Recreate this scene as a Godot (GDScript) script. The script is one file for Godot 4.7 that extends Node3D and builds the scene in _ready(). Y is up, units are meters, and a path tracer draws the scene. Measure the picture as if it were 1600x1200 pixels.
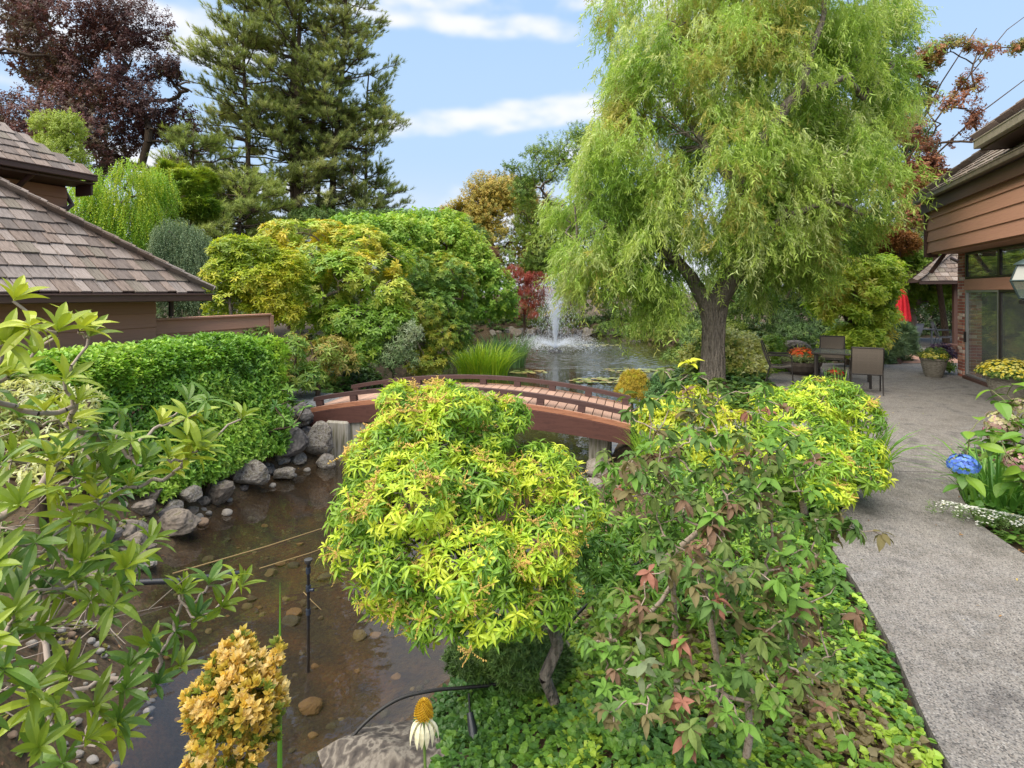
extends Node3D
# A garden pond between two cedar houses. World units are metres, y is up, the patio is at y = 0 and the view runs along -z.
# Plan positions are written (x, d), where d = -z is the distance in front of the viewer.

var rng := RandomNumberGenerator.new()
var noise_a := FastNoiseLite.new()
var noise_b := FastNoiseLite.new()
var taken := {}
var mats := {}
const WATER_Y := -0.8
const ALONG := Vector3(0.371, 0, -0.928)      # the direction in which both houses run
const ACROSS := Vector3(0.928, 0, 0.371)      # square to it, towards the right
var shore := PackedVector2Array([Vector2(-2.1, 1.6), Vector2(-2.25, 2.5), Vector2(-2.6, 3.7), Vector2(-3.35, 4.8), Vector2(-3.8, 6.0), Vector2(-4.0, 7.2), Vector2(-3.55, 8.5), Vector2(-3.0, 9.4),
	Vector2(-3.1, 11.0), Vector2(-3.2, 14.0), Vector2(-3.8, 18.0), Vector2(-4.0, 21.0), Vector2(-3.4, 25.0), Vector2(-3.2, 30.0), Vector2(-2.2, 35.0), Vector2(3.0, 37.5), Vector2(8.0, 36.0), Vector2(11.0, 30.0),
	Vector2(8.2, 22.0), Vector2(5.6, 19.0), Vector2(4.1, 16.0), Vector2(2.9, 13.0), Vector2(2.2, 11.0), Vector2(1.7, 9.4), Vector2(1.35, 8.4), Vector2(0.7, 6.6), Vector2(0.25, 5.2), Vector2(-0.25, 4.3), Vector2(-0.7, 3.6),
	Vector2(-1.0, 3.0), Vector2(-1.1, 2.4), Vector2(-1.3, 1.6)])


# ---------------------------------------------------------------- small helpers
func R(a: float, b: float) -> float:
	return rng.randf_range(a, b)

func P(x: float, y: float, d: float) -> Vector3:
	return Vector3(x, y, -d)

func lin(r: float, g: float, b: float) -> Color:
	return Color(r, g, b)

func unit() -> Vector3:
	var z := R(-1, 1)
	var a := R(0, TAU)
	var q := sqrt(1.0 - z * z)
	return Vector3(q * cos(a), z, q * sin(a))

func facing(up: Vector3, yaw: float) -> Basis:
	var y := up.normalized()
	var x := y.cross(Vector3(0.31, 0.2, 0.93)).normalized()
	return Basis(x, y, x.cross(y)).rotated(y, yaw)

func numbered(called: String) -> String:
	taken[called] = taken.get(called, -1) + 1
	return called if taken[called] == 0 else "%s_%03d" % [called, taken[called]]

func thing(called: String, label: String, category: String, at: Vector3, group := "") -> Node3D:
	var o := Node3D.new()
	o.name = numbered(called)
	add_child(o)
	o.position = at
	o.set_meta("label", label)
	o.set_meta("category", category)
	if group:
		o.set_meta("group", group)
	return o

func tag(o: Node, label: String, category: String, group := "") -> Node:
	o.set_meta("label", label)
	o.set_meta("category", category)
	if group:
		o.set_meta("group", group)
	return o

func put(parent: Node3D, called: String, mesh: Mesh, m: Material, xf := Transform3D()) -> MeshInstance3D:
	var o := MeshInstance3D.new()
	o.name = numbered(called) if parent == self else called
	o.mesh = mesh
	o.material_override = m
	o.transform = xf
	parent.add_child(o, true)
	return o

func structure(called: String, mesh: Mesh, m: Material) -> MeshInstance3D:
	var o := put(self, called, mesh, m)
	o.set_meta("kind", "structure")
	return o

func many(parent: Node3D, called: String, mesh: Mesh, m: Material, xfs: Array, cols: Array) -> MultiMeshInstance3D:
	var mm := MultiMesh.new()
	mm.transform_format = MultiMesh.TRANSFORM_3D
	mm.use_colors = true
	mm.mesh = mesh
	mm.instance_count = xfs.size()
	for i in xfs.size():
		mm.set_instance_transform(i, xfs[i])
		mm.set_instance_color(i, cols[i])
	var o := MultiMeshInstance3D.new()
	o.name = numbered(called) if parent == self else called
	o.multimesh = mm
	o.material_override = m
	o.set_meta("kind", "stuff")
	parent.add_child(o, true)
	return o


# ---------------------------------------------------------------- mesh builder: world coordinates in, coordinates about `off` out
class MB:
	var v := PackedVector3Array()
	var n := PackedVector3Array()
	var c := PackedColorArray()
	var uv := PackedVector2Array()
	var off := Vector3.ZERO
	var col := Color.WHITE
	func _init(origin := Vector3.ZERO) -> void:
		off = origin
	func tri3(a: Vector3, b: Vector3, d: Vector3, na: Vector3, nb: Vector3, nd: Vector3) -> void:
		v.append(a - off); v.append(d - off); v.append(b - off)
		n.append(na); n.append(nd); n.append(nb)
		c.append(col); c.append(col); c.append(col)
	func tri(a: Vector3, b: Vector3, d: Vector3) -> void:
		var k := (b - a).cross(d - a).normalized()
		tri3(a, b, d, k, k, k)
	func quad(a: Vector3, b: Vector3, d: Vector3, e: Vector3) -> void:
		tri(a, b, d)
		tri(a, d, e)
	func out(a: Vector3, b: Vector3, d: Vector3, mid: Vector3) -> void:
		if (b - a).cross(d - a).dot((a + b + d) / 3.0 - mid) < 0:
			tri(a, d, b)
		else:
			tri(a, b, d)
	func box(xf: Transform3D, size: Vector3, bevel := 0.0) -> void:
		var h := size / 2.0
		var mid := xf.origin
		if bevel <= 0.0:
			for ax in 3:
				for s in [-1.0, 1.0]:
					var p := []
					for q in [[-1, -1], [1, -1], [1, 1], [-1, 1]]:
						var w := Vector3.ZERO
						w[ax] = s * h[ax]
						w[(ax + 1) % 3] = q[0] * h[(ax + 1) % 3]
						w[(ax + 2) % 3] = q[1] * h[(ax + 2) % 3]
						p.append(xf * w)
					out(p[0], p[1], p[2], mid)
					out(p[0], p[2], p[3], mid)
			return
		var pt := {}
		for i in 8:
			var s := Vector3(1 if i & 1 else -1, 1 if i & 2 else -1, 1 if i & 4 else -1)
			for ax in 3:
				var w := Vector3.ZERO
				for k in 3:
					w[k] = s[k] * (h[k] if k == ax else h[k] - bevel)
				pt[i * 3 + ax] = xf * w
		for ax in 3:
			var b1: int = 1 << ((ax + 1) % 3)
			var b2: int = 1 << ((ax + 2) % 3)
			for s in [0, 1 << ax]:
				var q := [pt[s * 3 + ax], pt[(s | b1) * 3 + ax], pt[(s | b1 | b2) * 3 + ax], pt[(s | b2) * 3 + ax]]
				out(q[0], q[1], q[2], mid)
				out(q[0], q[2], q[3], mid)
			for s in [0, b1, b2, b1 | b2]:      # the edges that run along ax
				var e: int = s | (1 << ax)
				var u: int = (ax + 1) % 3
				var w2: int = (ax + 2) % 3
				out(pt[s * 3 + u], pt[e * 3 + u], pt[e * 3 + w2], mid)
				out(pt[s * 3 + u], pt[e * 3 + w2], pt[s * 3 + w2], mid)
		for i in 8:
			out(pt[i * 3], pt[i * 3 + 1], pt[i * 3 + 2], mid)
	func tube(pts: Array, rads: Array, sides := 6, caps := true) -> void:
		var m := pts.size()
		var side := Vector3.ZERO
		var rings := []
		var norms := []
		for i in m:
			var t: Vector3 = (pts[mini(i + 1, m - 1)] - pts[maxi(i - 1, 0)]).normalized()
			if side == Vector3.ZERO:
				side = t.cross(Vector3(0.27, 0.13, 0.95) if absf(t.z) < 0.9 else Vector3.RIGHT).normalized()
			else:
				side = (side - t * side.dot(t)).normalized()
			var up := t.cross(side)
			var ring := []
			var nn := []
			for k in sides:
				var a := TAU * k / sides
				var dir := side * cos(a) + up * sin(a)
				ring.append(pts[i] + dir * rads[i])
				nn.append(dir)
			rings.append(ring)
			norms.append(nn)
		for i in m - 1:
			for k in sides:
				var j := (k + 1) % sides
				tri3(rings[i][k], rings[i][j], rings[i + 1][j], norms[i][k], norms[i][j], norms[i + 1][j])
				tri3(rings[i][k], rings[i + 1][j], rings[i + 1][k], norms[i][k], norms[i + 1][j], norms[i + 1][k])
		if caps:
			for k in range(1, sides - 1):
				tri(rings[0][0], rings[0][k + 1], rings[0][k])
				tri(rings[m - 1][0], rings[m - 1][k], rings[m - 1][k + 1])
	func lathe(at: Vector3, prof: Array, sides := 24) -> void:
		for i in prof.size() - 1:
			var p0: Vector2 = prof[i]
			var p1: Vector2 = prof[i + 1]
			var t := (p1 - p0).normalized()
			for k in sides:
				var a := TAU * k / sides
				var b := TAU * (k + 1) / sides
				var da := Vector3(cos(a), 0, sin(a))
				var db := Vector3(cos(b), 0, sin(b))
				var q0 := at + da * p0.x + Vector3.UP * p0.y
				var q1 := at + db * p0.x + Vector3.UP * p0.y
				var q2 := at + db * p1.x + Vector3.UP * p1.y
				var q3 := at + da * p1.x + Vector3.UP * p1.y
				var na := (da * t.y - Vector3.UP * t.x).normalized()
				var nb := (db * t.y - Vector3.UP * t.x).normalized()
				if p0.x > 1e-4:
					tri3(q0, q2, q1, na, nb, nb)
				if p1.x > 1e-4:
					tri3(q0, q3, q2, na, na, nb)
	func prism(poly: PackedVector2Array, y0: float, y1: float) -> void:      # plan (x, d)
		var mid := Vector2.ZERO
		for p in poly:
			mid += p / poly.size()
		var ix := Geometry2D.triangulate_polygon(poly)
		for i in range(0, ix.size(), 3):
			var q := []
			for k in 3:
				q.append(Vector3(poly[ix[i + k]].x, y1, -poly[ix[i + k]].y))
			out(q[0], q[1], q[2], (q[0] + q[1] + q[2]) / 3.0 - Vector3.UP)
		var turn := Geometry2D.is_polygon_clockwise(poly)
		for i in poly.size():
			var a := poly[i]
			var b := poly[(i + 1) % poly.size()]
			var p0 := Vector3(a.x, y0, -a.y)
			var p1 := Vector3(b.x, y0, -b.y)
			var up := Vector3.UP * (y1 - y0)
			if turn:
				quad(p0, p0 + up, p1 + up, p1)
			else:
				quad(p0, p1, p1 + up, p0 + up)
	# a leaf that lies along +z of xf with its face to +y
	func leaf(xf: Transform3D, L: float, W: float, fold: float, droop: float, seg: int, tint: Color, wide := 0.45, wave := 0.0, bow := 0.0) -> void:
		var rows := []
		for i in seg + 1:
			var s := float(i) / seg
			var w := 0.0
			if s < wide:
				w = sin(PI * 0.5 * s / wide)
			else:
				w = cos(PI * 0.5 * (s - wide) / (1.0 - wide))
			w = W * 0.5 * maxf(pow(maxf(w, 0.0), 0.85), 0.03 if i < seg else 0.0)
			var y := -droop * L * s * s
			var z := L * s * (1.0 - 0.25 * droop * droop * s)
			var wob := wave * W * sin(s * 11.0)
			var bx := bow * L * sin(PI * s * 1.3)
			rows.append([xf * Vector3(bx - w, y + fold * w + wob, z), xf * Vector3(bx, y, z), xf * Vector3(bx + w, y + fold * w - wob, z)])
		var rib := Color(tint.r * 1.18, tint.g * 1.15, tint.b * 1.1)
		for i in seg:
			var a: Array = rows[i]
			var b: Array = rows[i + 1]
			for k in 2:
				var q := [a[k], b[k], b[k + 1], a[k + 1]]
				var cc := [tint if k == 0 else rib, tint if k == 0 else rib, rib if k == 0 else tint, rib if k == 0 else tint]
				for f in ([[0, 1, 2], [0, 2, 3]] if i < seg - 1 else [[0, 1, 3]] if k == 0 else [[0, 1, 3]]):
					var nn: Vector3 = (q[f[1]] - q[f[0]]).cross(q[f[2]] - q[f[0]])
					if nn.length_squared() < 1e-16:
						continue
					nn = nn.normalized()
					for j in [0, 2, 1]:
						v.append(q[f[j]] - off)
						n.append(nn)
						c.append(cc[f[j]])
	func done() -> ArrayMesh:
		var arr := []
		arr.resize(Mesh.ARRAY_MAX)
		arr[Mesh.ARRAY_VERTEX] = v
		arr[Mesh.ARRAY_NORMAL] = n
		arr[Mesh.ARRAY_COLOR] = c
		var m := ArrayMesh.new()
		m.add_surface_from_arrays(Mesh.PRIMITIVE_TRIANGLES, arr)
		return m


func at_xf(b: Basis, o: Vector3) -> Transform3D:
	return Transform3D(b, o)

func rock_mesh(seed_: int, sharp: float) -> ArrayMesh:      # a stone of about unit radius: planes cut from a ball, then roughened
	var r := RandomNumberGenerator.new()
	r.seed = seed_
	var planes := []
	for i in 13:
		var u := Vector3(r.randfn(), r.randfn(), r.randfn()).normalized()
		planes.append([u, r.randf_range(0.48, 0.86)])
	var base := SphereMesh.new()
	base.radius = 1.0
	base.height = 2.0
	base.radial_segments = 20
	base.rings = 12
	var arr := base.get_mesh_arrays()
	var vs: PackedVector3Array = arr[Mesh.ARRAY_VERTEX]
	for i in vs.size():
		var u := vs[i].normalized()
		var k := 1.0
		for p in planes:
			var dt: float = u.dot(p[0])
			if dt > 0.05:
				k = minf(k, p[1] / dt)
		k = lerpf(0.9, k, sharp)
		k *= 1.0 + (0.06 if sharp > 0.5 else 0.12) * noise_a.get_noise_3dv(u * 60.0 + Vector3(seed_ * 13, 0, 0)) + 0.05 * noise_a.get_noise_3dv(u * 190.0 + Vector3(0, seed_ * 7, 0))
		vs[i] = u * k
	var st := SurfaceTool.new()
	st.begin(Mesh.PRIMITIVE_TRIANGLES)
	st.set_smooth_group(0 if sharp < 0.5 else -1)
	var ix: PackedInt32Array = arr[Mesh.ARRAY_INDEX]
	for i in range(0, ix.size(), 3):
		if vs[ix[i]].distance_to(vs[ix[i + 1]]) < 1e-5 or vs[ix[i + 1]].distance_to(vs[ix[i + 2]]) < 1e-5 or vs[ix[i]].distance_to(vs[ix[i + 2]]) < 1e-5:
			continue
		for k in 3:
			st.add_vertex(vs[ix[i + k]])
	st.generate_normals()
	return st.commit()


# ---------------------------------------------------------------- materials (base colours are linear values)
func speckle(size: int, tones: Array, freq: float, seed_: int, kind := FastNoiseLite.TYPE_SIMPLEX_SMOOTH, octaves := 4, sx := 1.0, sy := 1.0) -> ImageTexture:
	var im := Image.create(size, size, false, Image.FORMAT_RGB8)
	var f := FastNoiseLite.new()
	f.seed = seed_
	f.noise_type = kind
	f.frequency = freq
	f.fractal_octaves = octaves
	if kind == FastNoiseLite.TYPE_CELLULAR:
		f.cellular_return_type = FastNoiseLite.RETURN_CELL_VALUE
		f.fractal_type = FastNoiseLite.FRACTAL_NONE
	var tr := TAU / size
	var ra := size / TAU
	for y in size:
		for x in size:
			# a torus in 4-D is not at hand: blend two copies across the seam instead
			var fx := float(x) / size
			var a := f.get_noise_2d(x * sx, y * sy)
			if kind != FastNoiseLite.TYPE_CELLULAR and fx > 0.8:
				a = lerpf(a, f.get_noise_2d((x - size) * sx, y * sy), (fx - 0.8) / 0.2)
			var fy := float(y) / size
			if kind != FastNoiseLite.TYPE_CELLULAR and fy > 0.8:
				var b := f.get_noise_2d(x * sx, (y - size) * sy)
				a = lerpf(a, b, (fy - 0.8) / 0.2)
			var t := clampf(a * (0.5 if kind == FastNoiseLite.TYPE_CELLULAR else 0.9) + 0.5, 0.0, 0.999) * (tones.size() - 1)
			var i := int(t)
			im.set_pixel(x, y, tones[i].lerp(tones[i + 1], t - i).linear_to_srgb())
	return ImageTexture.create_from_image(im)

func relief(freq: float, seed_: int, octaves := 5, size := 512, kind := FastNoiseLite.TYPE_SIMPLEX_SMOOTH) -> NoiseTexture2D:
	var f := FastNoiseLite.new()
	f.seed = seed_
	f.frequency = freq
	f.noise_type = kind
	f.fractal_octaves = octaves
	var t := NoiseTexture2D.new()
	t.width = size
	t.height = size
	t.seamless = true
	t.noise = f
	return t

func plain(r: float, g: float, b: float, rough := 0.8, metal := 0.0) -> StandardMaterial3D:
	var key := "%s %s %s %s %s" % [r, g, b, rough, metal]
	if not mats.has(key):
		var m := StandardMaterial3D.new()
		m.albedo_color = Color(r, g, b).linear_to_srgb()
		m.roughness = rough
		m.metallic = metal
		mats[key] = m
	return mats[key]

func textured(tex: Texture2D, scale: Vector3, rough: float, bump: Texture2D = null, depth := 0.0, world := true, tint := Color.WHITE, offset := Vector3.ZERO) -> StandardMaterial3D:
	var m := StandardMaterial3D.new()
	m.albedo_color = tint.linear_to_srgb()
	m.albedo_texture = tex
	m.uv1_triplanar = true
	m.uv1_world_triplanar = world
	m.uv1_scale = scale
	m.uv1_offset = offset
	m.uv1_triplanar_sharpness = 4.0
	m.roughness = rough
	if bump:
		m.heightmap_enabled = true
		m.heightmap_texture = bump
		m.heightmap_scale = depth
	return m

func leafy(rough := 0.5, through := 0.75, tint := Color.WHITE) -> StandardMaterial3D:
	var key := "leaf %s %s %s" % [rough, through, tint]
	if not mats.has(key):
		var m := StandardMaterial3D.new()
		m.albedo_color = tint.linear_to_srgb()
		m.vertex_color_use_as_albedo = true
		m.roughness = rough
		m.backlight_enabled = true
		m.backlight = Color(through, through, through * 0.7).linear_to_srgb()
		mats[key] = m
	return mats[key]


# ---------------------------------------------------------------- the lie of the land
func shore_distance(x: float, d: float) -> float:      # negative over water
	var p := Vector2(x, d)
	var best := 1e9
	for i in shore.size():
		best = minf(best, p.distance_squared_to(Geometry2D.get_closest_point_to_segment(p, shore[i], shore[(i + 1) % shore.size()])))
	return sqrt(best) * (-1.0 if Geometry2D.is_point_in_polygon(p, shore) else 1.0)

func ground(x: float, d: float) -> float:
	if x < -40 or x > 40 or d < -20 or d > 70:
		return -0.05
	var s := shore_distance(x, d)
	var bumps := 0.05 * noise_a.get_noise_2d(x * 28.0, d * 28.0) + 0.09 * noise_a.get_noise_2d(x * 6.0, d * 6.0)
	if s < 0:
		var deep := lerpf(0.34, 1.3, smoothstep(9.0, 14.0, d))
		return WATER_Y + 0.0 - deep * smoothstep(-0.05, 0.35 + deep, -s) + bumps * 0.6
	var wide := 0.85 if x < -1.2 else lerpf(2.0, 1.3, smoothstep(4.0, 8.0, d))
	var k := smoothstep(-0.25, 1.0, s / wide)
	return lerpf(WATER_Y - 0.07, -0.07, k) + bumps * (1.0 - 0.7 * k) * 0.8


# ---------------------------------------------------------------- plants
func whorl_leaves(count: int, lift: float, spread: float, seed_: int) -> Array:      # leaf transforms round a shoot that points along +y
	var r := RandomNumberGenerator.new()
	r.seed = seed_
	var out := []
	for i in count:
		var yaw := TAU * i * 0.382 + r.randf_range(-0.25, 0.25)
		var up := lift + r.randf_range(-spread, spread) + 0.45 * i / count
		var b := Basis(Vector3.UP, yaw) * Basis(Vector3.RIGHT, -up) * Basis(Vector3.BACK, r.randf_range(-0.35, 0.35))
		var k := r.randf_range(0.72, 1.08) * (1.0 - 0.25 * i / count)
		out.append(Transform3D(b.scaled(Vector3(k, k, k)), Vector3(0, 0.012 * i / count, 0)))
	return out

func whorl_mesh(leaves: Array, L: float, W: float, fold: float, droop: float, seg: int, wide := 0.45, seed_ := 1, vary := 0.14, wave := 0.0) -> ArrayMesh:
	var r := RandomNumberGenerator.new()
	r.seed = seed_
	var mb := MB.new()
	for x in leaves:
		var k := 1.0 + r.randf_range(-vary, vary)
		mb.leaf(x, L, W, fold, droop * r.randf_range(0.6, 1.4), seg, Color(k, k, k), wide, wave)
	return mb.done()

func spray_mesh(count: int, length: float, L: float, W: float, seed_: int, droop := 0.3, flat := 0.5, seg := 2, vary := 0.16) -> ArrayMesh:      # a leafy shoot along +y
	var r := RandomNumberGenerator.new()
	r.seed = seed_
	var mb := MB.new()
	for i in count:
		var s := (i + 0.5) / count
		var yaw := TAU * i * 0.382 + r.randf_range(-0.4, 0.4)
		var b := Basis(Vector3.UP, yaw) * Basis(Vector3.RIGHT, -r.randf_range(-0.2, 0.9) - flat * (s - 0.5)) * Basis(Vector3.BACK, r.randf_range(-0.6, 0.6))
		var k := r.randf_range(0.7, 1.15)
		var o := Vector3(r.randf_range(-0.1, 0.1), s, r.randf_range(-0.1, 0.1)) * length
		var t := 1.0 + r.randf_range(-vary, vary)
		mb.leaf(Transform3D(b.scaled(Vector3(k, k, k)), o), L, W, 0.25, droop * r.randf_range(0.4, 1.5), seg, Color(t, t, t))
	return mb.done()

func strand_mesh(count: int, length: float, L: float, W: float, seed_: int, sway := 0.12) -> ArrayMesh:      # a hanging shoot from the origin down, leaves pointing down and out
	var r := RandomNumberGenerator.new()
	r.seed = seed_
	var mb := MB.new()
	var bend := Vector3(r.randf_range(-1, 1), 0, r.randf_range(-1, 1)) * sway
	for i in count:
		var s := (i + 0.4) / count
		var yaw := TAU * i * 0.382 + r.randf_range(-0.6, 0.6)
		var b := Basis(Vector3.UP, yaw) * Basis(Vector3.RIGHT, r.randf_range(0.55, 1.35)) * Basis(Vector3.BACK, r.randf_range(-0.9, 0.9))
		var k := r.randf_range(0.65, 1.2)
		var o := Vector3(0, -s * length, 0) + bend * s * s * length + Vector3(sin(s * 9.0 + yaw), 0, cos(s * 8.0)) * 0.015
		var t := 1.0 + r.randf_range(-0.18, 0.18)
		mb.leaf(Transform3D(b.scaled(Vector3(k, k, k)), o), L, W, 0.2, r.randf_range(-0.35, 0.5), 4, Color(t, t, t * 0.9), 0.35, 0.0, r.randf_range(-0.16, 0.16))
	return mb.done()

func tuft_mesh(count: int, L: float, W: float, seed_: int, lift0 := 0.0, lift1 := 1.4) -> ArrayMesh:      # needles round a shoot tip along +y
	var r := RandomNumberGenerator.new()
	r.seed = seed_
	var mb := MB.new()
	for i in count:
		var yaw := r.randf_range(0, TAU)
		var b := Basis(Vector3.UP, yaw) * Basis(Vector3.RIGHT, -r.randf_range(lift0, lift1))
		var k := r.randf_range(0.7, 1.1)
		var s := r.randf()
		var t := 1.0 + r.randf_range(-0.2, 0.2)
		var x := Transform3D(b, Vector3(0, s * L * 0.9, 0))
		mb.col = Color(t, t, t)
		mb.tri(x * Vector3(-W * 0.5, 0, 0), x * Vector3(0, 0, L * k), x * Vector3(W * 0.5, 0, 0))
	return mb.done()

func blades(mb: MB, at: Vector3, count: int, spread: float, tall: float, wide: float, lean: float, tones: Array) -> void:      # arching strap leaves
	for i in count:
		var a := R(0, TAU)
		var q := sqrt(rng.randf()) * spread
		var foot := at + Vector3(cos(a) * q, 0, sin(a) * q)
		var dir := (Vector3(cos(a), 0, sin(a)) + unit() * 0.7)
		dir.y = 0
		dir = dir.normalized()
		one_blade(mb, foot, dir, tall * R(0.6, 1.1), wide * R(0.7, 1.2), lean * R(0.3, 1.4) * (0.35 + q / maxf(spread, 0.01)), tones[rng.randi() % tones.size()])

func one_blade(mb: MB, foot: Vector3, dir: Vector3, tall: float, wide: float, lean: float, tint: Color) -> void:
	var side := dir.cross(Vector3.UP).normalized().rotated(Vector3.UP, R(-0.6, 0.6))
	var seg := 5
	var last := []
	mb.col = fresh(tint) * R(0.85, 1.12)
	for i in seg + 1:
		var s := float(i) / seg
		var c := foot + Vector3.UP * tall * (s - 0.28 * lean * s * s * s) + dir * tall * lean * 0.75 * s * s
		var w := wide * 0.5 * (1.0 - pow(s, 2.4)) + 0.0005
		var row := [c - side * w, c + dir * w * 0.35 - Vector3.UP * 0.0, c + side * w]
		if last:
			mb.quad(last[0], last[1], row[1], row[0])
			mb.quad(last[1], last[2], row[2], row[1])
		last = row

# branches: every tip joins the nearest joint that is already there and nearer the root; limbs thicken towards the root
func branches(mb: MB, root: Vector3, tips: Array, r_tip: float, r_root: float, sides := 5, wob := 0.12, sag := 0.0, sub := 3) -> void:
	var order := tips.duplicate()
	order.sort_custom(func(a, b): return a.distance_squared_to(root) < b.distance_squared_to(root))
	var pos := [root]
	var par := [-1]
	var load_ := [1.0]
	for t in order:
		var best := 0
		var cost := 1e9
		for i in pos.size():
			var here: Vector3 = pos[i]
			var cc := here.distance_to(t) + 0.25 * here.distance_to(root) * 0.35
			if cc < cost:
				cost = cc
				best = i
		var from: Vector3 = pos[best]
		var len_ := from.distance_to(t)
		var prev := best
		for k in sub:
			var s := float(k + 1) / sub
			var q: Vector3 = from.lerp(t, s)
			if k < sub - 1:
				q += unit() * len_ * wob * 0.5
				q.y += sag * len_ * sin(s * PI)
			pos.append(q)
			par.append(prev)
			load_.append(0.0)
			prev = pos.size() - 1
		load_[prev] = 1.0
	for i in range(pos.size() - 1, 0, -1):
		load_[par[i]] += load_[i]
	var top: float = maxf(load_[0], 1.0)
	for i in range(1, pos.size()):
		var ra := lerpf(r_tip, r_root, pow(load_[i] / top, 0.6))
		var rb := lerpf(r_tip, r_root, pow(minf(load_[par[i]], load_[i] * 2.2) / top, 0.6))
		mb.tube([pos[par[i]], pos[i]], [rb, ra], sides, false)

# points on a crown made of ellipsoids [x, y, d, rx, ry, rz]: [place, outward direction]
func crown_points(blobs: Array, count: int, shell: float, gap: float, freq: float, low := -0.55, rough := 0.22) -> Array:
	var sum := []
	var total := 0.0
	for b in blobs:
		total += pow(b[3] * b[4] + b[3] * b[5] + b[4] * b[5], 1.0)
		sum.append(total)
	var out := []
	var tries := 0
	while out.size() < count and tries < count * 8:
		tries += 1
		var pick := rng.randf() * total
		var bi := 0
		while sum[bi] < pick:
			bi += 1
		var b: Array = blobs[bi]
		var u := unit()
		if u.y < low and rng.randf() < 0.85:
			continue
		var c := P(b[0], b[1], b[2])
		var k := 1.0 - shell * pow(rng.randf(), 1.6)
		var e := Vector3(u.x * b[3], u.y * b[4], u.z * b[5])
		k *= 1.0 + rough * noise_a.get_noise_3dv((c + e) * freq * 10.0)
		var p := c + e * k
		if noise_b.get_noise_3dv(p * freq * 16.0) < gap:
			continue
		var hidden := false
		for j in blobs.size():
			if j != bi:
				var o: Array = blobs[j]
				if Vector3((p.x - o[0]) / o[3], (p.y - o[1]) / o[4], (-p.z - o[2]) / o[5]).length_squared() < 0.42:
					hidden = true
					break
		if hidden:
			continue
		out.append([p, Vector3(u.x / b[3], u.y / b[4], u.z / b[5]).normalized()])
	return out

func pick_tone(tones: Array, p: Vector3, freq: float, vary := 0.16) -> Color:      # patches of one tone with single shoots of another
	var t := noise_b.get_noise_3dv(p * freq * 8.0) * 0.7 + 0.5 + R(-0.28, 0.28)
	var c: Color = tones[clampi(int(t * tones.size()), 0, tones.size() - 1)]
	c = fresh(c)
	var k := 1.0 + R(-vary, vary)
	return Color(c.r * k * R(0.94, 1.06), c.g * k, c.b * k)

func fresh(c: Color) -> Color:      # leaf base colours as set for this garden
	return Color(c.r * 1.6 / (1.0 + 0.8 * c.r), c.g * 1.75 / (1.0 + 0.8 * c.g), c.b * 1.5)

# the leaves of a crown. mode: 0 shoots point outward and up, 1 they hang, 2 flat layers
func foliage(t: Node3D, blobs: Array, meshes: Array, m: Material, count: int, opt := {}) -> void:
	var shell: float = opt.get("shell", 0.35)
	var gap: float = opt.get("gap", -0.35)
	var freq: float = opt.get("freq", 1.0)
	var mode: int = opt.get("mode", 0)
	var up: float = opt.get("up", 0.6)
	var size: Vector2 = opt.get("size", Vector2(0.75, 1.25))
	var tones: Array = opt.get("tones", [Color(0.1, 0.2, 0.03)])
	var pts := crown_points(blobs, count, shell, gap, freq, opt.get("low", -0.55), opt.get("rough", 0.22))
	var xs := []
	var cs := []
	for k in meshes.size():
		xs.append([])
		cs.append([])
	for q in pts:
		var k: int = rng.randi() % meshes.size()
		var b: Basis
		if mode == 1:
			b = facing(Vector3.UP + Vector3(q[1].x, 0, q[1].z) * R(-0.3, 0.05) + unit() * opt.get("sway", 0.18), R(0, TAU))
		elif mode == 2:
			b = facing(Vector3.UP + unit() * 0.25 + q[1] * 0.2, R(0, TAU))
		else:
			b = facing(q[1] + Vector3.UP * up + unit() * 0.5, R(0, TAU))
		var s := R(size.x, size.y)
		xs[k].append(Transform3D(b.scaled(Vector3(s, s, s)), q[0] - t.position))
		cs[k].append(pick_tone(tones, q[0], freq, opt.get("vary", 0.16)))
	for k in meshes.size():
		if xs[k].size():
			many(t, opt.get("called", "foliage"), meshes[k], m, xs[k], cs[k])

func limbs_for(blobs: Array, extra: int) -> Array:
	var tips := []
	for b in blobs:
		var c := P(b[0], b[1], b[2])
		tips.append(c - Vector3.UP * b[4] * 0.3)
		for i in extra:
			var u := unit()
			u.y = absf(u.y) * 0.8
			tips.append(c + Vector3(u.x * b[3], u.y * b[4], u.z * b[5]) * R(0.55, 0.9))
	return tips

# a shrub or tree: trunk, branches and crown
func tree(called: String, label: String, category: String, base: Vector3, fork: Vector3, r0: float, r1: float, blobs: Array, meshes: Array, leaf_m: Material, count: int, bark: Material, opt := {}) -> Node3D:
	var t := thing(called, label, category, base, opt.get("group", ""))
	var mb := MB.new(base)
	var mid := base.lerp(fork, 0.5) + unit() * r0 * 0.6
	mb.tube([base - Vector3.UP * 0.25, base.lerp(mid, 0.25), mid, fork], [r0 * 1.35, r0, lerpf(r0, r1, 0.5), r1], 10)
	put(t, "trunk", mb.done(), bark)
	var lb := MB.new(base)
	branches(lb, fork, limbs_for(blobs, opt.get("twigs", 4)), opt.get("r_tip", 0.012), r1 * 0.85, 5, 0.16, 0.04)
	put(t, "branches", lb.done(), bark)
	foliage(t, blobs, meshes, leaf_m, count, opt)
	return t

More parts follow.
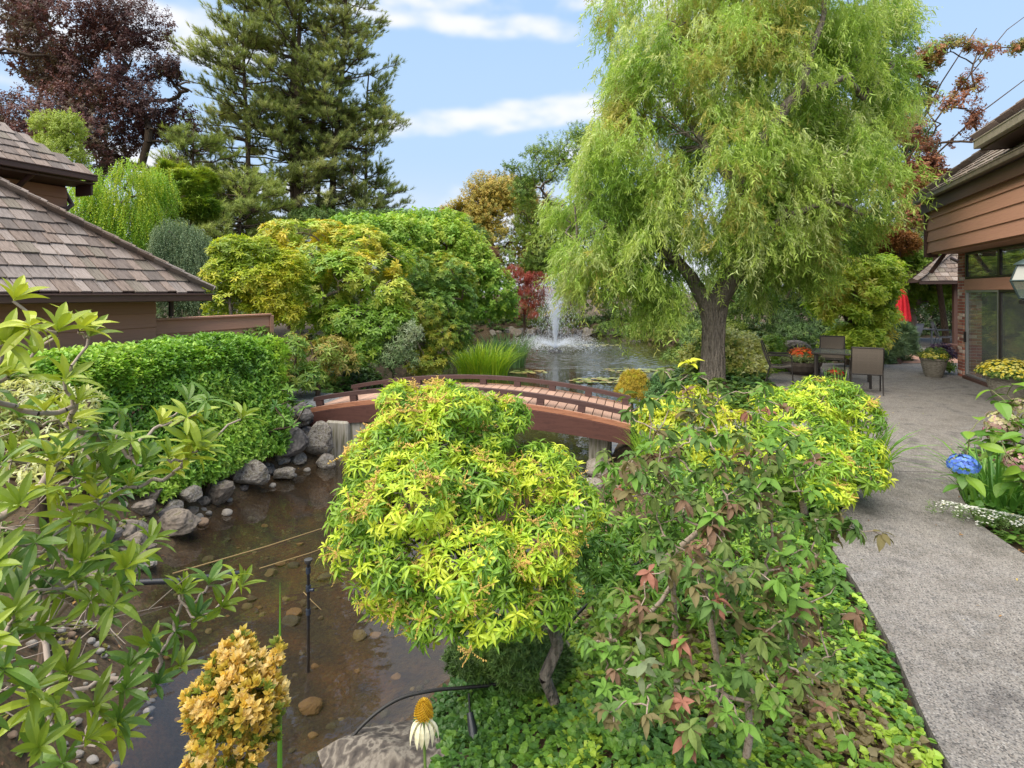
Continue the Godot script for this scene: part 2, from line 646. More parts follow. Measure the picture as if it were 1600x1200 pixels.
# shoots with single leaves: the `single` leaves that show largest are parts, the rest one part
func whorl_plant(t: Node3D, shoots: Array, kinds: Array, tones: Array, m_rough: float, single: int, through := 0.75) -> void:
	# shoots: [Transform3D in the world, tone index, kind index]; kinds: {leaves, mesh of a leaf, mesh of the whorl}
	var order := shoots.duplicate()
	order.sort_custom(func(a, b): return a[3] > b[3])
	var left := single
	var xs := []
	var cs := []
	for k in kinds:
		xs.append([])
		cs.append([])
	for s in order:
		var kd: Dictionary = kinds[s[2]]
		var x: Transform3D = s[0]
		x.origin -= t.position
		var c: Color = fresh(tones[s[1]])
		if left >= kd.leaves.size():
			left -= kd.leaves.size()
			for q in kd.leaves:
				put(t, "leaf", kd.leaf[rng.randi() % kd.leaf.size()], leafy(m_rough, through, c), x * q)
		else:
			var k := R(0.88, 1.12)
			xs[s[2]].append(x)
			cs[s[2]].append(Color(c.r * k, c.g * k, c.b * k))
	for k in kinds.size():
		if xs[k].size():
			many(t, "foliage", kinds[k].mesh, leafy(m_rough, through), xs[k], cs[k])

func leaf_kind(count: int, lift: float, spread: float, L: float, W: float, fold: float, droop: float, seed_: int, wide := 0.45, wave := 0.0, seg := 5) -> Dictionary:
	var lv := whorl_leaves(count, lift, spread, seed_)
	var ones := []
	for i in 3:
		var mb := MB.new()
		var k := [0.9, 1.0, 1.1]
		mb.leaf(Transform3D(), L, W, fold, droop * [0.6, 1.0, 1.5][i], seg, Color(k[i], k[i], k[i]), wide, wave)
		ones.append(mb.done())
	return {"leaves": lv, "leaf": ones, "mesh": whorl_mesh(lv, L, W, fold, droop, maxi(3, seg - 2), wide, seed_, 0.14, wave)}


# ---------------------------------------------------------------- where crowns stand: [x, y, d, radius across, up, along], metres
var CROWN := {
	"willow": [[4.282, 7.219, 13, 1.835, 1.529, 2], [6.75, 7.577, 13.5, 2.144, 1.747, 2], [8.647, 7.123, 14, 1.235, 1.812, 1.6], [2.829, 5.155, 13, 1.3, 1.453, 1.7], [4.744, 4.837, 12.6, 1.927, 1.631, 2], [7.112, 5.002, 13, 1.529, 1.682, 1.8], [1.912, 3.166, 13, 0.887, 1.3, 1.2], [3.238, 3.104, 12.8, 1.235, 1.054, 1.5], [5.12, 3.496, 12.8, 1.506, 0.783, 1.6], [6.802, 3.292, 13.2, 0.87, 1.025, 1.2], [2.635, 2.095, 12.8, 0.873, 0.678, 1], [1.32, 4.193, 13.2, 0.497, 0.776, 0.8], [6.337, 2.363, 13.3, 0.501, 0.532, 0.6], [8, 4.178, 13.6, 0.88, 1.2, 1.2], [5.559, 9.324, 13.5, 3.018, 1.429, 2.4], [3.135, 6.761, 13, 0.765, 1.071, 1.2], [8.976, 8.935, 14, 1.153, 0.988, 1.2]],
	"pine_a": [[-13.86, 13.65, 31, 2.261, 1.641, 2.2], [-12.42, 16.28, 32, 2.635, 1.882, 2.4], [-15.14, 14.74, 31, 1.641, 1.824, 1.8], [-13.55, 18.16, 32, 3.012, 1.506, 2.4], [-16.05, 12.19, 31, 1.459, 1.459, 1.6], [-14.35, 10.77, 30.5, 1.974, 1.256, 1.9], [-11.29, 13.65, 32, 1.694, 1.694, 1.8], [-14.82, 8.685, 30, 1.941, 1.129, 1.7], [-12.99, 20.05, 32, 2.635, 1.318, 2], [-16.59, 9.921, 30, 1.412, 0.918, 1.4], [-12.71, 8.685, 30, 1.765, 0.988, 1.5]],
	"pine_b": [[-10.09, 16.14, 33, 1.864, 1.864, 1.8], [-9.318, 13.62, 33, 1.631, 1.747, 1.8], [-10.87, 18.67, 33, 2.718, 1.553, 2.2], [-8.735, 11.48, 33, 1.475, 1.359, 1.6], [-10.09, 12.07, 33, 1.747, 1.398, 1.7], [-8.153, 9.349, 33, 1.087, 1.165, 1.3], [-9.512, 8.766, 33, 1.553, 0.971, 1.4], [-11.45, 11.48, 33, 1.553, 1.242, 1.5], [-10.48, 20.8, 33, 1.941, 1.165, 1.6], [-8.735, 7.408, 33, 1.359, 0.854, 1.3]],
	"pine_c": [[-14.61, 7.069, 27, 1.525, 0.953, 1.6], [-12.71, 6.592, 27, 1.429, 0.826, 1.4], [-15.88, 10.09, 27, 0.889, 0.572, 0.9], [-15.56, 6.434, 27, 1.207, 0.889, 1.2], [-13.87, 5.729, 26.5, 1.559, 0.686, 1.2], [-11.36, 6.596, 28, 1.482, 0.725, 1.2], [-14.29, 8.181, 27, 1.271, 0.699, 1.2]],
	"beech": [[-23.51, 13.1, 27, 2.541, 1.906, 2.4], [-20.01, 12.79, 27, 2.541, 2.224, 2.4], [-20.8, 9.942, 26, 2.753, 1.835, 2.4], [-18.11, 11.2, 27, 1.906, 1.429, 1.8], [-18.42, 8.657, 27, 1.906, 1.271, 1.7], [-15.88, 12.15, 27, 0.826, 0.445, 0.8], [-16.84, 9.928, 27, 1.429, 1.112, 1.3], [-16.84, 13.1, 27, 1.016, 0.445, 0.9], [-23.51, 15.96, 27, 3.494, 1.906, 2.6], [-19.38, 15.33, 27, 1.906, 1.429, 1.8], [-23.86, 9.942, 26, 1.835, 1.835, 2], [-16.36, 7.545, 27, 1.271, 0.953, 1.2]],
	"weeping_birch": [[-11.95, 5.024, 16, 0.941, 0.847, 0.9], [-12.3, 4.032, 15.6, 0.551, 0.734, 0.6], [-11.2, 4.459, 16, 0.791, 1.035, 0.8], [-11.2, 5.589, 16, 0.602, 0.527, 0.6], [-11.93, 3.39, 15.6, 0.642, 0.551, 0.6], [-11, 5.51, 17, 0.44, 0.6, 0.5], [-10.73, 3.424, 16, 0.565, 0.753, 0.6]],
	"golden_cypress": [[-11.21, 5.489, 18.5, 0.871, 0.609, 0.7], [-10.88, 4.836, 18.5, 0.827, 0.544, 0.7], [-11.88, 4.898, 18.2, 0.6, 0.856, 0.6], [-11.96, 6.029, 19, 0.626, 0.447, 0.5], [-10.84, 5.805, 19, 0.492, 0.447, 0.5], [-11.75, 3.808, 18, 0.551, 0.741, 0.6]],
	"blue_weeper": [[-8.956, 3.551, 14.5, 0.648, 0.546, 0.55], [-8.529, 3.125, 14.5, 0.597, 0.768, 0.55], [-8.871, 2.528, 14.5, 0.682, 0.682, 0.6], [-9.051, 3.026, 14.3, 0.471, 0.673, 0.5], [-8.359, 2.357, 14.5, 0.478, 0.597, 0.5]],
	"dome_tree": [[-16.99, 8.215, 20, 0.471, 0.376, 0.5], [-16.38, 8.003, 20, 0.471, 0.565, 0.5], [-16.71, 6.944, 20, 0.824, 0.941, 0.8]],
	"azalea_tree": [[-5.936, 2.978, 11.6, 0.519, 0.3, 0.5], [-5.553, 2.855, 11.8, 0.555, 0.389, 0.6], [-6.035, 2.426, 11.4, 0.376, 0.402, 0.45], [-5.412, 2.294, 11.5, 0.676, 0.433, 0.6], [-5.798, 1.826, 11.2, 0.461, 0.329, 0.45], [-5.186, 1.886, 11.6, 0.546, 0.382, 0.55], [-5.953, 1.442, 11, 0.285, 0.207, 0.35], [-5.012, 2.445, 12, 0.494, 0.565, 0.6], [-4.928, 1.606, 11.8, 0.416, 0.278, 0.5], [-5.485, 1.436, 11.1, 0.392, 0.183, 0.35]],
	"rhodo_tree": [[-5.847, 3.604, 14.2, 0.668, 0.368, 0.7], [-5.153, 3.562, 14.6, 0.773, 0.447, 0.8], [-4.122, 3.304, 14.6, 0.945, 0.55, 0.9], [-5.195, 2.829, 13.8, 0.974, 0.52, 0.9], [-4.08, 2.498, 13.6, 0.96, 0.608, 0.9], [-3.435, 2.874, 14.6, 0.859, 0.584, 0.8], [-3.294, 2.017, 14, 0.824, 0.626, 0.8], [-4.729, 2.018, 13.4, 0.788, 0.473, 0.8], [-4.038, 1.398, 13.2, 0.776, 0.435, 0.7], [-3.468, 1.073, 13.4, 0.662, 0.441, 0.7], [-3.004, 1.368, 13.8, 0.617, 0.487, 0.7], [-5.045, 1.388, 13.4, 0.347, 0.347, 0.5], [-4.359, 0.796, 13, 0.459, 0.306, 0.5], [-3.671, 0.643, 13, 0.612, 0.275, 0.5]],
	"rhodo_dark": [[-3.087, 2.59, 16.4, 0.868, 0.772, 0.9], [-2.2, 2.61, 17, 0.8, 0.72, 0.9], [-2.605, 1.626, 16.4, 0.965, 0.81, 1], [-1.8, 1.81, 17, 0.7, 0.8, 0.9], [-2.148, 0.839, 16.6, 0.879, 0.742, 0.9], [-2.764, 0.678, 16.2, 0.572, 0.61, 0.7], [-1.535, 2.418, 17.4, 0.45, 0.696, 0.6], [-2.508, -0.0145, 16.4, 0.695, 0.424, 0.7], [-1.6, 0.71, 17, 0.4, 0.52, 0.5]],
	"viburnum": [[-5.506, 4.184, 19.5, 1.147, 0.505, 1], [-4.235, 4.121, 20, 1.176, 0.612, 1.1], [-2.718, 3.854, 21, 1.112, 0.84, 1.2], [-1.518, 2.758, 21.5, 1.012, 1.012, 1.2], [-0.906, 1.998, 22, 0.984, 0.88, 1.1], [-2.024, 3.517, 21.5, 0.961, 1.012, 1.1], [-3.494, 4.845, 22, 1.553, 0.414, 1.2], [-0.265, 1.335, 22.5, 0.371, 0.371, 0.5], [-2.471, 2.001, 21, 0.988, 1.235, 1.2], [-1.282, 1.229, 21.8, 0.718, 0.41, 0.8]],
	"variegated": [[-2.795, 0.699, 13.2, 0.373, 0.311, 0.3], [-2.522, 0.994, 13.4, 0.284, 0.284, 0.3], [-2.982, 0.414, 13, 0.306, 0.245, 0.28], [-2.562, 0.388, 13.2, 0.28, 0.217, 0.25]],
	"low_rhodo": [[-4.988, 1.214, 10.6, 0.436, 0.175, 0.4], [-4.489, 0.965, 10.6, 0.499, 0.324, 0.45], [-4.158, 0.816, 11.4, 0.536, 0.349, 0.45], [-4.471, 0.497, 10, 0.412, 0.329, 0.4], [-4.193, 0.373, 10.8, 0.508, 0.305, 0.45], [-3.812, 0.469, 12, 0.424, 0.311, 0.4], [-4.98, 0.826, 10.2, 0.3, 0.288, 0.35], [-3.953, 0.822, 12, 0.395, 0.282, 0.35]],
	"hedgerow": [[-5.647, 5.509, 30, 1.765, 0.847, 1.6], [-3.529, 5.509, 30, 1.588, 0.706, 1.5], [-7.059, 5.791, 30, 1.412, 0.635, 1.4], [-2.371, 5.077, 31, 1.094, 0.729, 1.2], [-8.471, 5.791, 30, 1.412, 0.635, 1.4], [-10.59, 5.862, 30, 1.765, 0.706, 1.5]],
	"amber_tree": [[-1.976, 8.375, 42, 2.075, 1.878, 1.8], [0, 9.363, 42, 1.68, 1.384, 1.5], [-3.376, 7.259, 41, 1.351, 1.254, 1.4], [0.988, 6.398, 42, 1.779, 1.976, 1.7], [-1.447, 5.571, 41, 1.833, 1.447, 1.6], [-3.953, 8.622, 42, 0.889, 0.593, 0.7], [1.929, 4.365, 41, 1.206, 1.447, 1.2], [-1.25, 9.95, 42.5, 2.4, 1.4, 1.8], [-4.694, 7.634, 42, 1.285, 0.988, 1.2], [1.5, 8.45, 42.5, 2, 1.8, 1.8], [-3.135, 6.054, 41, 1.447, 1.351, 1.3]],
	"green_tree": [[3.576, 11.8, 38, 1.878, 1.341, 1.6], [1.959, 9.581, 37, 1.654, 1.306, 1.5], [5.047, 12.97, 39, 1.652, 1.193, 1.4], [5.812, 10.01, 38, 1.788, 2.682, 1.8], [0.871, 8.928, 37, 1.045, 0.871, 1], [2.612, 7.622, 37, 1.567, 1.306, 1.5], [0, 10.58, 37, 0.566, 0.305, 0.5], [1.565, 11.8, 38, 0.805, 0.402, 0.6], [4.571, 7.622, 37, 1.741, 1.741, 1.6], [2.772, 5.001, 38, 1.788, 1.788, 1.6], [1.449, 7.168, 38.5, 1.54, 1.631, 1.5], [0.551, 4.711, 39, 1.56, 1.56, 1.4], [1.835, 9.299, 39, 1.56, 1.376, 1.4], [3.918, 3.269, 37, 1.306, 1.306, 1.3]],
	"red_maple": [[0.466, 2.749, 33, 0.854, 0.388, 0.7], [1.165, 2.05, 33, 0.932, 0.427, 0.8], [0, 1.895, 33, 0.699, 0.388, 0.7], [0.582, 1.196, 33, 1.009, 0.349, 0.8], [1.475, 1.351, 33, 0.544, 0.349, 0.6], [0.841, 0.635, 32.5, 0.765, 0.306, 0.6], [1.475, 2.749, 33, 0.776, 0.427, 0.7], [2.019, 1.895, 33, 0.699, 0.466, 0.7], [0, 3.229, 33.4, 0.707, 0.354, 0.6]],
	"purple_maple": [[-1.44, 4.422, 36, 0.551, 0.593, 0.5], [-1.355, 3.448, 36, 0.508, 0.593, 0.5], [-1.694, 2.812, 36, 0.424, 0.424, 0.4]],
	"far_dark": [[-4.706, 1.485, 40, 2.824, 2.824, 2], [-0.894, 0.172, 38, 2.235, 1.565, 1.8], [2.894, 2.918, 41, 2.412, 2.894, 2], [6.424, 3.928, 42, 2.965, 3.953, 2.4], [9.412, 1.485, 40, 3.294, 2.353, 2.4], [12.96, 1.514, 38, 2.682, 2.235, 2.2], [-2.965, 3.928, 42, 1.976, 2.471, 1.8], [3.047, 0.222, 37, 1.741, 0.871, 1.2], [-1.765, -0.156, 37.5, 1.412, 0.706, 1], [0.899, -0.377, 38.2, 1.528, 0.629, 1], [4.756, -0.124, 38.5, 1.54, 0.815, 1], [7.247, 0.0118, 38.5, 1.54, 0.906, 1], [10.45, 0.00412, 37, 1.567, 0.871, 1], [12, 0.05, 34, 1.44, 0.72, 1], [-3.482, 0.00412, 37, 1.045, 0.871, 1], [2.353, 1.485, 40, 1.882, 1.412, 1.5], [0, 5.189, 46, 3.247, 3.247, 2.2], [-2.435, 5.73, 46, 2.706, 2.706, 2], [2.765, 6.916, 47, 2.765, 3.318, 2.2]],
	"shore_shrubs": [[7.906, -0.359, 32, 1.28, 0.527, 1], [8.871, -0.0653, 29, 1.16, 0.546, 1], [9, 0.01, 25.5, 1.02, 0.54, 1], [6.871, -0.526, 36.5, 1.288, 0.515, 0.8], [8.753, 0.336, 31, 1.094, 0.511, 1], [9.706, 0.226, 25, 0.882, 0.588, 1], [7.544, -0.253, 22.5, 0.582, 0.318, 0.6], [6.271, -0.41, 20.5, 0.482, 0.241, 0.5]],
	"right_dark_a": [[11.29, 4.817, 24, 1.694, 2.541, 2], [13.53, 6.697, 25, 1.765, 2.647, 2], [14.4, 3.688, 24, 1.412, 1.976, 1.8], [11.64, 2.266, 23, 1.353, 1.353, 1.6], [9.059, 1.998, 22, 1.294, 1.165, 1.5]],
	"right_dark_b": [[16.52, 6.271, 26, 1.682, 2.447, 2], [17.35, 5.226, 25, 1.235, 2.059, 1.6], [15.53, 2.841, 24, 1.694, 1.412, 1.8], [15.88, 9.61, 27, 1.906, 2.224, 2], [16.94, 2.841, 24, 1.129, 1.129, 1.4], [18.42, 8.975, 27, 1.429, 1.906, 1.8], [18.9, 11.83, 27, 1.207, 1.747, 1.7], [18.44, 14.6, 27.5, 1.553, 1.618, 1.8], [18.96, 8.412, 26, 0.856, 1.529, 1.4]],
	"green_maple": [[9.727, 2.656, 15.6, 0.587, 0.294, 0.6], [10.46, 2.601, 15.6, 0.587, 0.33, 0.6], [9.059, 2.104, 15.4, 0.58, 0.29, 0.6], [9.835, 2.014, 15.2, 0.751, 0.322, 0.7], [9.299, 1.388, 15.2, 0.572, 0.286, 0.55], [10.24, 1.289, 15.4, 0.507, 0.29, 0.5], [8.878, 1.651, 15.4, 0.399, 0.217, 0.4], [9.746, 0.762, 15.2, 0.68, 0.286, 0.55], [9.06, 0.504, 15.1, 0.391, 0.249, 0.4]],
	"bronze_maple": [[15.2, 10.5, 19, 0.76, 0.224, 0.6], [16.43, 10.5, 19, 0.671, 0.201, 0.5], [14.31, 9.941, 19, 0.536, 0.268, 0.5], [15.54, 9.009, 18.6, 0.263, 0.438, 0.35], [15.1, 8.462, 18.6, 0.35, 0.263, 0.35], [15.65, 8.133, 18.6, 0.241, 0.481, 0.3], [14.98, 8.041, 19, 0.492, 0.268, 0.5], [14.61, 9.08, 19.4, 0.548, 0.411, 0.6], [14.3, 7.999, 19.6, 0.692, 0.507, 0.7], [14.98, 7.258, 19, 0.581, 0.201, 0.5], [14.72, 6.569, 19.4, 0.822, 0.32, 0.7], [14.07, 6.154, 19.6, 0.692, 0.507, 0.7], [15.76, 7.258, 18.6, 0.35, 0.153, 0.3], [14.64, 5.917, 19, 0.402, 0.179, 0.4], [14.26, 4.971, 19.4, 0.411, 0.593, 0.6], [17.66, 10.68, 19, 0.313, 0.134, 0.4]],
	"orange_maple": [[16.25, 6.139, 22, 0.518, 0.466, 0.6], [16.31, 4.975, 22, 0.518, 0.621, 0.6], [15.66, 3.939, 22, 0.776, 0.518, 0.8], [15.01, 4.198, 22, 0.776, 0.466, 0.8]],
	"bright_vine": [[16.78, 3.619, 23, 0.649, 0.595, 0.7], [17.18, 2.808, 23, 0.649, 0.595, 0.7], [16.2, 2.526, 22.5, 0.529, 0.635, 0.6], [18.92, 3.829, 24, 0.678, 0.508, 0.7], [17.59, 1.861, 23, 0.758, 0.595, 0.7], [18.4, 2.131, 23, 0.541, 0.812, 0.7]],
	"juniper": [[11.67, 0.757, 16.4, 0.347, 0.309, 0.32], [11.24, 0.392, 16.2, 0.381, 0.343, 0.35], [11.95, 0.351, 16.6, 0.234, 0.352, 0.28], [10.82, 0.13, 16, 0.264, 0.188, 0.28]],
	"euonymus": [[5.591, 0.491, 14.4, 0.678, 0.542, 0.6], [6.099, 0.491, 14.4, 0.508, 0.44, 0.5], [5.067, 0.298, 14.6, 0.429, 0.378, 0.45], [5.764, 0.0119, 14.2, 0.752, 0.368, 0.6], [6.265, 0.0954, 14.2, 0.334, 0.334, 0.4]],
	"box_green": [[7.087, 0.483, 14.8, 0.279, 0.348, 0.35], [7.077, 0.0404, 14.6, 0.275, 0.309, 0.35], [6.599, -0.155, 14.2, 0.267, 0.2, 0.3]],
	"gold_conifer": [[2.682, 0.0735, 12, 0.24, 0.212, 0.27], [2.492, -0.106, 11.9, 0.168, 0.154, 0.2], [2.828, -0.106, 11.9, 0.182, 0.168, 0.2]],
	"green_cushion": [[3.026, -0.13, 11.8, 0.222, 0.194, 0.22], [3.301, 0.0119, 12.2, 0.172, 0.201, 0.2]],
	"dark_hedge": [[10.47, 0.474, 20, 0.706, 0.329, 0.8], [11.82, 0.675, 20.5, 0.724, 0.338, 0.8], [10.5, 0.765, 21, 0.494, 0.494, 0.7], [12.24, 0.356, 20, 0.471, 0.329, 0.6]],
	"pieris_back": [[3.632, 0.812, 6.3, 0.408, 0.237, 0.4], [3.106, 0.695, 6, 0.353, 0.226, 0.4], [3.902, 0.65, 6.2, 0.277, 0.219, 0.35], [3.096, 0.587, 5.6, 0.362, 0.198, 0.4], [3.002, 0.812, 6.3, 0.208, 0.148, 0.25]],
	"pieris_low": [[3.304, 0.481, 5.4, 0.318, 0.178, 0.34], [2.647, 0.479, 5, 0.353, 0.165, 0.34], [3.334, 0.325, 5.2, 0.184, 0.122, 0.25], [2.668, 0.576, 5.4, 0.254, 0.165, 0.3], [2.767, 0.316, 4.8, 0.226, 0.124, 0.28]],
	"pieris_gold": [[1.525, 0.767, 5.4, 0.254, 0.203, 0.3], [1.979, 0.808, 5.8, 0.307, 0.205, 0.32], [2.306, 0.587, 5.6, 0.296, 0.211, 0.34], [1.529, 0.568, 5, 0.235, 0.188, 0.3], [0.926, 0.372, 4.5, 0.0741, 0.116, 0.12], [1.941, 0.391, 5, 0.265, 0.176, 0.32]],
	"pieris_near": [[-0.659, 1.218, 3.5, 0.214, 0.165, 0.3], [-0.776, 1.033, 3.3, 0.214, 0.194, 0.32], [-0.44, 1.122, 3.4, 0.24, 0.18, 0.34], [-0.857, 0.839, 3.1, 0.164, 0.164, 0.28], [-0.529, 0.949, 3, 0.265, 0.212, 0.38], [-0.169, 1.11, 3.6, 0.191, 0.169, 0.28], [-0.207, 0.913, 3.2, 0.282, 0.207, 0.36], [0.2, 0.922, 3.4, 0.22, 0.168, 0.3], [0.349, 0.761, 3.3, 0.186, 0.175, 0.28], [-0.833, 0.69, 2.95, 0.139, 0.104, 0.24], [-0.536, 0.702, 2.85, 0.235, 0.151, 0.34], [-0.198, 0.693, 2.8, 0.264, 0.181, 0.36], [0.139, 0.69, 2.95, 0.208, 0.174, 0.32], [-0.388, 0.491, 2.75, 0.21, 0.129, 0.28], [-0.0953, 0.519, 2.7, 0.222, 0.143, 0.3], [0.168, 0.467, 2.85, 0.168, 0.151, 0.26], [-0.637, 0.534, 2.85, 0.168, 0.107, 0.24], [-0.0435, 1.214, 3.7, 0.196, 0.131, 0.24], [-0.466, 1.313, 3.6, 0.233, 0.136, 0.28], [-0.254, 1.245, 3.6, 0.212, 0.127, 0.26], [-0.325, 1.311, 3.45, 0.203, 0.138, 0.26], [-0.762, 1.343, 3.6, 0.127, 0.11, 0.2]],
	"bank_green": [[0.791, 0.36, 4.2, 0.198, 0.222, 0.3], [0.894, 0.208, 3.8, 0.224, 0.246, 0.3], [0.581, 0.208, 3.8, 0.179, 0.179, 0.28], [1.433, 0.36, 4.2, 0.296, 0.247, 0.35], [1.788, 0.299, 4, 0.282, 0.235, 0.35], [0.64, 0.122, 3.4, 0.18, 0.16, 0.26], [1.359, 0.23, 3.5, 0.247, 0.185, 0.3], [1.009, 0.218, 3.3, 0.194, 0.155, 0.26], [1.265, 0.472, 4.3, 0.228, 0.202, 0.3]],
	"heather": [[-0.0412, -0.182, 3.5, 0.247, 0.0906, 0.2], [0.116, -0.171, 3.3, 0.233, 0.0854, 0.2], [-0.254, -0.373, 3.6, 0.169, 0.0678, 0.16]],
	"gold_box": [[-0.823, 0.874, 1.62, 0.0953, 0.0991, 0.1], [-0.875, 0.842, 1.6, 0.0678, 0.0828, 0.08], [-0.747, 0.857, 1.58, 0.0669, 0.0818, 0.08], [-0.826, 0.962, 1.64, 0.0502, 0.0579, 0.05], [-0.867, 0.931, 1.62, 0.0381, 0.0496, 0.04], [-0.759, 0.912, 1.62, 0.0305, 0.0572, 0.04], [-0.701, 0.96, 1.62, 0.0133, 0.0648, 0.015], [-0.706, 0.86, 1.6, 0.0226, 0.0565, 0.03], [-0.819, 0.729, 1.6, 0.113, 0.113, 0.12]],
	"gold_variegated": [[-2.559, 1.224, 2.9, 0.205, 0.171, 0.3], [-2.589, 1.35, 3.1, 0.182, 0.146, 0.3], [-2.753, 1.408, 3, 0.141, 0.176, 0.3], [-2.273, 1.187, 2.8, 0.132, 0.132, 0.25]],
	"ground_left": [[-2.294, 0.137, 3, 0.388, 0.212, 0.3]],
	"hydrangea": [[4.113, 0.794, 4.6, 0.271, 0.216, 0.25], [4.518, 1.022, 4.8, 0.282, 0.226, 0.3], [4.341, 0.663, 4.5, 0.265, 0.318, 0.3]],
}
var TIPS := {
	"rhodo_tips": [[-1.332, 1.949, 1.5], [-1.468, 2.027, 1.6], [-1.382, 1.93, 1.65], [-1.483, 1.802, 1.6], [-1.503, 1.665, 1.75], [-1.68, 1.621, 1.85], [-1.484, 1.671, 1.85], [-1.491, 1.541, 1.95], [-1.472, 1.494, 1.75], [-1.365, 1.513, 1.95], [-1.326, 1.551, 2.05], [-1.225, 1.575, 2.05], [-1.181, 1.63, 2.1], [-1.206, 1.478, 2.05], [-1.326, 1.431, 1.95], [-1.234, 1.454, 1.95], [-1.589, 1.388, 1.85], [-1.585, 1.366, 1.75], [-1.491, 1.311, 1.95], [-1.502, 1.262, 1.85], [-1.534, 1.243, 1.75], [-1.463, 1.132, 1.85], [-1.531, 1.085, 2.05], [-1.411, 1.061, 2.05], [-1.388, 1.059, 1.95], [-1.475, 0.973, 1.9], [-1.64, 0.948, 2.05], [-1.229, 0.867, 2.2], [-1.177, 0.84, 2.3], [-1.346, 0.828, 2.2], [-1.252, 0.768, 2.15], [-1.424, 0.582, 2.2], [-1.482, 0.6, 2.1], [-1.52, 0.806, 1.7], [-1.514, 0.669, 1.8], [-1.56, 1.046, 1.7], [-1.693, 0.967, 1.95], [-1.496, 0.936, 1.6], [-1.673, 1.146, 1.8], [-1.231, 0.719, 2.3], [-1.794, 1.449, 1.95], [-1.48, 0.626, 1.7], [-1.459, 0.469, 2], [-1.498, 0.481, 1.9], [-1.403, 1.905, 1.5], [-1.562, 1.745, 1.6], [-1.64, 1.326, 1.7], [-1.562, 1.03, 1.6]],
	"bronze_tips": [[0.89, 1.639, 2.75], [1.054, 1.582, 2.8], [0.667, 1.52, 2.7], [1.252, 1.543, 2.8], [0.749, 1.493, 2.6], [0.905, 1.52, 2.7], [1.45, 1.429, 2.9], [0.691, 1.368, 2.5], [0.853, 1.368, 2.5], [1.009, 1.371, 2.6], [0.508, 1.296, 2.4], [0.565, 1.254, 2.4], [0.461, 1.252, 2.45], [1.088, 1.279, 2.5], [1.224, 1.31, 2.6], [1.366, 1.313, 2.7], [0.78, 1.324, 2.55], [0.912, 1.221, 2.5], [1.059, 1.206, 2.5], [1.176, 1.191, 2.5], [1.346, 1.203, 2.6], [0.819, 1.113, 2.4], [0.96, 1.113, 2.4], [1.101, 1.084, 2.4], [1.265, 1, 2.5], [1.468, 0.897, 2.6], [1.684, 0.916, 2.7], [1.441, 0.882, 2.5], [1.299, 0.915, 2.4], [1.715, 0.868, 2.7], [0.758, 0.976, 2.3], [0.893, 0.989, 2.3], [0.704, 0.908, 2.3], [0.738, 0.854, 2.2], [0.893, 0.88, 2.2], [1.099, 0.854, 2.25], [1.028, 0.881, 2.3], [1.191, 0.759, 2.3], [1.272, 0.773, 2.35], [0.541, 0.719, 2.3], [0.686, 0.634, 2.2], [0.866, 0.692, 2.3], [1.009, 0.647, 2.2], [1.125, 0.695, 2.25], [1.326, 0.448, 2.3], [1.165, 0.466, 2.2], [1.324, 0.351, 2.25], [0.519, 0.501, 2.1], [0.655, 0.464, 2.1], [0.766, 0.489, 2.1], [0.594, 0.527, 2.15], [0.48, 0.491, 2.4], [0.642, 0.897, 2.6], [0.765, 1.126, 2.6], [1.164, 0.556, 2.3], [0.932, 0.518, 2.2], [0.434, 0.514, 2.05], [0.414, 0.518, 2.2], [0.808, 0.465, 2.05], [0.494, 0.492, 2], [0.659, 0.445, 2], [1.013, 0.439, 2.1], [1.559, 0.426, 2.5], [1.56, 0.514, 2.6], [0.395, 0.52, 2.4]],
}


# ---------------------------------------------------------------- view, sky and sun
func view() -> void:
	var cam := Camera3D.new()
	cam.name = "camera"
	cam.projection = Camera3D.PROJECTION_FRUSTUM      # the lens is shifted down, so verticals stay upright
	cam.near = 0.1
	cam.far = 2000.0
	cam.size = 2.0 * 0.70588 * cam.near
	cam.frustum_offset = Vector2(0, -0.16706 * cam.near)
	cam.position = Vector3(0, 2.05, 0)
	add_child(cam)
	cam.current = true
	var sun := DirectionalLight3D.new()
	sun.name = "sun"
	sun.light_color = Color(1.0, 0.95, 0.87)
	sun.light_energy = SUN_ENERGY
	sun.light_angular_distance = SUN_SIZE
	sun.shadow_enabled = true
	add_child(sun)
	sun.look_at_from_position(Vector3(-0.55, 1.25, 0.42) * 50.0, Vector3.ZERO)
	var env := Environment.new()
	env.background_mode = Environment.BG_SKY
	env.tonemap_mode = Environment.TONE_MAPPER_LINEAR
	env.tonemap_exposure = EXPOSURE
	env.sdfgi_enabled = true
	env.ssao_enabled = true
	env.ssil_enabled = true
	var sky := Sky.new()
	var pm := PanoramaSkyMaterial.new()
	pm.panorama = sky_picture()
	pm.energy_multiplier = SKY_ENERGY
	sky.sky_material = pm
	env.sky = sky
	var we := WorldEnvironment.new()
	we.name = "air"
	we.environment = env
	add_child(we)

const SUN_ENERGY := 1.4
const SUN_SIZE := 85.0
const EXPOSURE := 1.95
const SKY_ENERGY := 0.58

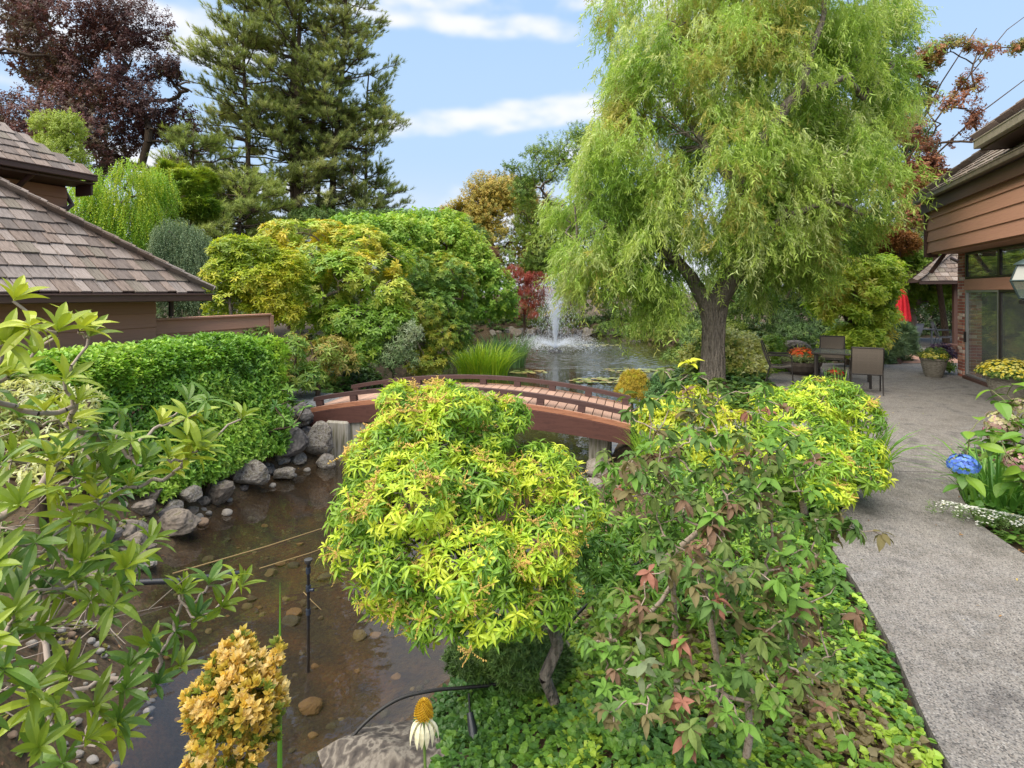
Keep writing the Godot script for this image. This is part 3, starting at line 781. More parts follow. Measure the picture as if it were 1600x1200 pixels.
func sky_picture() -> ImageTexture:      # blue air, paler towards the horizon, with thin drifting clouds all round
	var w := 1536
	var h := 768
	var im := Image.create(w, h, false, Image.FORMAT_RGBF)
	var r := RandomNumberGenerator.new()
	r.seed = 11
	var wisps := [[0.08, 0.345, 0.135, 0.03, 0.10], [-0.10, 0.322, 0.13, 0.016, 0.12], [-0.045, 0.252, 0.085, 0.016, 0.0], [-0.15, 0.178, 0.16, 0.026, 0.0], [-0.205, 0.228, 0.03, 0.014, 0.0], [0.75, 0.20, 0.12, 0.03, 0.05], [-0.34, 0.16, 0.2, 0.03, 0.0]]
	for i in 70:
		var el := r.randf_range(0.12, 1.2)
		wisps.append([r.randf_range(0.95, TAU - 0.95), el, r.randf_range(0.06, 0.3), r.randf_range(0.015, 0.06), r.randf_range(-0.1, 0.15)])
	var f := FastNoiseLite.new()
	f.seed = 5
	f.frequency = 1.0
	f.fractal_octaves = 5
	var top := Vector3(0.22, 0.44, 0.86)
	var mid := Vector3(0.47, 0.66, 0.92)
	var low := Vector3(0.80, 0.84, 0.92)
	var grid := []      # wisps that reach a column
	for x in w:
		grid.append([])
	for q in wisps:
		for x in w:
			var az := (float(x) / w - 0.5) * TAU
			var da: float = wrapf(az - q[0], -PI, PI)
			if absf(da) < q[2] * 1.8 / maxf(cos(q[1]), 0.3):
				grid[x].append(q)
	for y in h / 2:
		var el := (0.5 - (y + 0.5) / h) * PI
		var s := sin(el)
		var air := low.lerp(mid, smoothstep(0.0, 0.26, s)).lerp(top, smoothstep(0.24, 0.95, s))
		for x in w:
			var az := (float(x) / w - 0.5) * TAU
			var cover := 0.0
			for q in grid[x]:
				var da: float = wrapf(az - q[0], -PI, PI) * cos(el)
				var de: float = el - q[1] - da * q[4]
				var e: float = 1.0 - (da * da) / (q[2] * q[2]) - (de * de) / (q[3] * q[3] * (0.5 if de < 0 else 1.3))
				if e > -1.6:
					cover = maxf(cover, smoothstep(-0.35, 0.75, e * 0.55 + 0.75 * f.get_noise_3d(cos(az) * 9.0, el * 26.0, sin(az) * 9.0)))
			var haze := 0.28 * smoothstep(0.26, 0.05, s) * smoothstep(-0.2, 0.4, f.get_noise_3d(cos(az) * 2.5, el * 14.0 + 5.0, sin(az) * 2.5))
			var c := air.lerp(Vector3(0.93, 0.93, 0.965), clampf(cover * 0.9 + haze, 0.0, 1.0))
			im.set_pixel((x + w * 3 / 4) % w, y, Color(c.x, c.y, c.z))
	for y in range(h / 2, h):
		for x in w:
			im.set_pixel(x, y, Color(0.16, 0.17, 0.10))
	return ImageTexture.create_from_image(im)


# ---------------------------------------------------------------- land, water and paving
func land() -> void:
	var xs := []
	var ds := []
	var x := -9.0
	while x <= 9.0:
		xs.append(x); x += 0.2
	while x < 24:
		xs.append(x); x += 0.8
	for k in [27.0, 32.0, 40.0, 60.0, 100.0, 200.0, 500.0]:
		xs.append(k)
	x = -9.8
	while x > -26:
		xs.push_front(x); x -= 0.8
	for k in [-30.0, -40.0, -60.0, -100.0, -200.0, -500.0]:
		xs.push_front(k)
	var d := 1.0
	while d < 14.0:
		ds.append(d); d += 0.2
	while d < 42.0:
		ds.append(d); d += 0.5
	for k in [45.0, 50.0, 60.0, 80.0, 120.0, 200.0, 500.0, 1200.0]:
		ds.append(k)
	for k in [0.0, -2.0, -6.0, -20.0, -60.0, -200.0, -500.0]:
		ds.push_front(k)
	var st := SurfaceTool.new()
	st.begin(Mesh.PRIMITIVE_TRIANGLES)
	st.set_smooth_group(0)
	for q in ds:
		for p in xs:
			# silt and algae cover the bed, bare soil lies above the waterline
			var wet: bool = -40 < p and p < 40 and q > -20 and q < 70 and shore_distance(p, q) + 0.12 * noise_b.get_noise_2d(p * 60.0, q * 60.0) < -0.05
			var blot: float = noise_a.get_noise_2d(p * 45.0, q * 45.0)
			st.set_color((Color(0.36, 0.26, 0.07) if blot > 0.12 else Color(0.17, 0.14, 0.045) if blot > -0.15 else Color(0.52, 0.33, 0.07)) if wet else Color.WHITE)
			st.add_vertex(P(p, ground(p, q), q))
	var n := xs.size()
	for j in ds.size() - 1:
		for i in n - 1:
			var a := j * n + i
			for k in [a, a + n, a + 1, a + 1, a + n, a + n + 1]:
				st.add_index(k)
	st.generate_normals()
	var soil := textured(speckle(512, [lin(0.022, 0.014, 0.008), lin(0.06, 0.038, 0.02), lin(0.10, 0.062, 0.032), lin(0.05, 0.045, 0.02), lin(0.16, 0.10, 0.055)], 0.035, 3, FastNoiseLite.TYPE_SIMPLEX_SMOOTH, 5), Vector3(0.9, 0.9, 0.9), 0.95, relief(0.03, 8), 1.2)
	soil.vertex_color_use_as_albedo = true
	structure("ground", st.commit(), soil)

	# water: a thin sheet that mirrors and lets the bed show through a little murk
	var ripple := relief(0.012, 21, 3)
	var wm := StandardMaterial3D.new()
	wm.albedo_color = Color(0.05, 0.032, 0.010, 0.10).linear_to_srgb()
	wm.transparency = BaseMaterial3D.TRANSPARENCY_ALPHA
	wm.roughness = 0.02
	wm.heightmap_enabled = true
	wm.heightmap_texture = ripple
	wm.heightmap_scale = 0.14
	wm.uv1_triplanar = true
	wm.uv1_world_triplanar = true
	wm.uv1_scale = Vector3(0.55, 0.55, 0.55)
	var near := MB.new()
	near.quad(P(-6, WATER_Y, 1.2), P(4, WATER_Y, 1.2), P(4, WATER_Y, 9.6), P(-6, WATER_Y, 9.6))
	structure("stream_water", near.done(), wm)
	var pm: StandardMaterial3D = wm.duplicate()
	pm.albedo_color = Color(0.05, 0.046, 0.02, 0.62).linear_to_srgb()
	pm.uv1_scale = Vector3(0.35, 0.35, 0.35)
	pm.heightmap_scale = 0.2
	var far := MB.new()
	far.quad(P(-7, WATER_Y, 9.6), P(14, WATER_Y, 9.6), P(14, WATER_Y, 41), P(-7, WATER_Y, 41))
	structure("pond_water", far.done(), pm)

	# exposed aggregate paving in slabs with open joints
	var pebble := speckle(512, [lin(0.06, 0.059, 0.059), lin(0.125, 0.121, 0.117), lin(0.185, 0.179, 0.171), lin(0.235, 0.226, 0.216), lin(0.175, 0.158, 0.142), lin(0.31, 0.30, 0.288)], 0.085, 9, FastNoiseLite.TYPE_CELLULAR)
	var paving := textured(pebble, Vector3(3.1, 3.1, 3.1), 0.9, relief(0.11, 4, 3), 0.12)
	paving.detail_enabled = true
	paving.detail_blend_mode = BaseMaterial3D.BLEND_MODE_MUL
	paving.detail_uv_layer = BaseMaterial3D.DETAIL_UV_2
	paving.detail_albedo = speckle(256, [lin(0.55, 0.54, 0.54), lin(0.9, 0.89, 0.88), lin(1, 0.98, 0.95), lin(0.74, 0.72, 0.69), lin(1, 1, 1)], 0.03, 14, FastNoiseLite.TYPE_SIMPLEX_SMOOTH, 6)
	paving.uv2_triplanar = true
	paving.uv2_world_triplanar = true
	paving.uv2_scale = Vector3(0.23, 0.23, 0.23)
	var slab_a := MB.new()
	slab_a.prism(PackedVector2Array([Vector2(1.55, 1.2), Vector2(1.75, 1.9), Vector2(1.977, 2.585), Vector2(2.21, 3.156), Vector2(2.42, 3.81), Vector2(2.57, 4.36), Vector2(2.95, 4.95), Vector2(3.5, 5.6), Vector2(4.2, 6.28), Vector2(5.05, 6.2), Vector2(4.6, 5.6), Vector2(4.16, 4.88), Vector2(4.02, 4.28), Vector2(3.95, 3.2), Vector2(4.0, 1.2)]), -0.15, 0.0)
	var s1 := structure("path_slab", slab_a.done(), paving)
	var slab_b := MB.new()
	slab_b.prism(PackedVector2Array([Vector2(4.215, 6.295), Vector2(4.75, 7.2), Vector2(5.9, 7.12), Vector2(5.5, 6.7), Vector2(5.07, 6.215)]), -0.15, 0.0)
	structure("path_slab", slab_b.done(), paving)
	var slab_c := MB.new()
	slab_c.prism(PackedVector2Array([Vector2(4.76, 7.215), Vector2(5.1, 8.6), Vector2(5.4, 10), Vector2(5.7, 11.4), Vector2(6.1, 13), Vector2(7.2, 15.0), Vector2(8.6, 15.9), Vector2(13.5, 15.9), Vector2(12.2, 14.4), Vector2(11.0, 13.3), Vector2(8.6, 7.4), Vector2(7.0, 7.6), Vector2(5.92, 7.135)]), -0.15, 0.0)
	structure("patio", slab_c.done(), paving)
	var slab_d := MB.new()
	slab_d.prism(PackedVector2Array([Vector2(11.6, 18.6), Vector2(11.6, 25), Vector2(24, 25), Vector2(24, 17.0), Vector2(15.2, 17.2), Vector2(14.2, 18.6)]), -0.15, 0.0)
	structure("patio", slab_d.done(), paving)
	var slab_e := MB.new()
	slab_e.prism(PackedVector2Array([Vector2(-3.3, 9.75), Vector2(-3.1, 10.9), Vector2(-4.2, 11.4), Vector2(-6.5, 13.5), Vector2(-7.2, 13), Vector2(-4.8, 10.6)]), -0.15, -0.005)
	structure("path_slab", slab_e.done(), textured(pebble, Vector3(0.9, 0.9, 0.9), 0.9, null, 0.0, true, Color(0.85, 0.95, 1.05)))
	var slab_f := MB.new()
	slab_f.prism(PackedVector2Array([Vector2(1.95, 8.35), Vector2(2.3, 9.9), Vector2(3.6, 9.6), Vector2(5.2, 9.3), Vector2(5.0, 8.2), Vector2(3.2, 8.1)]), -0.15, -0.008)
	structure("path_slab", slab_f.done(), paving)
	# the brick coloured ramp between the two terraces
	var ramp := MB.new()
	ramp.quad(P(11.3, 0.01, 15.9), P(13.6, 0.01, 15.9), P(14.4, 0.02, 18.7), P(11.9, 0.02, 18.7))
	structure("ramp", ramp.done(), textured(speckle(256, [lin(0.24, 0.13, 0.09), lin(0.36, 0.21, 0.15), lin(0.30, 0.17, 0.12)], 0.03, 31), Vector3(0.6, 0.6, 0.6), 0.85))


# ---------------------------------------------------------------- houses
var shingle_meshes := []
var shingle_mats := []

func shingle_stock() -> void:
	for w in [0.13, 0.17, 0.21, 0.26]:
		var mb := MB.new()
		mb.box(Transform3D(), Vector3(w - 0.012, 0.028, 0.44), 0.003)
		shingle_meshes.append([w, mb.done()])
	var grain := speckle(256, [lin(0.09, 0.075, 0.065), lin(0.19, 0.16, 0.142), lin(0.25, 0.215, 0.195), lin(0.155, 0.13, 0.115), lin(0.295, 0.26, 0.24)], 0.02, 41, FastNoiseLite.TYPE_SIMPLEX_SMOOTH, 5, 3.0, 0.35)
	var tones := [lin(1, 1, 1), lin(0.74, 0.69, 0.66), lin(1.18, 1.14, 1.1), lin(0.92, 0.82, 0.74), lin(1.1, 1.0, 0.92), lin(0.6, 0.58, 0.56), lin(1.36, 1.33, 1.3), lin(0.86, 0.86, 0.76)]
	for i in tones.size():
		shingle_mats.append(textured(grain, Vector3(1.4, 1.4, 1.1), 0.9, null, 0.0, false, tones[i], Vector3(i * 0.37, i * 0.21, i * 0.53)))

# a hip roof face seen from its eave: corner, direction of the eave, direction of the rise (both level)
func hip_roof(t: Node3D, corner: Vector3, eave: Vector3, rise: Vector3, length: float, depth: float, pitch: float, courses: int, sheet: Material, caps: bool, reach := 99.0) -> void:
	var up := Vector3.UP * pitch
	var o := t.position
	var mb := MB.new(o)
	var drop := Vector3.UP * 0.05
	var c0 := corner - drop
	var c1 := corner + eave * length - drop
	var r0 := corner + (eave + rise + up) * depth - drop
	var r1 := corner + eave * length + (rise + up) * depth - drop
	var b0 := corner + rise * depth * 2.0 - drop
	var b1 := b0 + eave * length
	var mid := (c0 + c1 + r0 + r1 + b0 + b1) / 6.0
	for f in [[c0, c1, r1], [c0, r1, r0], [c0, r0, b0], [b0, r0, r1], [b0, r1, b1], [c0, b0, b1], [c0, b1, c1], [c1, b1, r1]]:
		mb.out(f[0], f[1], f[2], mid)
	var roof := put(t, "roof", mb.done(), sheet)
	var slope := (rise + up).normalized()
	var nrm := slope.cross(eave).normalized()
	if nrm.y < 0:
		nrm = -nrm
	var ex := 0.27
	var cos_p := Vector2(1, pitch).normalized().x
	for i in courses:
		var s_mid := (i * ex + 0.17)
		var run := s_mid * cos_p
		var u := run * 1.0 - R(0.0, 0.12)
		while u < minf(length, reach + run * 0.25):
			var k: Array = shingle_meshes[rng.randi() % 4]
			var w: float = k[0]
			if u + w > run - 0.02:
				var at := corner + eave * (u + w * 0.5) + slope * (s_mid + R(-0.02, 0.02)) + nrm * (0.012 + R(0, 0.006))
				var tilt := 0.085
				var z := (-slope + nrm * tilt).normalized()
				var x := eave
				var y := z.cross(x).normalized()
				if y.y < 0:
					x = -x
					y = z.cross(x).normalized()
				put(roof, "shingle", k[1], shingle_mats[rng.randi() % shingle_mats.size()], Transform3D(Basis(x, y, z), at - o))
			u += w
	if caps:
		var hip := (eave + rise + up).normalized()
		var side := hip.cross(Vector3.UP).normalized()
		var cm := MB.new()
		cm.box(Transform3D(Basis(Vector3.BACK, 0.5), Vector3(0.07, 0.0, 0)), Vector3(0.17, 0.02, 0.42), 0.004)
		cm.box(Transform3D(Basis(Vector3.BACK, -0.5), Vector3(-0.07, 0.0, 0)), Vector3(0.17, 0.02, 0.42), 0.004)
		var capm := cm.done()
		var hn := side.cross(hip).normalized()
		if hn.y < 0:
			hn = -hn
		for i in int(courses * ex * 1.5 / 0.26):
			var z := (-hip + hn * 0.06).normalized()
			var x := hn.cross(z).normalized()
			put(roof, "ridge_shingle", capm, shingle_mats[rng.randi() % 4], Transform3D(Basis(x, z.cross(x), z), corner + hip * (0.16 + i * 0.26) + hn * 0.075 - o))

func run_of_boards(parent: Node3D, o: Vector3, called: String, a: Vector3, b: Vector3, face: Vector3, y0: float, y1: float, high: float, m: Array) -> void:      # lapped siding between two plan points
	var dir := (b - a).normalized()
	var len_ := a.distance_to(b)
	var n := int(round((y1 - y0) / high))
	var hh := (y1 - y0) / n
	for i in n:
		var mb := MB.new()
		var tilt := Basis(dir, Vector3.UP, face)
		mb.box(Transform3D(), Vector3(len_, hh + 0.016, 0.02), 0.002)
		var x := Transform3D(tilt * Basis(Vector3.RIGHT, -0.11), (a + b) * 0.5 + Vector3.UP * (y0 + hh * (i + 0.5) - a.y * 1.0) + face * 0.025 - o)
		put(parent, called, mb.done(), m[rng.randi() % m.size()], x)

func gutter(t: Node3D, a: Vector3, b: Vector3, face: Vector3, m: Material, high := 0.12) -> void:
	var mb := MB.new(t.position)
	var dir := (b - a).normalized()
	var bs := Basis(dir, Vector3.UP, face)
	var len_ := a.distance_to(b)
	var mid := (a + b) * 0.5
	mb.box(Transform3D(bs, mid + face * 0.06 - Vector3.UP * high * 0.5), Vector3(len_, high, 0.11), 0.012)
	mb.box(Transform3D(bs, mid + face * 0.118 - Vector3.UP * 0.012), Vector3(len_ + 0.004, 0.026, 0.02), 0.005)
	put(t, "gutter", mb.done(), m)

var siding_mats := []
var brown_trim: Material
var dark_brown: Material

func house_paint() -> void:
	var t := speckle(256, [lin(0.88, 0.86, 0.85), lin(1, 1, 1), lin(0.94, 0.95, 0.96)], 0.03, 51, FastNoiseLite.TYPE_SIMPLEX_SMOOTH, 5, 0.3, 3.0)
	for k in [1.0, 0.93, 1.06]:
		siding_mats.append(textured(t, Vector3(0.6, 1.6, 0.6), 0.75, null, 0.0, false, lin(0.45 * k, 0.235 * k, 0.16 * k), Vector3(k * 3.0, k, 0)))
	brown_trim = textured(t, Vector3(0.8, 0.8, 0.8), 0.6, null, 0.0, true, lin(0.085, 0.042, 0.032))
	dark_brown = plain(0.045, 0.026, 0.022, 0.5)

func left_houses() -> void:
	# garden house with the shingled roof at eye height
	var c := P(-5.03, 2.07, 9.0)
	var t := thing("garden_house", "brown garden house with a steep shingled roof behind the clipped hedge", "house", P(-7.6, -0.07, 6.6))
	var toward := -ALONG
	hip_roof(t, c, toward, -ACROSS, 7.0, 3.0, 0.81, 10, dark_brown, true, 4.4)
	gutter(t, c + toward * 0.0 + Vector3(0, -0.03, 0), c + toward * 7.0 + Vector3(0, -0.03, 0), ACROSS, brown_trim, 0.12)
	var soffit := MB.new(t.position)
	soffit.box(Transform3D(Basis(ALONG, Vector3.UP, ACROSS), c + toward * 3.5 - ACROSS * 0.32 - Vector3.UP * 0.135), Vector3(6.9, 0.03, 0.6))
	put(t, "soffit", soffit.done(), dark_brown)
	var w0 := c - ACROSS * 0.5 + toward * 0.55
	w0.y = 0
	var w1 := w0 + toward * 6.2
	var wall := MB.new(t.position)
	wall.box(Transform3D(Basis(ALONG, Vector3.UP, ACROSS), (w0 + w1) * 0.5 - ACROSS * 2.4 + Vector3.UP * 0.9), Vector3(6.2, 2.1, 4.76))
	var wn := put(t, "wall", wall.done(), brown_trim)
	var shade: Array = siding_mats
	run_of_boards(wn, t.position, "siding_board", w0, w1, ACROSS, 0.0, 1.95, 0.21, shade)
	# fence that runs on from the house
	var f := thing("board_fence", "low brown fence of horizontal boards between garden house and yellow shrub", "fence", w0 + ALONG * 1.2)
	var f0 := w0 - ACROSS * 0.06
	var f1 := f0 + ALONG * 2.35
	run_of_boards(f, f.position, "board", f0 + ALONG * 0.01, f1, ACROSS, -0.06, 1.6, 0.21, shade)
	var cap := MB.new(f.position)
	cap.box(Transform3D(Basis(ALONG, Vector3.UP, ACROSS), (f0 + f1) * 0.5 + Vector3.UP * 1.625), Vector3(2.4, 0.035, 0.15), 0.005)
	put(f, "cap_rail", cap.done(), shade[0])
	for s in [0.75, 1.55, 2.4]:
		var pm := MB.new(f.position)
		pm.box(Transform3D(Basis(ALONG, Vector3.UP, ACROSS), f0 + ALONG * s + Vector3.UP * 0.76 + ACROSS * (0.02 if s > 2 else -0.06)), Vector3(0.09, 1.69, 0.09), 0.006)
		put(f, "post", pm.done(), shade[1])
	var pipe := MB.new(t.position)
	pipe.tube([w0 + ALONG * 0.35 - ACROSS * 0.1 + Vector3.UP * 1.66, w0 + ALONG * 0.35 - ACROSS * 0.1 + Vector3.UP * 1.95], [0.04, 0.04], 8)
	put(t, "post", pipe.done(), dark_brown)

	# taller house behind
	var c2 := P(-8.44, 4.42, 11.0)
	var h := thing("cedar_house", "tall house with orange cedar siding behind the garden house", "house", P(-12, -0.07, 9.5))
	hip_roof(h, c2, toward, -ACROSS, 6.0, 3.2, 0.81, 9, dark_brown, false, 3.4)
	gutter(h, c2, c2 + toward * 6.0, ACROSS, brown_trim, 0.13)
	var fa := MB.new(h.position)
	fa.box(Transform3D(Basis(ALONG, Vector3.UP, ACROSS), c2 + toward * 3.0 - ACROSS * 0.35 - Vector3.UP * 0.16), Vector3(6.0, 0.04, 0.72))
	fa.box(Transform3D(Basis(ACROSS, Vector3.UP, -ALONG), c2 + toward * 0.02 - ACROSS * 0.3 - Vector3.UP * 0.24), Vector3(0.5, 0.3, 0.04))
	put(h, "soffit", fa.done(), brown_trim)
	var v0 := c2 - ACROSS * 0.7 + toward * 0.12
	v0.y = 0
	var v1 := v0 + toward * 5.8
	var body := MB.new(h.position)
	body.box(Transform3D(Basis(ALONG, Vector3.UP, ACROSS), (v0 + v1) * 0.5 - ACROSS * 2.6 + Vector3.UP * 2.1), Vector3(5.8, 4.4, 5.16))
	var hb := put(h, "wall", body.done(), brown_trim)
	run_of_boards(hb, h.position, "siding_board", v0, v1, ACROSS, 0.0, 4.2, 0.21, siding_mats)
	var dp := MB.new(h.position)
	var q := c2 + ACROSS * 0.02
	dp.tube([q + toward * 1.0 - Vector3.UP * 0.1, q + toward * 1.05 - Vector3.UP * 0.28 - ACROSS * 0.3, v0 + toward * 0.95 + ACROSS * 0.1 + Vector3.UP * 3.95, v0 + toward * 0.93 + ACROSS * 0.1 + Vector3.UP * 3.75, v0 + toward * 0.5 + ACROSS * 0.1 + Vector3.UP * 3.72, v0 + toward * 0.05 + ACROSS * 0.12 + Vector3.UP * 3.76, v0 - toward * 0.06 + ACROSS * 0.08 + Vector3.UP * 3.86, v0 - toward * 0.06 - ACROSS * 0.2 + Vector3.UP * 4.2], [0.045, 0.045, 0.045, 0.045, 0.045, 0.045, 0.045, 0.045], 8)
	put(h, "downspout", dp.done(), brown_trim)

func right_house() -> void:
	var toward := -ALONG
	var t := thing("brick_and_cedar_house", "house with orange siding over a brick pillar and sliding glass doors", "house", P(12.2, -0.02, 10.5))
	var o := t.position
	var c := P(10.40, 4.42, 13.95)
	hip_roof(t, c, toward, ACROSS, 9.0, 3.4, 0.81, 8, dark_brown, true, 6.0)
	var gut := textured(speckle(128, [lin(0.13, 0.10, 0.085), lin(0.19, 0.15, 0.12)], 0.04, 61), Vector3(1, 1, 1), 0.5)
	gutter(t, c, c + toward * 9.0, -ACROSS, gut, 0.12)
	var fb := MB.new(o)
	fb.box(Transform3D(Basis(ALONG, Vector3.UP, ACROSS), c + toward * 4.5 + ACROSS * 0.06 - Vector3.UP * 0.25), Vector3(8.9, 0.26, 0.03))
	put(t, "fascia", fb.done(), brown_trim)
	# siding of the upper storey
	var s0 := P(10.52, 0, 13.72)
	var s1 := s0 + toward * 8.6
	var up := MB.new(o)
	up.box(Transform3D(Basis(ALONG, Vector3.UP, ACROSS), (s0 + s1) * 0.5 + ACROSS * 0.1 + Vector3.UP * 3.7), Vector3(8.6, 1.2, 0.18))
	var un := put(t, "wall", up.done(), brown_trim)
	run_of_boards(un, o, "siding_board", s0, s1, -ACROSS, 3.06, 4.17, 0.275, siding_mats)
	var so := MB.new(o)
	so.box(Transform3D(Basis(ALONG, Vector3.UP, ACROSS), (s0 + s1) * 0.5 + ACROSS * 2.0 + Vector3.UP * 3.05), Vector3(8.6, 0.05, 3.9))
	put(t, "soffit", so.done(), siding_mats[1])
	var cb := MB.new(o)
	cb.box(Transform3D(Basis(ALONG, Vector3.UP, ACROSS), s0 - toward * 0.03 + ACROSS * 0.05 + Vector3.UP * 3.6), Vector3(0.06, 1.3, 0.3), 0.006)
	cb.box(Transform3D(Basis(ALONG, Vector3.UP, ACROSS) * Basis(Vector3.RIGHT, 0.55), s0 - toward * 0.03 + ACROSS * 0.22 + Vector3.UP * 2.86), Vector3(0.06, 0.7, 0.09), 0.006)
	put(t, "corner_brace", cb.done(), brown_trim)
	# door plane: 0.75 m inside the siding
	var p0 := s0 + ACROSS * 0.62 + toward * 0.05
	# brick pillar
	var bricks := []
	var bm := MB.new()
	bm.box(Transform3D(), Vector3(0.255, 0.062, 0.1), 0.005)
	var brick := bm.done()
	for k in [lin(0.36, 0.12, 0.08), lin(0.30, 0.10, 0.07), lin(0.42, 0.18, 0.12), lin(0.24, 0.085, 0.065), lin(0.62, 0.48, 0.41), lin(0.50, 0.27, 0.19)]:
		bricks.append(textured(speckle(64, [lin(0.8, 0.8, 0.8), lin(1, 1, 1), lin(0.88, 0.88, 0.88)], 0.08, 71), Vector3(3, 3, 3), 0.9, null, 0.0, false, k))
	var core := MB.new(o)
	core.box(Transform3D(Basis(ALONG, Vector3.UP, ACROSS), p0 + ACROSS * 0.14 + toward * 0.14 + Vector3.UP * 1.5), Vector3(0.352, 3.06, 0.352))
	var pil := put(t, "pillar", core.done(), plain(0.42, 0.38, 0.34, 0.95))
	for i in 41:
		var y := 0.045 + i * 0.0735
		for k in 4:
			var turn := Basis(ALONG, Vector3.UP, ACROSS) * Basis(Vector3.UP, PI / 2 * k + (0.0 if i % 2 == 0 else 0.0))
			var at := p0 + ACROSS * 0.14 + toward * 0.14 + turn * Vector3(0.052 if i % 2 == 0 else -0.052, y, 0.132)
			put(pil, "brick", brick, bricks[rng.randi() % 6], Transform3D(turn, at - o))
	# post and downspout at the pillar's outer side
	var dp := MB.new(o)
	dp.tube([p0 - toward * 0.2 + ACROSS * 0.2, p0 - toward * 0.2 + ACROSS * 0.2 + Vector3.UP * 2.6, p0 - toward * 0.24 + ACROSS * 0.1 + Vector3.UP * 2.8, p0 - toward * 0.6 + Vector3.UP * 2.95], [0.042, 0.042, 0.042, 0.042], 8)
	put(t, "downspout", dp.done(), brown_trim)
	# glazing
	var dk := plain(0.035, 0.03, 0.028, 0.35, 0.4)
	var alu := plain(0.42, 0.42, 0.42, 0.4, 0.7)
	var g0 := p0 + toward * 0.36
	var bs := Basis(ALONG, Vector3.UP, ACROSS)
	var hd := MB.new(o)
	hd.box(Transform3D(bs, g0 + toward * 3.5 + Vector3.UP * 2.25 + ACROSS * 0.02), Vector3(7.0, 0.26, 0.12), 0.006)
	put(t, "header_board", hd.done(), siding_mats[0])
	var sl := MB.new(o)
	sl.box(Transform3D(bs, g0 + toward * 3.5 + Vector3.UP * 0.03), Vector3(7.0, 0.08, 0.16), 0.006)
	put(t, "sill", sl.done(), brown_trim)
	var glass := StandardMaterial3D.new()
	glass.albedo_color = Color(0.9, 0.95, 0.93, 0.06)
	glass.transparency = BaseMaterial3D.TRANSPARENCY_ALPHA
	glass.roughness = 0.0
	for i in 4:
		var u0 := 0.02 + i * 1.75
		for s in [[0.075, 2.12, "glass_door"], [2.385, 3.02, "transom_window"]]:
			var y0: float = s[0]
			var y1: float = s[1]
			var fr := MB.new(o)
			var ww := 0.05
			for q in [[u0 + ww * 0.5, ww], [u0 + 1.75 - ww * 0.5, ww]]:
				fr.box(Transform3D(bs, g0 + toward * q[0] + Vector3.UP * (y0 + y1) * 0.5), Vector3(q[1], y1 - y0, 0.06), 0.004)
			for q in [y0 + 0.025, y1 - 0.025]:
				fr.box(Transform3D(bs, g0 + toward * (u0 + 0.875) + Vector3.UP * q), Vector3(1.65, 0.05, 0.058), 0.004)
			var fn := put(t, s[2], fr.done(), alu if i == 0 and y0 < 1 else dk)
			var gl := MB.new(o)
			gl.quad(g0 + toward * (u0 + 0.05) + Vector3.UP * (y0 + 0.05), g0 + toward * (u0 + 1.7) + Vector3.UP * (y0 + 0.05), g0 + toward * (u0 + 1.7) + Vector3.UP * (y1 - 0.05), g0 + toward * (u0 + 0.05) + Vector3.UP * (y1 - 0.05))
			put(fn, "pane", gl.done(), glass)
			var g2 := MB.new(o)
			var off := ACROSS * 0.02
			g2.quad(g0 + off + toward * (u0 + 0.05) + Vector3.UP * (y0 + 0.05), g0 + off + toward * (u0 + 1.7) + Vector3.UP * (y0 + 0.05), g0 + off + toward * (u0 + 1.7) + Vector3.UP * (y1 - 0.05), g0 + off + toward * (u0 + 0.05) + Vector3.UP * (y1 - 0.05))
			put(fn, "pane", g2.done(), glass)
			if y0 < 1 and i == 0:
				var hn := MB.new(o)
				hn.box(Transform3D(bs, g0 + toward * (u0 + 0.06) - ACROSS * 0.05 + Vector3.UP * 1.0), Vector3(0.03, 0.25, 0.05), 0.006)
				put(fn, "handle", hn.done(), dk)
	# the room behind the glass
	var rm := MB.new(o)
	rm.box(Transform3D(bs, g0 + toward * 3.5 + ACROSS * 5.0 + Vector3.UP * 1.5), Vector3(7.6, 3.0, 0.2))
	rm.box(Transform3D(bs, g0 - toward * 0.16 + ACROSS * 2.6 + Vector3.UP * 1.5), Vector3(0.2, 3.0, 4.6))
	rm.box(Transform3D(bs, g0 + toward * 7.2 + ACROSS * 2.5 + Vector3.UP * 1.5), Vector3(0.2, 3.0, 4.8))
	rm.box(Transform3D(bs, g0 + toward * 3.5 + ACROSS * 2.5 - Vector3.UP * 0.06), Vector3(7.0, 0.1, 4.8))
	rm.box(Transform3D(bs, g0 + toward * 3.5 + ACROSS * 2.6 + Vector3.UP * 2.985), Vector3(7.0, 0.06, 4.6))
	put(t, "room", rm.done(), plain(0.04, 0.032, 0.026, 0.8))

	# nearer wing with its own higher eave
	var w := thing("house_wing", "grey gutter and shingled eave of the nearer wing above orange siding", "house", P(11.4, -0.02, 6.0))
	var e := P(8.62, 4.86, 10.0)
	hip_roof(w, e, toward, ACROSS, 5.5, 3.4, 0.81, 6, dark_brown, true, 3.0)
	var gg := textured(speckle(128, [lin(0.22, 0.19, 0.15), lin(0.30, 0.26, 0.21)], 0.04, 62), Vector3(1, 1, 1), 0.5)
	gutter(w, e, e + toward * 5.5, -ACROSS, gg, 0.16)
	var ws := MB.new(w.position)
	ws.box(Transform3D(bs, e + toward * 2.75 + ACROSS * 0.42 - Vector3.UP * 0.17), Vector3(5.5, 0.04, 0.85))
	ws.box(Transform3D(bs, e + toward * 0.02 + ACROSS * 0.42 - Vector3.UP * 0.1), Vector3(0.04, 0.2, 0.85))
	put(w, "soffit", ws.done(), brown_trim)
	var wb := MB.new(w.position)
	wb.box(Transform3D(bs, e + toward * 3.0 + ACROSS * 2.6 - Vector3.UP * 0.42), Vector3(4.8, 0.46, 3.0))
	put(w, "wall", wb.done(), siding_mats[0])

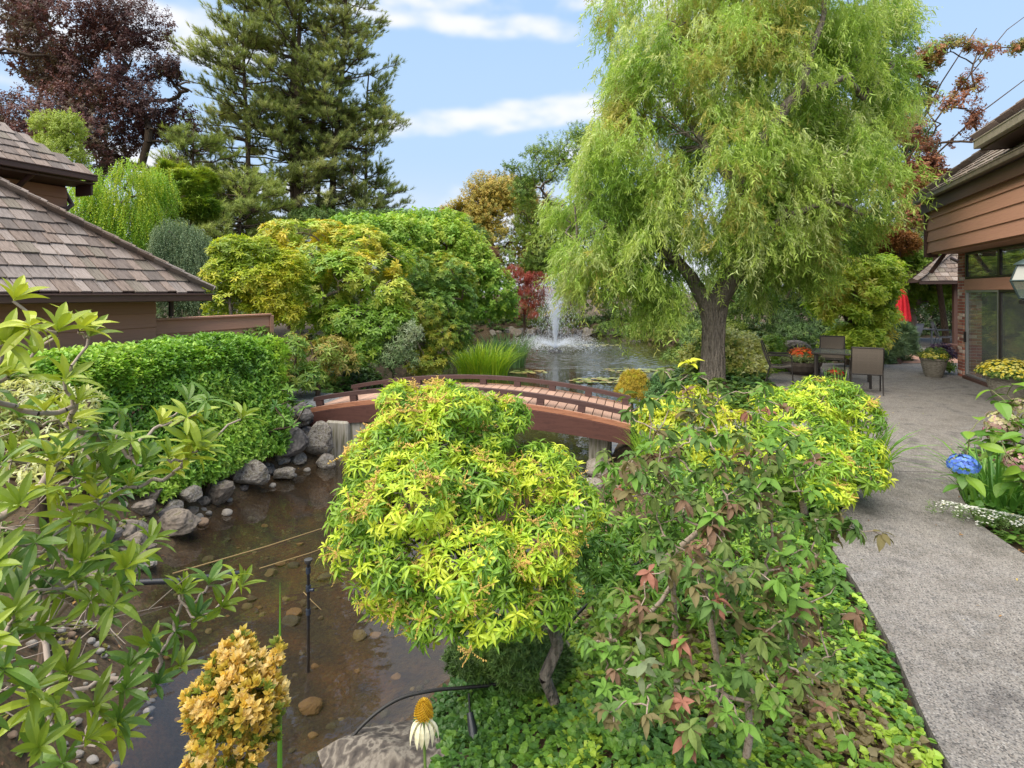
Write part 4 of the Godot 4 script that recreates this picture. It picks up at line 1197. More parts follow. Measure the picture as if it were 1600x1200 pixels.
	# far wing beyond the second terrace
	var a := thing("garden_pavilion", "small shingled roof on brown posts behind the brick pillar", "pavilion", P(16.6, 0.0, 20.6))
	var k := P(14.95, 2.5, 20.0)
	hip_roof(a, k, ACROSS, ALONG, 4.5, 2.2, 0.75, 7, dark_brown, true, 4.0)
	gutter(a, k, k + ACROSS * 4.5, -ALONG, dark_brown, 0.13)
	for u in [1.25, 4.0]:
		var pm := MB.new(a.position)
		pm.box(Transform3D(bs, k + ACROSS * u + ALONG * 0.4 - Vector3.UP * 1.27), Vector3(0.2, 2.48, 0.2), 0.01)
		put(a, "post", pm.done(), brown_trim)


# ---------------------------------------------------------------- footbridge
func footbridge() -> void:
	var o := P(1.83, 0, 8.4)
	var run := Vector3(-0.9755, 0, -0.22)
	var wide := Vector3(0.22, 0, -0.9755)
	var L := 5.5
	var Wd := 1.5
	var t := thing("footbridge", "arched wooden footbridge with dark low rails over the stream", "bridge", o + run * 2.75 + wide * 0.75 + Vector3.UP * -0.1)
	var b := t.position
	var arch := func(s: float) -> float: return 0.02 + 0.29 * (1.0 - pow(2.0 * s / L - 1.0, 2.0))
	var slope := func(s: float) -> float: return atan(-0.29 * 2.0 * (2.0 * s / L - 1.0) * 2.0 / L)
	var wood := []
	var gr := speckle(256, [lin(0.78, 0.72, 0.7), lin(1, 1, 1), lin(0.88, 0.84, 0.82), lin(1.08, 1.06, 1.05)], 0.025, 81, FastNoiseLite.TYPE_SIMPLEX_SMOOTH, 5, 3.0, 0.3)
	for k in [1.0, 0.9, 1.1, 0.96, 1.18]:
		wood.append(textured(gr, Vector3(1.6, 1.6, 0.7), 0.75, null, 0.0, false, lin(0.38 * k, 0.245 * k, 0.185 * k), Vector3(k * 7.0, 0, k * 3.0)))
	var worn := speckle(256, [lin(0.5, 0.48, 0.46), lin(1, 1, 1), lin(0.75, 0.7, 0.68), lin(1.25, 1.2, 1.15), lin(0.9, 0.9, 0.85), lin(1.7, 1.6, 1.5)], 0.03, 83, FastNoiseLite.TYPE_SIMPLEX_SMOOTH, 6, 0.35, 2.4)
	var rail_m := textured(worn, Vector3(0.8, 1.2, 0.8), 0.7, null, 0.0, true, lin(0.075, 0.038, 0.035))
	var beam_m := textured(worn, Vector3(0.8, 1.2, 0.8), 0.75, null, 0.0, true, lin(0.085, 0.032, 0.024))
	var edge_m := textured(worn, Vector3(0.8, 1.2, 0.8), 0.75, null, 0.0, true, lin(0.36, 0.16, 0.09))
	var n := 37
	var pm := MB.new()
	pm.box(Transform3D(), Vector3(L / n - 0.009, 0.04, Wd), 0.004)
	var plank := pm.done()
	var deck := MB.new(b)
	for i in n:
		var s := (i + 0.5) * L / n
		var at: Vector3 = o + run * s + wide * Wd * 0.5 + Vector3.UP * (arch.call(s) - 0.02)
		var turn := Basis(run, Vector3.UP, run.cross(Vector3.UP)) * Basis(Vector3.BACK, slope.call(s))
		put(t, "plank", plank, wood[rng.randi() % wood.size()], Transform3D(turn, at - b + Vector3.UP * R(-0.002, 0.002)))
	for side in [0.0, 1.0]:
		var fm := MB.new(b)
		var nm := MB.new(b)
		var rm := MB.new(b)
		var out := wide * (-1.0 if side == 0.0 else 1.0)
		var e: Vector3 = o + wide * Wd * side
		for i in 40:
			var s0 := L * i / 40.0
			var s1 := L * (i + 1) / 40.0
			for q in [[fm, -0.075, -0.30, 0.02, 0.07, 0.7], [nm, 0.005, -0.07, 0.0, 0.035, 1.0], [rm, 0.175, 0.105, -0.14, -0.05, 1.0]]:
				var mb: MB = q[0]
				var c := []
				for s in [s0, s1]:
					var y: float = arch.call(s)
					var at: Vector3 = e + run * s
					var lo: float = y + q[2] if q[5] == 1.0 else y * q[5] + q[2]
					c.append([at + out * q[4] + Vector3.UP * (y + q[1]), at + out * q[4] + Vector3.UP * lo, at + out * q[3] + Vector3.UP * lo, at + out * q[3] + Vector3.UP * (y + q[1])])
				var mid: Vector3 = (c[0][0] + c[0][2] + c[1][0] + c[1][2]) / 4.0
				for k in 4:
					var j := (k + 1) % 4
					mb.out(c[0][k], c[0][j], c[1][j], mid)
					mb.out(c[0][k], c[1][j], c[1][k], mid)
				if i == 0:
					mb.out(c[0][0], c[0][1], c[0][2], mid)
					mb.out(c[0][0], c[0][2], c[0][3], mid)
				if i == 39:
					mb.out(c[1][0], c[1][1], c[1][2], mid)
					mb.out(c[1][0], c[1][2], c[1][3], mid)
		put(t, "side_beam", fm.done(), beam_m)
		put(t, "edge_board", nm.done(), edge_m)
		var rail := put(t, "rail", rm.done(), rail_m)
		for i in 9:
			var s := 0.1 + i * (L - 0.2) / 8.0
			var bm := MB.new(b)
			bm.box(Transform3D(Basis(run, Vector3.UP, run.cross(Vector3.UP)) * Basis(Vector3.BACK, slope.call(s)), e + run * s - out * 0.095 + Vector3.UP * (arch.call(s) + 0.052)), Vector3(0.12, 0.104, 0.085), 0.004)
			put(rail, "rail_block", bm.done(), rail_m)
	# concrete piers under both ends
	var conc := textured(speckle(256, [lin(0.10, 0.10, 0.055), lin(0.27, 0.25, 0.20), lin(0.36, 0.34, 0.30), lin(0.22, 0.21, 0.13)], 0.02, 91, FastNoiseLite.TYPE_SIMPLEX_SMOOTH, 5, 2.0, 0.4), Vector3(0.9, 0.5, 0.9), 0.95)
	for q in [[4.95, 0.3, 0.42, 0.85], [4.62, 0.36, 0.3, 0.75], [0.5, 0.75, 0.34, 0.85]]:
		var cm := MB.new(b)
		var at: Vector3 = o + run * q[0] + wide * q[1]
		cm.box(Transform3D(Basis(run, Vector3.UP, run.cross(Vector3.UP)), Vector3(at.x, -0.76, at.z)), Vector3(q[2], 1.2, q[3]), 0.03)
		put(t, "pier", cm.done(), conc)


# ---------------------------------------------------------------- trees and shrubs that stand round the pond
var bark_grey: Material
var bark_brown: Material
var bark_pale: Material

func barks() -> void:
	bark_grey = textured(speckle(256, [lin(0.05, 0.042, 0.035), lin(0.13, 0.11, 0.09), lin(0.22, 0.19, 0.16), lin(0.10, 0.085, 0.065)], 0.03, 101, FastNoiseLite.TYPE_SIMPLEX_SMOOTH, 5, 2.2, 0.4), Vector3(1.6, 0.8, 1.6), 0.95, relief(0.03, 12), 2.5)
	bark_brown = textured(speckle(256, [lin(0.035, 0.024, 0.016), lin(0.09, 0.062, 0.042), lin(0.15, 0.105, 0.07)], 0.03, 102, FastNoiseLite.TYPE_SIMPLEX_SMOOTH, 5, 2.2, 0.4), Vector3(2.0, 1.0, 2.0), 0.95)
	bark_pale = textured(speckle(256, [lin(0.14, 0.10, 0.075), lin(0.27, 0.21, 0.165), lin(0.36, 0.29, 0.24), lin(0.2, 0.15, 0.11)], 0.04, 103), Vector3(4, 4, 4), 0.9)

func willow() -> void:
	var base := P(4.72, -0.25, 13.0)
	var t := thing("willow_tree", "tall curly willow with a thick furrowed trunk beside the pond", "tree", base)
	# trunk with deep furrows
	var pts := []
	var rads := []
	var rows := 60
	var sides := 84
	var ring := []
	for i in rows + 1:
		var s := float(i) / rows
		var y := -0.15 + s * 2.5
		var r := 0.255 + 0.10 * pow(1.0 - s, 5.0) + 0.08 * smoothstep(0.6, 1.0, s)
		var c := base + Vector3(0.03 * sin(s * 4.0) + 0.10 * s, y, 0.02 * cos(s * 3.0))
		var row := []
		for k in sides:
			var a := TAU * k / sides
			var q := Vector3(cos(a), 0, sin(a))
			var f := absf(noise_a.get_noise_3d(cos(a) * 42.0, y * 11.0, sin(a) * 42.0)) * 2.0
			var lobes := 1.0 + 0.05 * sin(a * 3.0 + s) + 0.16 * smoothstep(0.65, 1.0, s) * cos(a * 2.0 + 0.3)
			row.append(c + q * r * lobes * (0.93 + 0.15 * minf(f, 0.8) + 0.03 * noise_a.get_noise_3d(cos(a) * 160.0, y * 50.0, sin(a) * 160.0)))
		ring.append(row)
	var tm := MB.new(base)
	for i in rows:
		for k in sides:
			var j := (k + 1) % sides
			tm.quad(ring[i][k], ring[i][j], ring[i + 1][j], ring[i + 1][k])
	for k in sides - 2:
		tm.tri(ring[rows][0], ring[rows][k + 1], ring[rows][k + 2])
	put(t, "trunk", tm.done(), bark_grey)
	var top := base + Vector3(0.1, 2.2, 0)
	var limbs := [
		[[0.1, 2.0, 0.05, 0.23], [0.45, 3.2, 0.6, 0.2], [0.3, 4.4, 1.0, 0.17], [0.7, 5.6, 1.25, 0.14], [1.4, 6.6, 1.35, 0.105], [1.9, 7.9, 1.2, 0.07], [2.3, 9.0, 0.9, 0.04]],
		[[-0.05, 2.0, 0.0, 0.2], [-0.7, 2.9, 0.3, 0.13], [-1.5, 3.6, 0.2, 0.09], [-2.4, 3.9, 0.3, 0.06], [-3.2, 3.5, 0.4, 0.03]],
		[[0.25, 2.1, 0.0, 0.18], [1.0, 2.9, -0.4, 0.12], [1.7, 3.6, -0.2, 0.1], [2.3, 4.6, -0.5, 0.07], [3.0, 5.6, -0.4, 0.04]],
		[[0.3, 4.4, 1.2, 0.13], [-0.4, 5.6, 0.8, 0.1], [-0.9, 6.9, 0.2, 0.07], [-1.0, 8.4, 0.0, 0.04]],
		[[1.4, 6.6, 1.35, 0.09], [2.6, 7.0, 1.2, 0.06], [3.5, 6.8, 0.3, 0.03]],
		[[0.45, 3.2, 0.6, 0.14], [1.3, 4.0, 1.1, 0.08], [2.2, 4.3, 1.3, 0.05], [2.9, 4.0, 1.2, 0.03]]]
	var starts := []
	for l in limbs:
		var lm := MB.new(base)
		var pp := []
		var rr := []
		for k in l.size() - 1:
			for s in 4:
				var q: Array = l[k]
				var w: Array = l[k + 1]
				var e := s / 4.0
				pp.append(base + Vector3(lerpf(q[0], w[0], e), lerpf(q[1], w[1], e), lerpf(q[2], w[2], e)) + (unit() * 0.03 if k + s > 0 else Vector3.ZERO))
				rr.append(lerpf(q[3], w[3], e))
			starts.append(base + Vector3(l[k + 1][0], l[k + 1][1], l[k + 1][2]))
		pp.append(starts[-1])
		rr.append(l[-1][3])
		lm.tube(pp, rr, 9)
		put(t, "limb", lm.done(), bark_grey)
	var bl: Array = CROWN["willow"]
	var tw := MB.new(base)
	for b in bl:
		var c := P(b[0], b[1], b[2])
		for i in 7:
			var u := unit()
			u.y = absf(u.y)
			var tip := c + Vector3(u.x * b[3], u.y * b[4] * 0.9, u.z * b[5]) * R(0.6, 0.95)
			var from: Vector3 = starts[0]
			for s in starts:
				if s.distance_squared_to(tip) < from.distance_squared_to(tip) and s.y < tip.y + 0.6:
					from = s
			var mid := from.lerp(tip, 0.5) + Vector3.UP * from.distance_to(tip) * 0.18 + unit() * 0.2
			var m2 := from.lerp(tip, 0.8) + Vector3.UP * from.distance_to(tip) * 0.10 + unit() * 0.15
			tw.tube([from, mid, m2, tip], [0.03, 0.02, 0.013, 0.006], 5, false)
	put(t, "branches", tw.done(), bark_grey)
	var strands := []
	var loose := []
	for b in bl:
		loose.append([b[0], b[1], b[2], b[3] * 1.16, b[4] * 1.12, b[5] * 1.15])
	for i in 5:
		strands.append(strand_mesh(24, [0.4, 0.55, 0.32, 0.75, 0.45][i], 0.125, 0.019, 300 + i, 0.5))
	foliage(t, bl, strands, leafy(0.5, 0.95), 15500, {"shell": 0.62, "gap": 0.03, "freq": 0.85, "mode": 1, "sway": 0.68, "low": -0.95, "rough": 0.35, "size": Vector2(0.7, 1.25), "tones": [lin(0.14, 0.23, 0.04), lin(0.21, 0.33, 0.05), lin(0.29, 0.42, 0.065), lin(0.40, 0.49, 0.14), lin(0.40, 0.35, 0.09)]})
	foliage(t, loose, strands, leafy(0.5, 0.95), 5200, {"shell": 0.25, "gap": 0.14, "freq": 1.1, "mode": 1, "sway": 0.5, "low": -0.95, "rough": 0.5, "size": Vector2(0.7, 1.3), "tones": [lin(0.26, 0.38, 0.06), lin(0.36, 0.46, 0.09), lin(0.5, 0.55, 0.2)]})

func pine(label: String, trunks: Array, tones: Array, tuft: float) -> Node3D:
	# trunks: [x, d, height, radius, lean, lowest branch, longest branch, number of branches]
	var base := P(trunks[0][0], -0.06, trunks[0][1])
	var t := thing("pine_tree", label, "tree", base, "pines behind the garden")
	var xs := [[], []]
	var cs := [[], []]
	var lb := MB.new(base)
	for q in trunks:
		var mb := MB.new(base)
		var pts := []
		var rr := []
		for i in 13:
			var s := i / 12.0
			pts.append(P(q[0] + q[4] * s + 0.10 * sin(s * 9.0 + q[0]), -0.2 + q[2] * s, q[1] + 0.1 * cos(s * 5.0)))
			rr.append(lerpf(q[3], 0.04, pow(s, 1.3)))
		mb.tube(pts, rr, 9)
		put(t, "trunk", mb.done(), bark_brown)
		for i in q[7]:
			var e := pow(rng.randf(), 0.85)
			var h := lerpf(q[5], q[2] - 0.4, e)
			var f: float = h / q[2] * 12.0
			var from: Vector3 = pts[mini(int(f), 12)].lerp(pts[mini(int(f) + 1, 12)], f - int(f))
			var az := R(0, TAU)
			var dir := Vector3(cos(az), 0, sin(az))
			var len_: float = q[6] * (0.30 + 0.70 * sin(PI * clampf(0.22 + 0.72 * e, 0.0, 1.0))) * R(0.45, 1.1)
			var way := []
			for k in 5:
				var s := k / 4.0
				way.append(from + dir * len_ * s + Vector3.UP * len_ * (R(-0.16, 0.12) * s + R(0.1, 0.34) * s * s) + unit() * 0.16 * s)
			lb.tube(way, [0.055, 0.045, 0.034, 0.022, 0.01], 4, false)
			for k in int(5 + len_ * 5.0):
				var s := 1.0 - 0.68 * pow(rng.randf(), 1.5)
				var g := s * 4.0
				var p: Vector3 = way[mini(int(g), 3)].lerp(way[mini(int(g), 3) + 1], g - mini(int(g), 3))
				var side := dir.rotated(Vector3.UP, R(-1.3, 1.3))
				var tip := p + side * R(0.15, 0.75) + Vector3.UP * R(-0.05, 0.35)
				lb.tube([p, tip], [0.014, 0.006], 3, false)
				for w in [1.0, 0.55]:
					var j := rng.randi() % 2
					var z := R(0.75, 1.3) * tuft
					xs[j].append(Transform3D(facing(side * 0.7 + Vector3.UP * 0.8 + unit() * 0.3, R(0, TAU)).scaled(Vector3(z, z, z)), p.lerp(tip, w) - base))
					cs[j].append(pick_tone(tones, tip, 0.6))
	put(t, "branches", lb.done(), bark_brown)
	for j in 2:
		many(t, "needles", [tuft_mesh(34, 0.26, 0.022, 401, 0.2, 1.35), tuft_mesh(30, 0.24, 0.024, 402, 0.1, 1.25)][j], leafy(0.6, 0.8), xs[j], cs[j])
	return t

func background() -> void:
	var pine_tones := [lin(0.17, 0.20, 0.055), lin(0.24, 0.27, 0.07), lin(0.32, 0.34, 0.09), lin(0.38, 0.36, 0.13)]
	pine("tall pine with a pair of close trunks left of the gap in the trees", [[-13.0, 32.0, 23.0, 0.24, 0.3, 5.0, 3.6, 105], [-12.5, 31.6, 24.0, 0.27, 0.2, 6.0, 3.6, 95], [-15.0, 31.0, 20.5, 0.18, -0.2, 4.0, 3.8, 120]], pine_tones, 1.0)
	var pb := pine("tall pine nearest the open sky with bare grey twigs low down", [[-11.3, 33.0, 23.0, 0.25, 1.4, 4.0, 3.8, 125], [-11.9, 33.4, 17.0, 0.16, 0.3, 7.0, 2.6, 50], [-9.6, 34.0, 16.0, 0.15, 0.7, 3.5, 2.6, 75]], pine_tones, 1.0)
	var dead := MB.new(pb.position)
	var tips := []
	for i in 130:
		var u := unit()
		tips.append(P(-10.6, 8.9, 32.4) + Vector3(u.x * 1.6, u.y * 1.4, u.z * 0.9))
	for i in 90:
		var u := unit()
		tips.append(P(-11.8, 5.4, 32.0) + Vector3(u.x * 2.4, u.y * 0.9, u.z * 0.9))
	branches(dead, P(-11.2, 6.4, 32.6), tips, 0.012, 0.1, 4, 0.3)
	put(pb, "dead_twigs", dead.done(), bark_pale)
	pine("short bushy pine in front of the tall pines", [[-13.2, 27.0, 8.2, 0.15, -0.3, 1.6, 3.0, 80], [-15.2, 27.0, 10.4, 0.13, -0.6, 2.4, 2.6, 80], [-11.0, 28.0, 5.6, 0.1, 0.2, 1.4, 2.4, 45]], [lin(0.17, 0.21, 0.05), lin(0.24, 0.28, 0.06), lin(0.31, 0.35, 0.08)], 1.0)

	var small := [spray_mesh(14, 0.34, 0.13, 0.075, 501), spray_mesh(12, 0.3, 0.14, 0.07, 502)]
	tree("copper_beech", "dark purple leaved tree behind the upper roof", "tree", P(-21, -0.06, 27), P(-20.6, 5.0, 27), 0.4, 0.3, CROWN["beech"], small, leafy(0.5, 0.7), 8200, bark_brown, {"shell": 0.8, "gap": 0.02, "freq": 0.4, "low": -0.9, "rough": 0.4, "tones": [lin(0.05, 0.02, 0.022), lin(0.08, 0.03, 0.033), lin(0.12, 0.045, 0.045), lin(0.10, 0.065, 0.045)], "r_tip": 0.02})

	var hang := [strand_mesh(24, 0.7, 0.055, 0.032, 511, 0.1), strand_mesh(24, 0.9, 0.055, 0.03, 512, 0.1)]
	tree("weeping_birch", "lime green weeping tree beside the orange house wall", "tree", P(-11.6, -0.06, 16.2), P(-11.6, 4.6, 16.2), 0.12, 0.07, CROWN["weeping_birch"], hang, leafy(0.45, 0.8), 2300, bark_grey, {"shell": 0.6, "gap": -0.3, "freq": 0.9, "mode": 1, "low": -0.9, "tones": [lin(0.10, 0.22, 0.02), lin(0.17, 0.31, 0.03), lin(0.26, 0.40, 0.035), lin(0.38, 0.44, 0.03)]})
	var fan := [tuft_mesh(40, 0.22, 0.03, 521, -0.3, 0.5), tuft_mesh(36, 0.2, 0.03, 522, -0.2, 0.6)]
	tree("golden_cypress", "golden green cypress with layered fans behind the weeping trees", "tree", P(-11.0, -0.06, 18.6), P(-11.0, 4.2, 18.6), 0.12, 0.08, CROWN["golden_cypress"], fan, leafy(0.6, 0.5), 2300, bark_brown, {"shell": 0.5, "gap": -0.1, "freq": 1.3, "mode": 2, "tones": [lin(0.11, 0.19, 0.02), lin(0.22, 0.29, 0.025), lin(0.36, 0.38, 0.03)]})
	var hang2 := [strand_mesh(26, 0.5, 0.035, 0.02, 531, 0.1)]
	tree("blue_weeping_conifer", "grey green weeping shrub above the garden house roof edge", "tree", P(-8.9, -0.06, 14.5), P(-8.9, 2.6, 14.5), 0.08, 0.05, CROWN["blue_weeper"], hang2, leafy(0.6, 0.4), 3400, bark_grey, {"shell": 0.5, "gap": -0.4, "freq": 1.4, "mode": 1, "low": -0.95, "tones": [lin(0.075, 0.115, 0.06), lin(0.12, 0.165, 0.09), lin(0.19, 0.235, 0.13)]})
	tree("domed_tree", "light green rounded treetop showing over the upper roof", "tree", P(-16.9, -0.06, 20.2), P(-16.9, 5.5, 20.2), 0.12, 0.08, CROWN["dome_tree"], [spray_mesh(14, 0.2, 0.07, 0.035, 541)], leafy(0.5, 0.7), 1300, bark_brown, {"gap": -0.5, "tones": [lin(0.17, 0.26, 0.03), lin(0.3, 0.36, 0.05)]})

	var mid := [spray_mesh(14, 0.34, 0.13, 0.07, 551), spray_mesh(14, 0.3, 0.12, 0.06, 552)]
	tree("mixed_shrub", "green hedgerow shrub behind the rhododendrons under the pines", "shrub", P(-6.2, -0.06, 30), P(-6.2, 3.2, 30), 0.15, 0.1, CROWN["hedgerow"], mid, leafy(0.5, 0.6), 2600, bark_brown, {"gap": -0.4, "freq": 0.5, "tones": [lin(0.06, 0.11, 0.025), lin(0.10, 0.17, 0.03), lin(0.17, 0.23, 0.04)]})
	tree("amber_tree", "amber and olive leaved tree across the pond", "tree", P(-1.2, -0.06, 42), P(-1.2, 5.4, 42), 0.22, 0.16, CROWN["amber_tree"], mid, leafy(0.5, 0.6), 6500, bark_brown, {"shell": 0.8, "gap": -0.2, "size": Vector2(0.9, 1.5), "freq": 0.35, "low": -0.9, "rough": 0.45, "tones": [lin(0.24, 0.21, 0.04), lin(0.36, 0.27, 0.045), lin(0.44, 0.27, 0.045), lin(0.28, 0.30, 0.05)]})
	tree("broadleaf_tree", "green broadleaf tree behind the willow across the pond", "tree", P(4.2, -0.06, 38), P(4.2, 6.4, 38), 0.26, 0.18, CROWN["green_tree"], mid, leafy(0.5, 0.6), 4300, bark_brown, {"shell": 0.8, "gap": -0.12, "freq": 0.4, "low": -0.9, "rough": 0.45, "tones": [lin(0.09, 0.15, 0.025), lin(0.15, 0.22, 0.03), lin(0.22, 0.28, 0.04)]})
	var fine := [spray_mesh(16, 0.22, 0.08, 0.03, 561), spray_mesh(16, 0.2, 0.08, 0.028, 562)]
	tree("red_maple", "dark red japanese maple on the far shore behind the fountain", "tree", P(0.8, -0.3, 33.6), P(0.8, 1.0, 33.4), 0.09, 0.07, CROWN["red_maple"], fine, leafy(0.5, 0.6), 2000, bark_brown, {"gap": -0.4, "mode": 2, "freq": 0.8, "tones": [lin(0.19, 0.03, 0.025), lin(0.29, 0.045, 0.035), lin(0.38, 0.075, 0.055)]})
	tree("plum_maple", "plum coloured shrub tip left of the amber tree", "shrub", P(-1.5, -0.2, 36.2), P(-1.5, 2.4, 36.2), 0.08, 0.06, CROWN["purple_maple"], fine, leafy(0.5, 0.6), 700, bark_brown, {"gap": -0.4, "tones": [lin(0.11, 0.03, 0.03), lin(0.17, 0.045, 0.04)]})
	tree("far_thicket", "dark green thicket closing the far end of the pond", "thicket", P(4.0, -0.06, 41), P(4.0, 2.0, 41), 0.2, 0.15, CROWN["far_dark"], mid, leafy(0.55, 0.5), 9500, bark_brown, {"gap": -0.45, "freq": 0.5, "low": -0.8, "tones": [lin(0.05, 0.08, 0.022), lin(0.08, 0.13, 0.03), lin(0.13, 0.18, 0.04), lin(0.19, 0.19, 0.05)]})
	for q in [[-12.4, 62, 9.5], [-9.6, 60, 10.2], [-8.0, 63, 11.2], [-11.0, 65, 10.6], [-6.8, 64, 10.4], [-14.0, 61, 9.8]]:
		var base := P(q[0], -0.06, q[1])
		var t := thing("distant_fir", "pointed fir top on the skyline beyond the amber tree", "tree", base, "distant firs on the skyline")
		var mb := MB.new(base)
		mb.tube([base - Vector3.UP * 0.1, base + Vector3.UP * q[2]], [0.2, 0.03], 6)
		put(t, "trunk", mb.done(), bark_brown)
		var cone := []
		for i in 9:
			var s := i / 8.0
			cone.append([q[0] + R(-0.1, 0.1), lerpf(q[2] * 0.35, q[2] - 0.2, s), q[1], lerpf(1.5, 0.16, s), 0.5, lerpf(1.5, 0.16, s)])
		foliage(t, cone, [tuft_mesh(30, 0.4, 0.05, 571, -0.3, 0.7)], leafy(0.6, 0.3), 420, {"gap": -0.3, "tones": [lin(0.05, 0.075, 0.035), lin(0.08, 0.1, 0.045)]})
	tree("shore_shrub", "low green shrubs along the right shore beyond the willow", "shrub", P(9.6, -0.5, 27.5), P(9.6, 0.0, 27.5), 0.06, 0.05, CROWN["shore_shrubs"], mid, leafy(0.5, 0.6), 2600, bark_brown, {"gap": -0.6, "size": Vector2(0.6, 1.0), "tones": [lin(0.07, 0.12, 0.025), lin(0.12, 0.19, 0.03), lin(0.2, 0.24, 0.04)]})
	tree("shade_tree", "dense dark green tree just behind the willow trunk", "tree", P(12.2, -0.06, 25), P(12.2, 3.0, 25), 0.25, 0.2, CROWN["right_dark_a"], mid, leafy(0.5, 0.5), 4600, bark_brown, {"gap": -0.3, "freq": 0.5, "low": -0.8, "tones": [lin(0.04, 0.08, 0.02), lin(0.07, 0.13, 0.025), lin(0.12, 0.18, 0.03)]})
	tree("shade_tree", "dense green tree between the willow and the bronze maple", "tree", P(16.6, -0.06, 26), P(16.6, 3.0, 26), 0.25, 0.2, CROWN["right_dark_b"], mid, leafy(0.5, 0.5), 5200, bark_brown, {"gap": -0.3, "freq": 0.5, "low": -0.8, "tones": [lin(0.05, 0.09, 0.02), lin(0.09, 0.14, 0.025), lin(0.15, 0.19, 0.035), lin(0.17, 0.14, 0.035)]})
	var star := [spray_mesh(14, 0.18, 0.11, 0.042, 581, 0.4, 0.2), spray_mesh(14, 0.16, 0.10, 0.04, 582, 0.4, 0.2)]
	tree("green_japanese_maple", "yellow green japanese maple in layers behind the patio table", "tree", P(9.6, -0.06, 15.6), P(9.7, 0.9, 15.5), 0.09, 0.07, CROWN["green_maple"], star, leafy(0.5, 0.9), 2500, bark_brown, {"gap": -0.12, "up": 1.1, "shell": 0.5, "rough": 0.4, "size": Vector2(1.1, 1.7), "freq": 2.2, "low": -0.8, "tones": [lin(0.26, 0.38, 0.04), lin(0.42, 0.54, 0.05), lin(0.58, 0.64, 0.07), lin(0.60, 0.48, 0.08)]})
	# bronze maple with long bare branch tips over the roof
	var bm := tree("bronze_maple", "bronze red maple with thin branches against the sky beside the house", "tree", P(17.6, -0.06, 22.0), P(16.2, 4.4, 21.0), 0.12, 0.07, CROWN["bronze_maple"], [spray_mesh(12, 0.2, 0.10, 0.055, 591), spray_mesh(10, 0.2, 0.10, 0.05, 592)], leafy(0.5, 0.7), 2300, bark_brown, {"shell": 0.9, "gap": -0.05, "freq": 0.9, "low": -0.95, "rough": 0.4, "twigs": 3, "r_tip": 0.012, "tones": [lin(0.14, 0.055, 0.035), lin(0.22, 0.075, 0.045), lin(0.30, 0.10, 0.055), lin(0.24, 0.17, 0.05), lin(0.14, 0.17, 0.04)]})
	var lines := MB.new(bm.position)
	for q in [[[14.2, 6.5, 20.0], [15.8, 9.3, 19.2], [17.2, 11.2, 18.9], [18.6, 12.3, 18.6]], [[14.6, 6.2, 20.0], [16.3, 8.3, 19.0], [17.6, 9.4, 18.6], [19.4, 10.6, 18.2]], [[14.4, 7.0, 20.0], [15.4, 9.6, 19.5], [16.4, 11.4, 19.2]], [[15.0, 6.0, 20], [16.6, 7.0, 19], [17.8, 7.3, 18.6]]]:
		var pts := []
		for k in q:
			pts.append(P(k[0], k[1], k[2]))
		lines.tube(pts, [0.04, 0.024, 0.015, 0.006].slice(0, pts.size()), 5, false)
	put(bm, "limb", lines.done(), bark_brown)
	tree("orange_maple", "orange brown maple peeping out left of the siding", "tree", P(15.9, -0.06, 22.4), P(15.9, 2.8, 22.4), 0.12, 0.09, CROWN["orange_maple"], star, leafy(0.5, 0.7), 1500, bark_brown, {"gap": -0.35, "mode": 2, "freq": 1.0, "tones": [lin(0.24, 0.09, 0.03), lin(0.34, 0.14, 0.04), lin(0.27, 0.19, 0.04)]})
	tree("leafy_shrub_tree", "bright green small tree with bare stems under the far eaves", "tree", P(17.4, -0.06, 23.6), P(17.2, 1.4, 23.4), 0.13, 0.1, CROWN["bright_vine"], mid, leafy(0.5, 0.8), 2400, bark_pale, {"gap": -0.35, "freq": 0.8, "tones": [lin(0.09, 0.19, 0.02), lin(0.17, 0.30, 0.03), lin(0.26, 0.38, 0.04)]})
	tree("evergreen_hedge", "dark evergreen hedge closing the terrace behind the red umbrella", "hedge", P(20, -0.06, 29), P(20, 1.5, 29), 0.15, 0.1, [[17, 0.8, 29, 3.4, 2.4, 1.4], [22, 0.8, 29, 3.4, 2.6, 1.4], [26, 1, 28, 3, 3, 1.6], [13, 0.9, 29, 3, 2.4, 1.2], [19, 3.8, 31, 4, 2.8, 1.5], [25, 4.2, 31, 4, 3.4, 1.5], [19.5, 0.6, 27.5, 2.4, 1.5, 1.0], [23.5, 0.6, 27.5, 2.4, 1.5, 1.0]], mid, leafy(0.55, 0.4), 9000, bark_brown, {"gap": -0.9, "low": -0.95, "tones": [lin(0.02, 0.035, 0.012), lin(0.035, 0.06, 0.016), lin(0.06, 0.09, 0.022)]})
	tree("evergreen_hedge", "dark evergreen hedge closing the garden behind the garden house", "hedge", P(-14, -0.06, 24), P(-14, 1.5, 24), 0.15, 0.1, [[-18, 2.2, 24, 3.4, 2.6, 1.2], [-13, 2.0, 23, 3.0, 2.2, 1.2], [-9, 1.8, 22, 3.0, 2.2, 1.2], [-6, 1.6, 24, 2.6, 2.0, 1.2], [-23, 2.4, 24, 3.4, 2.6, 1.2]], mid, leafy(0.55, 0.4), 4200, bark_brown, {"gap": -0.6, "tones": [lin(0.03, 0.05, 0.014), lin(0.05, 0.085, 0.02), lin(0.09, 0.12, 0.03)]})

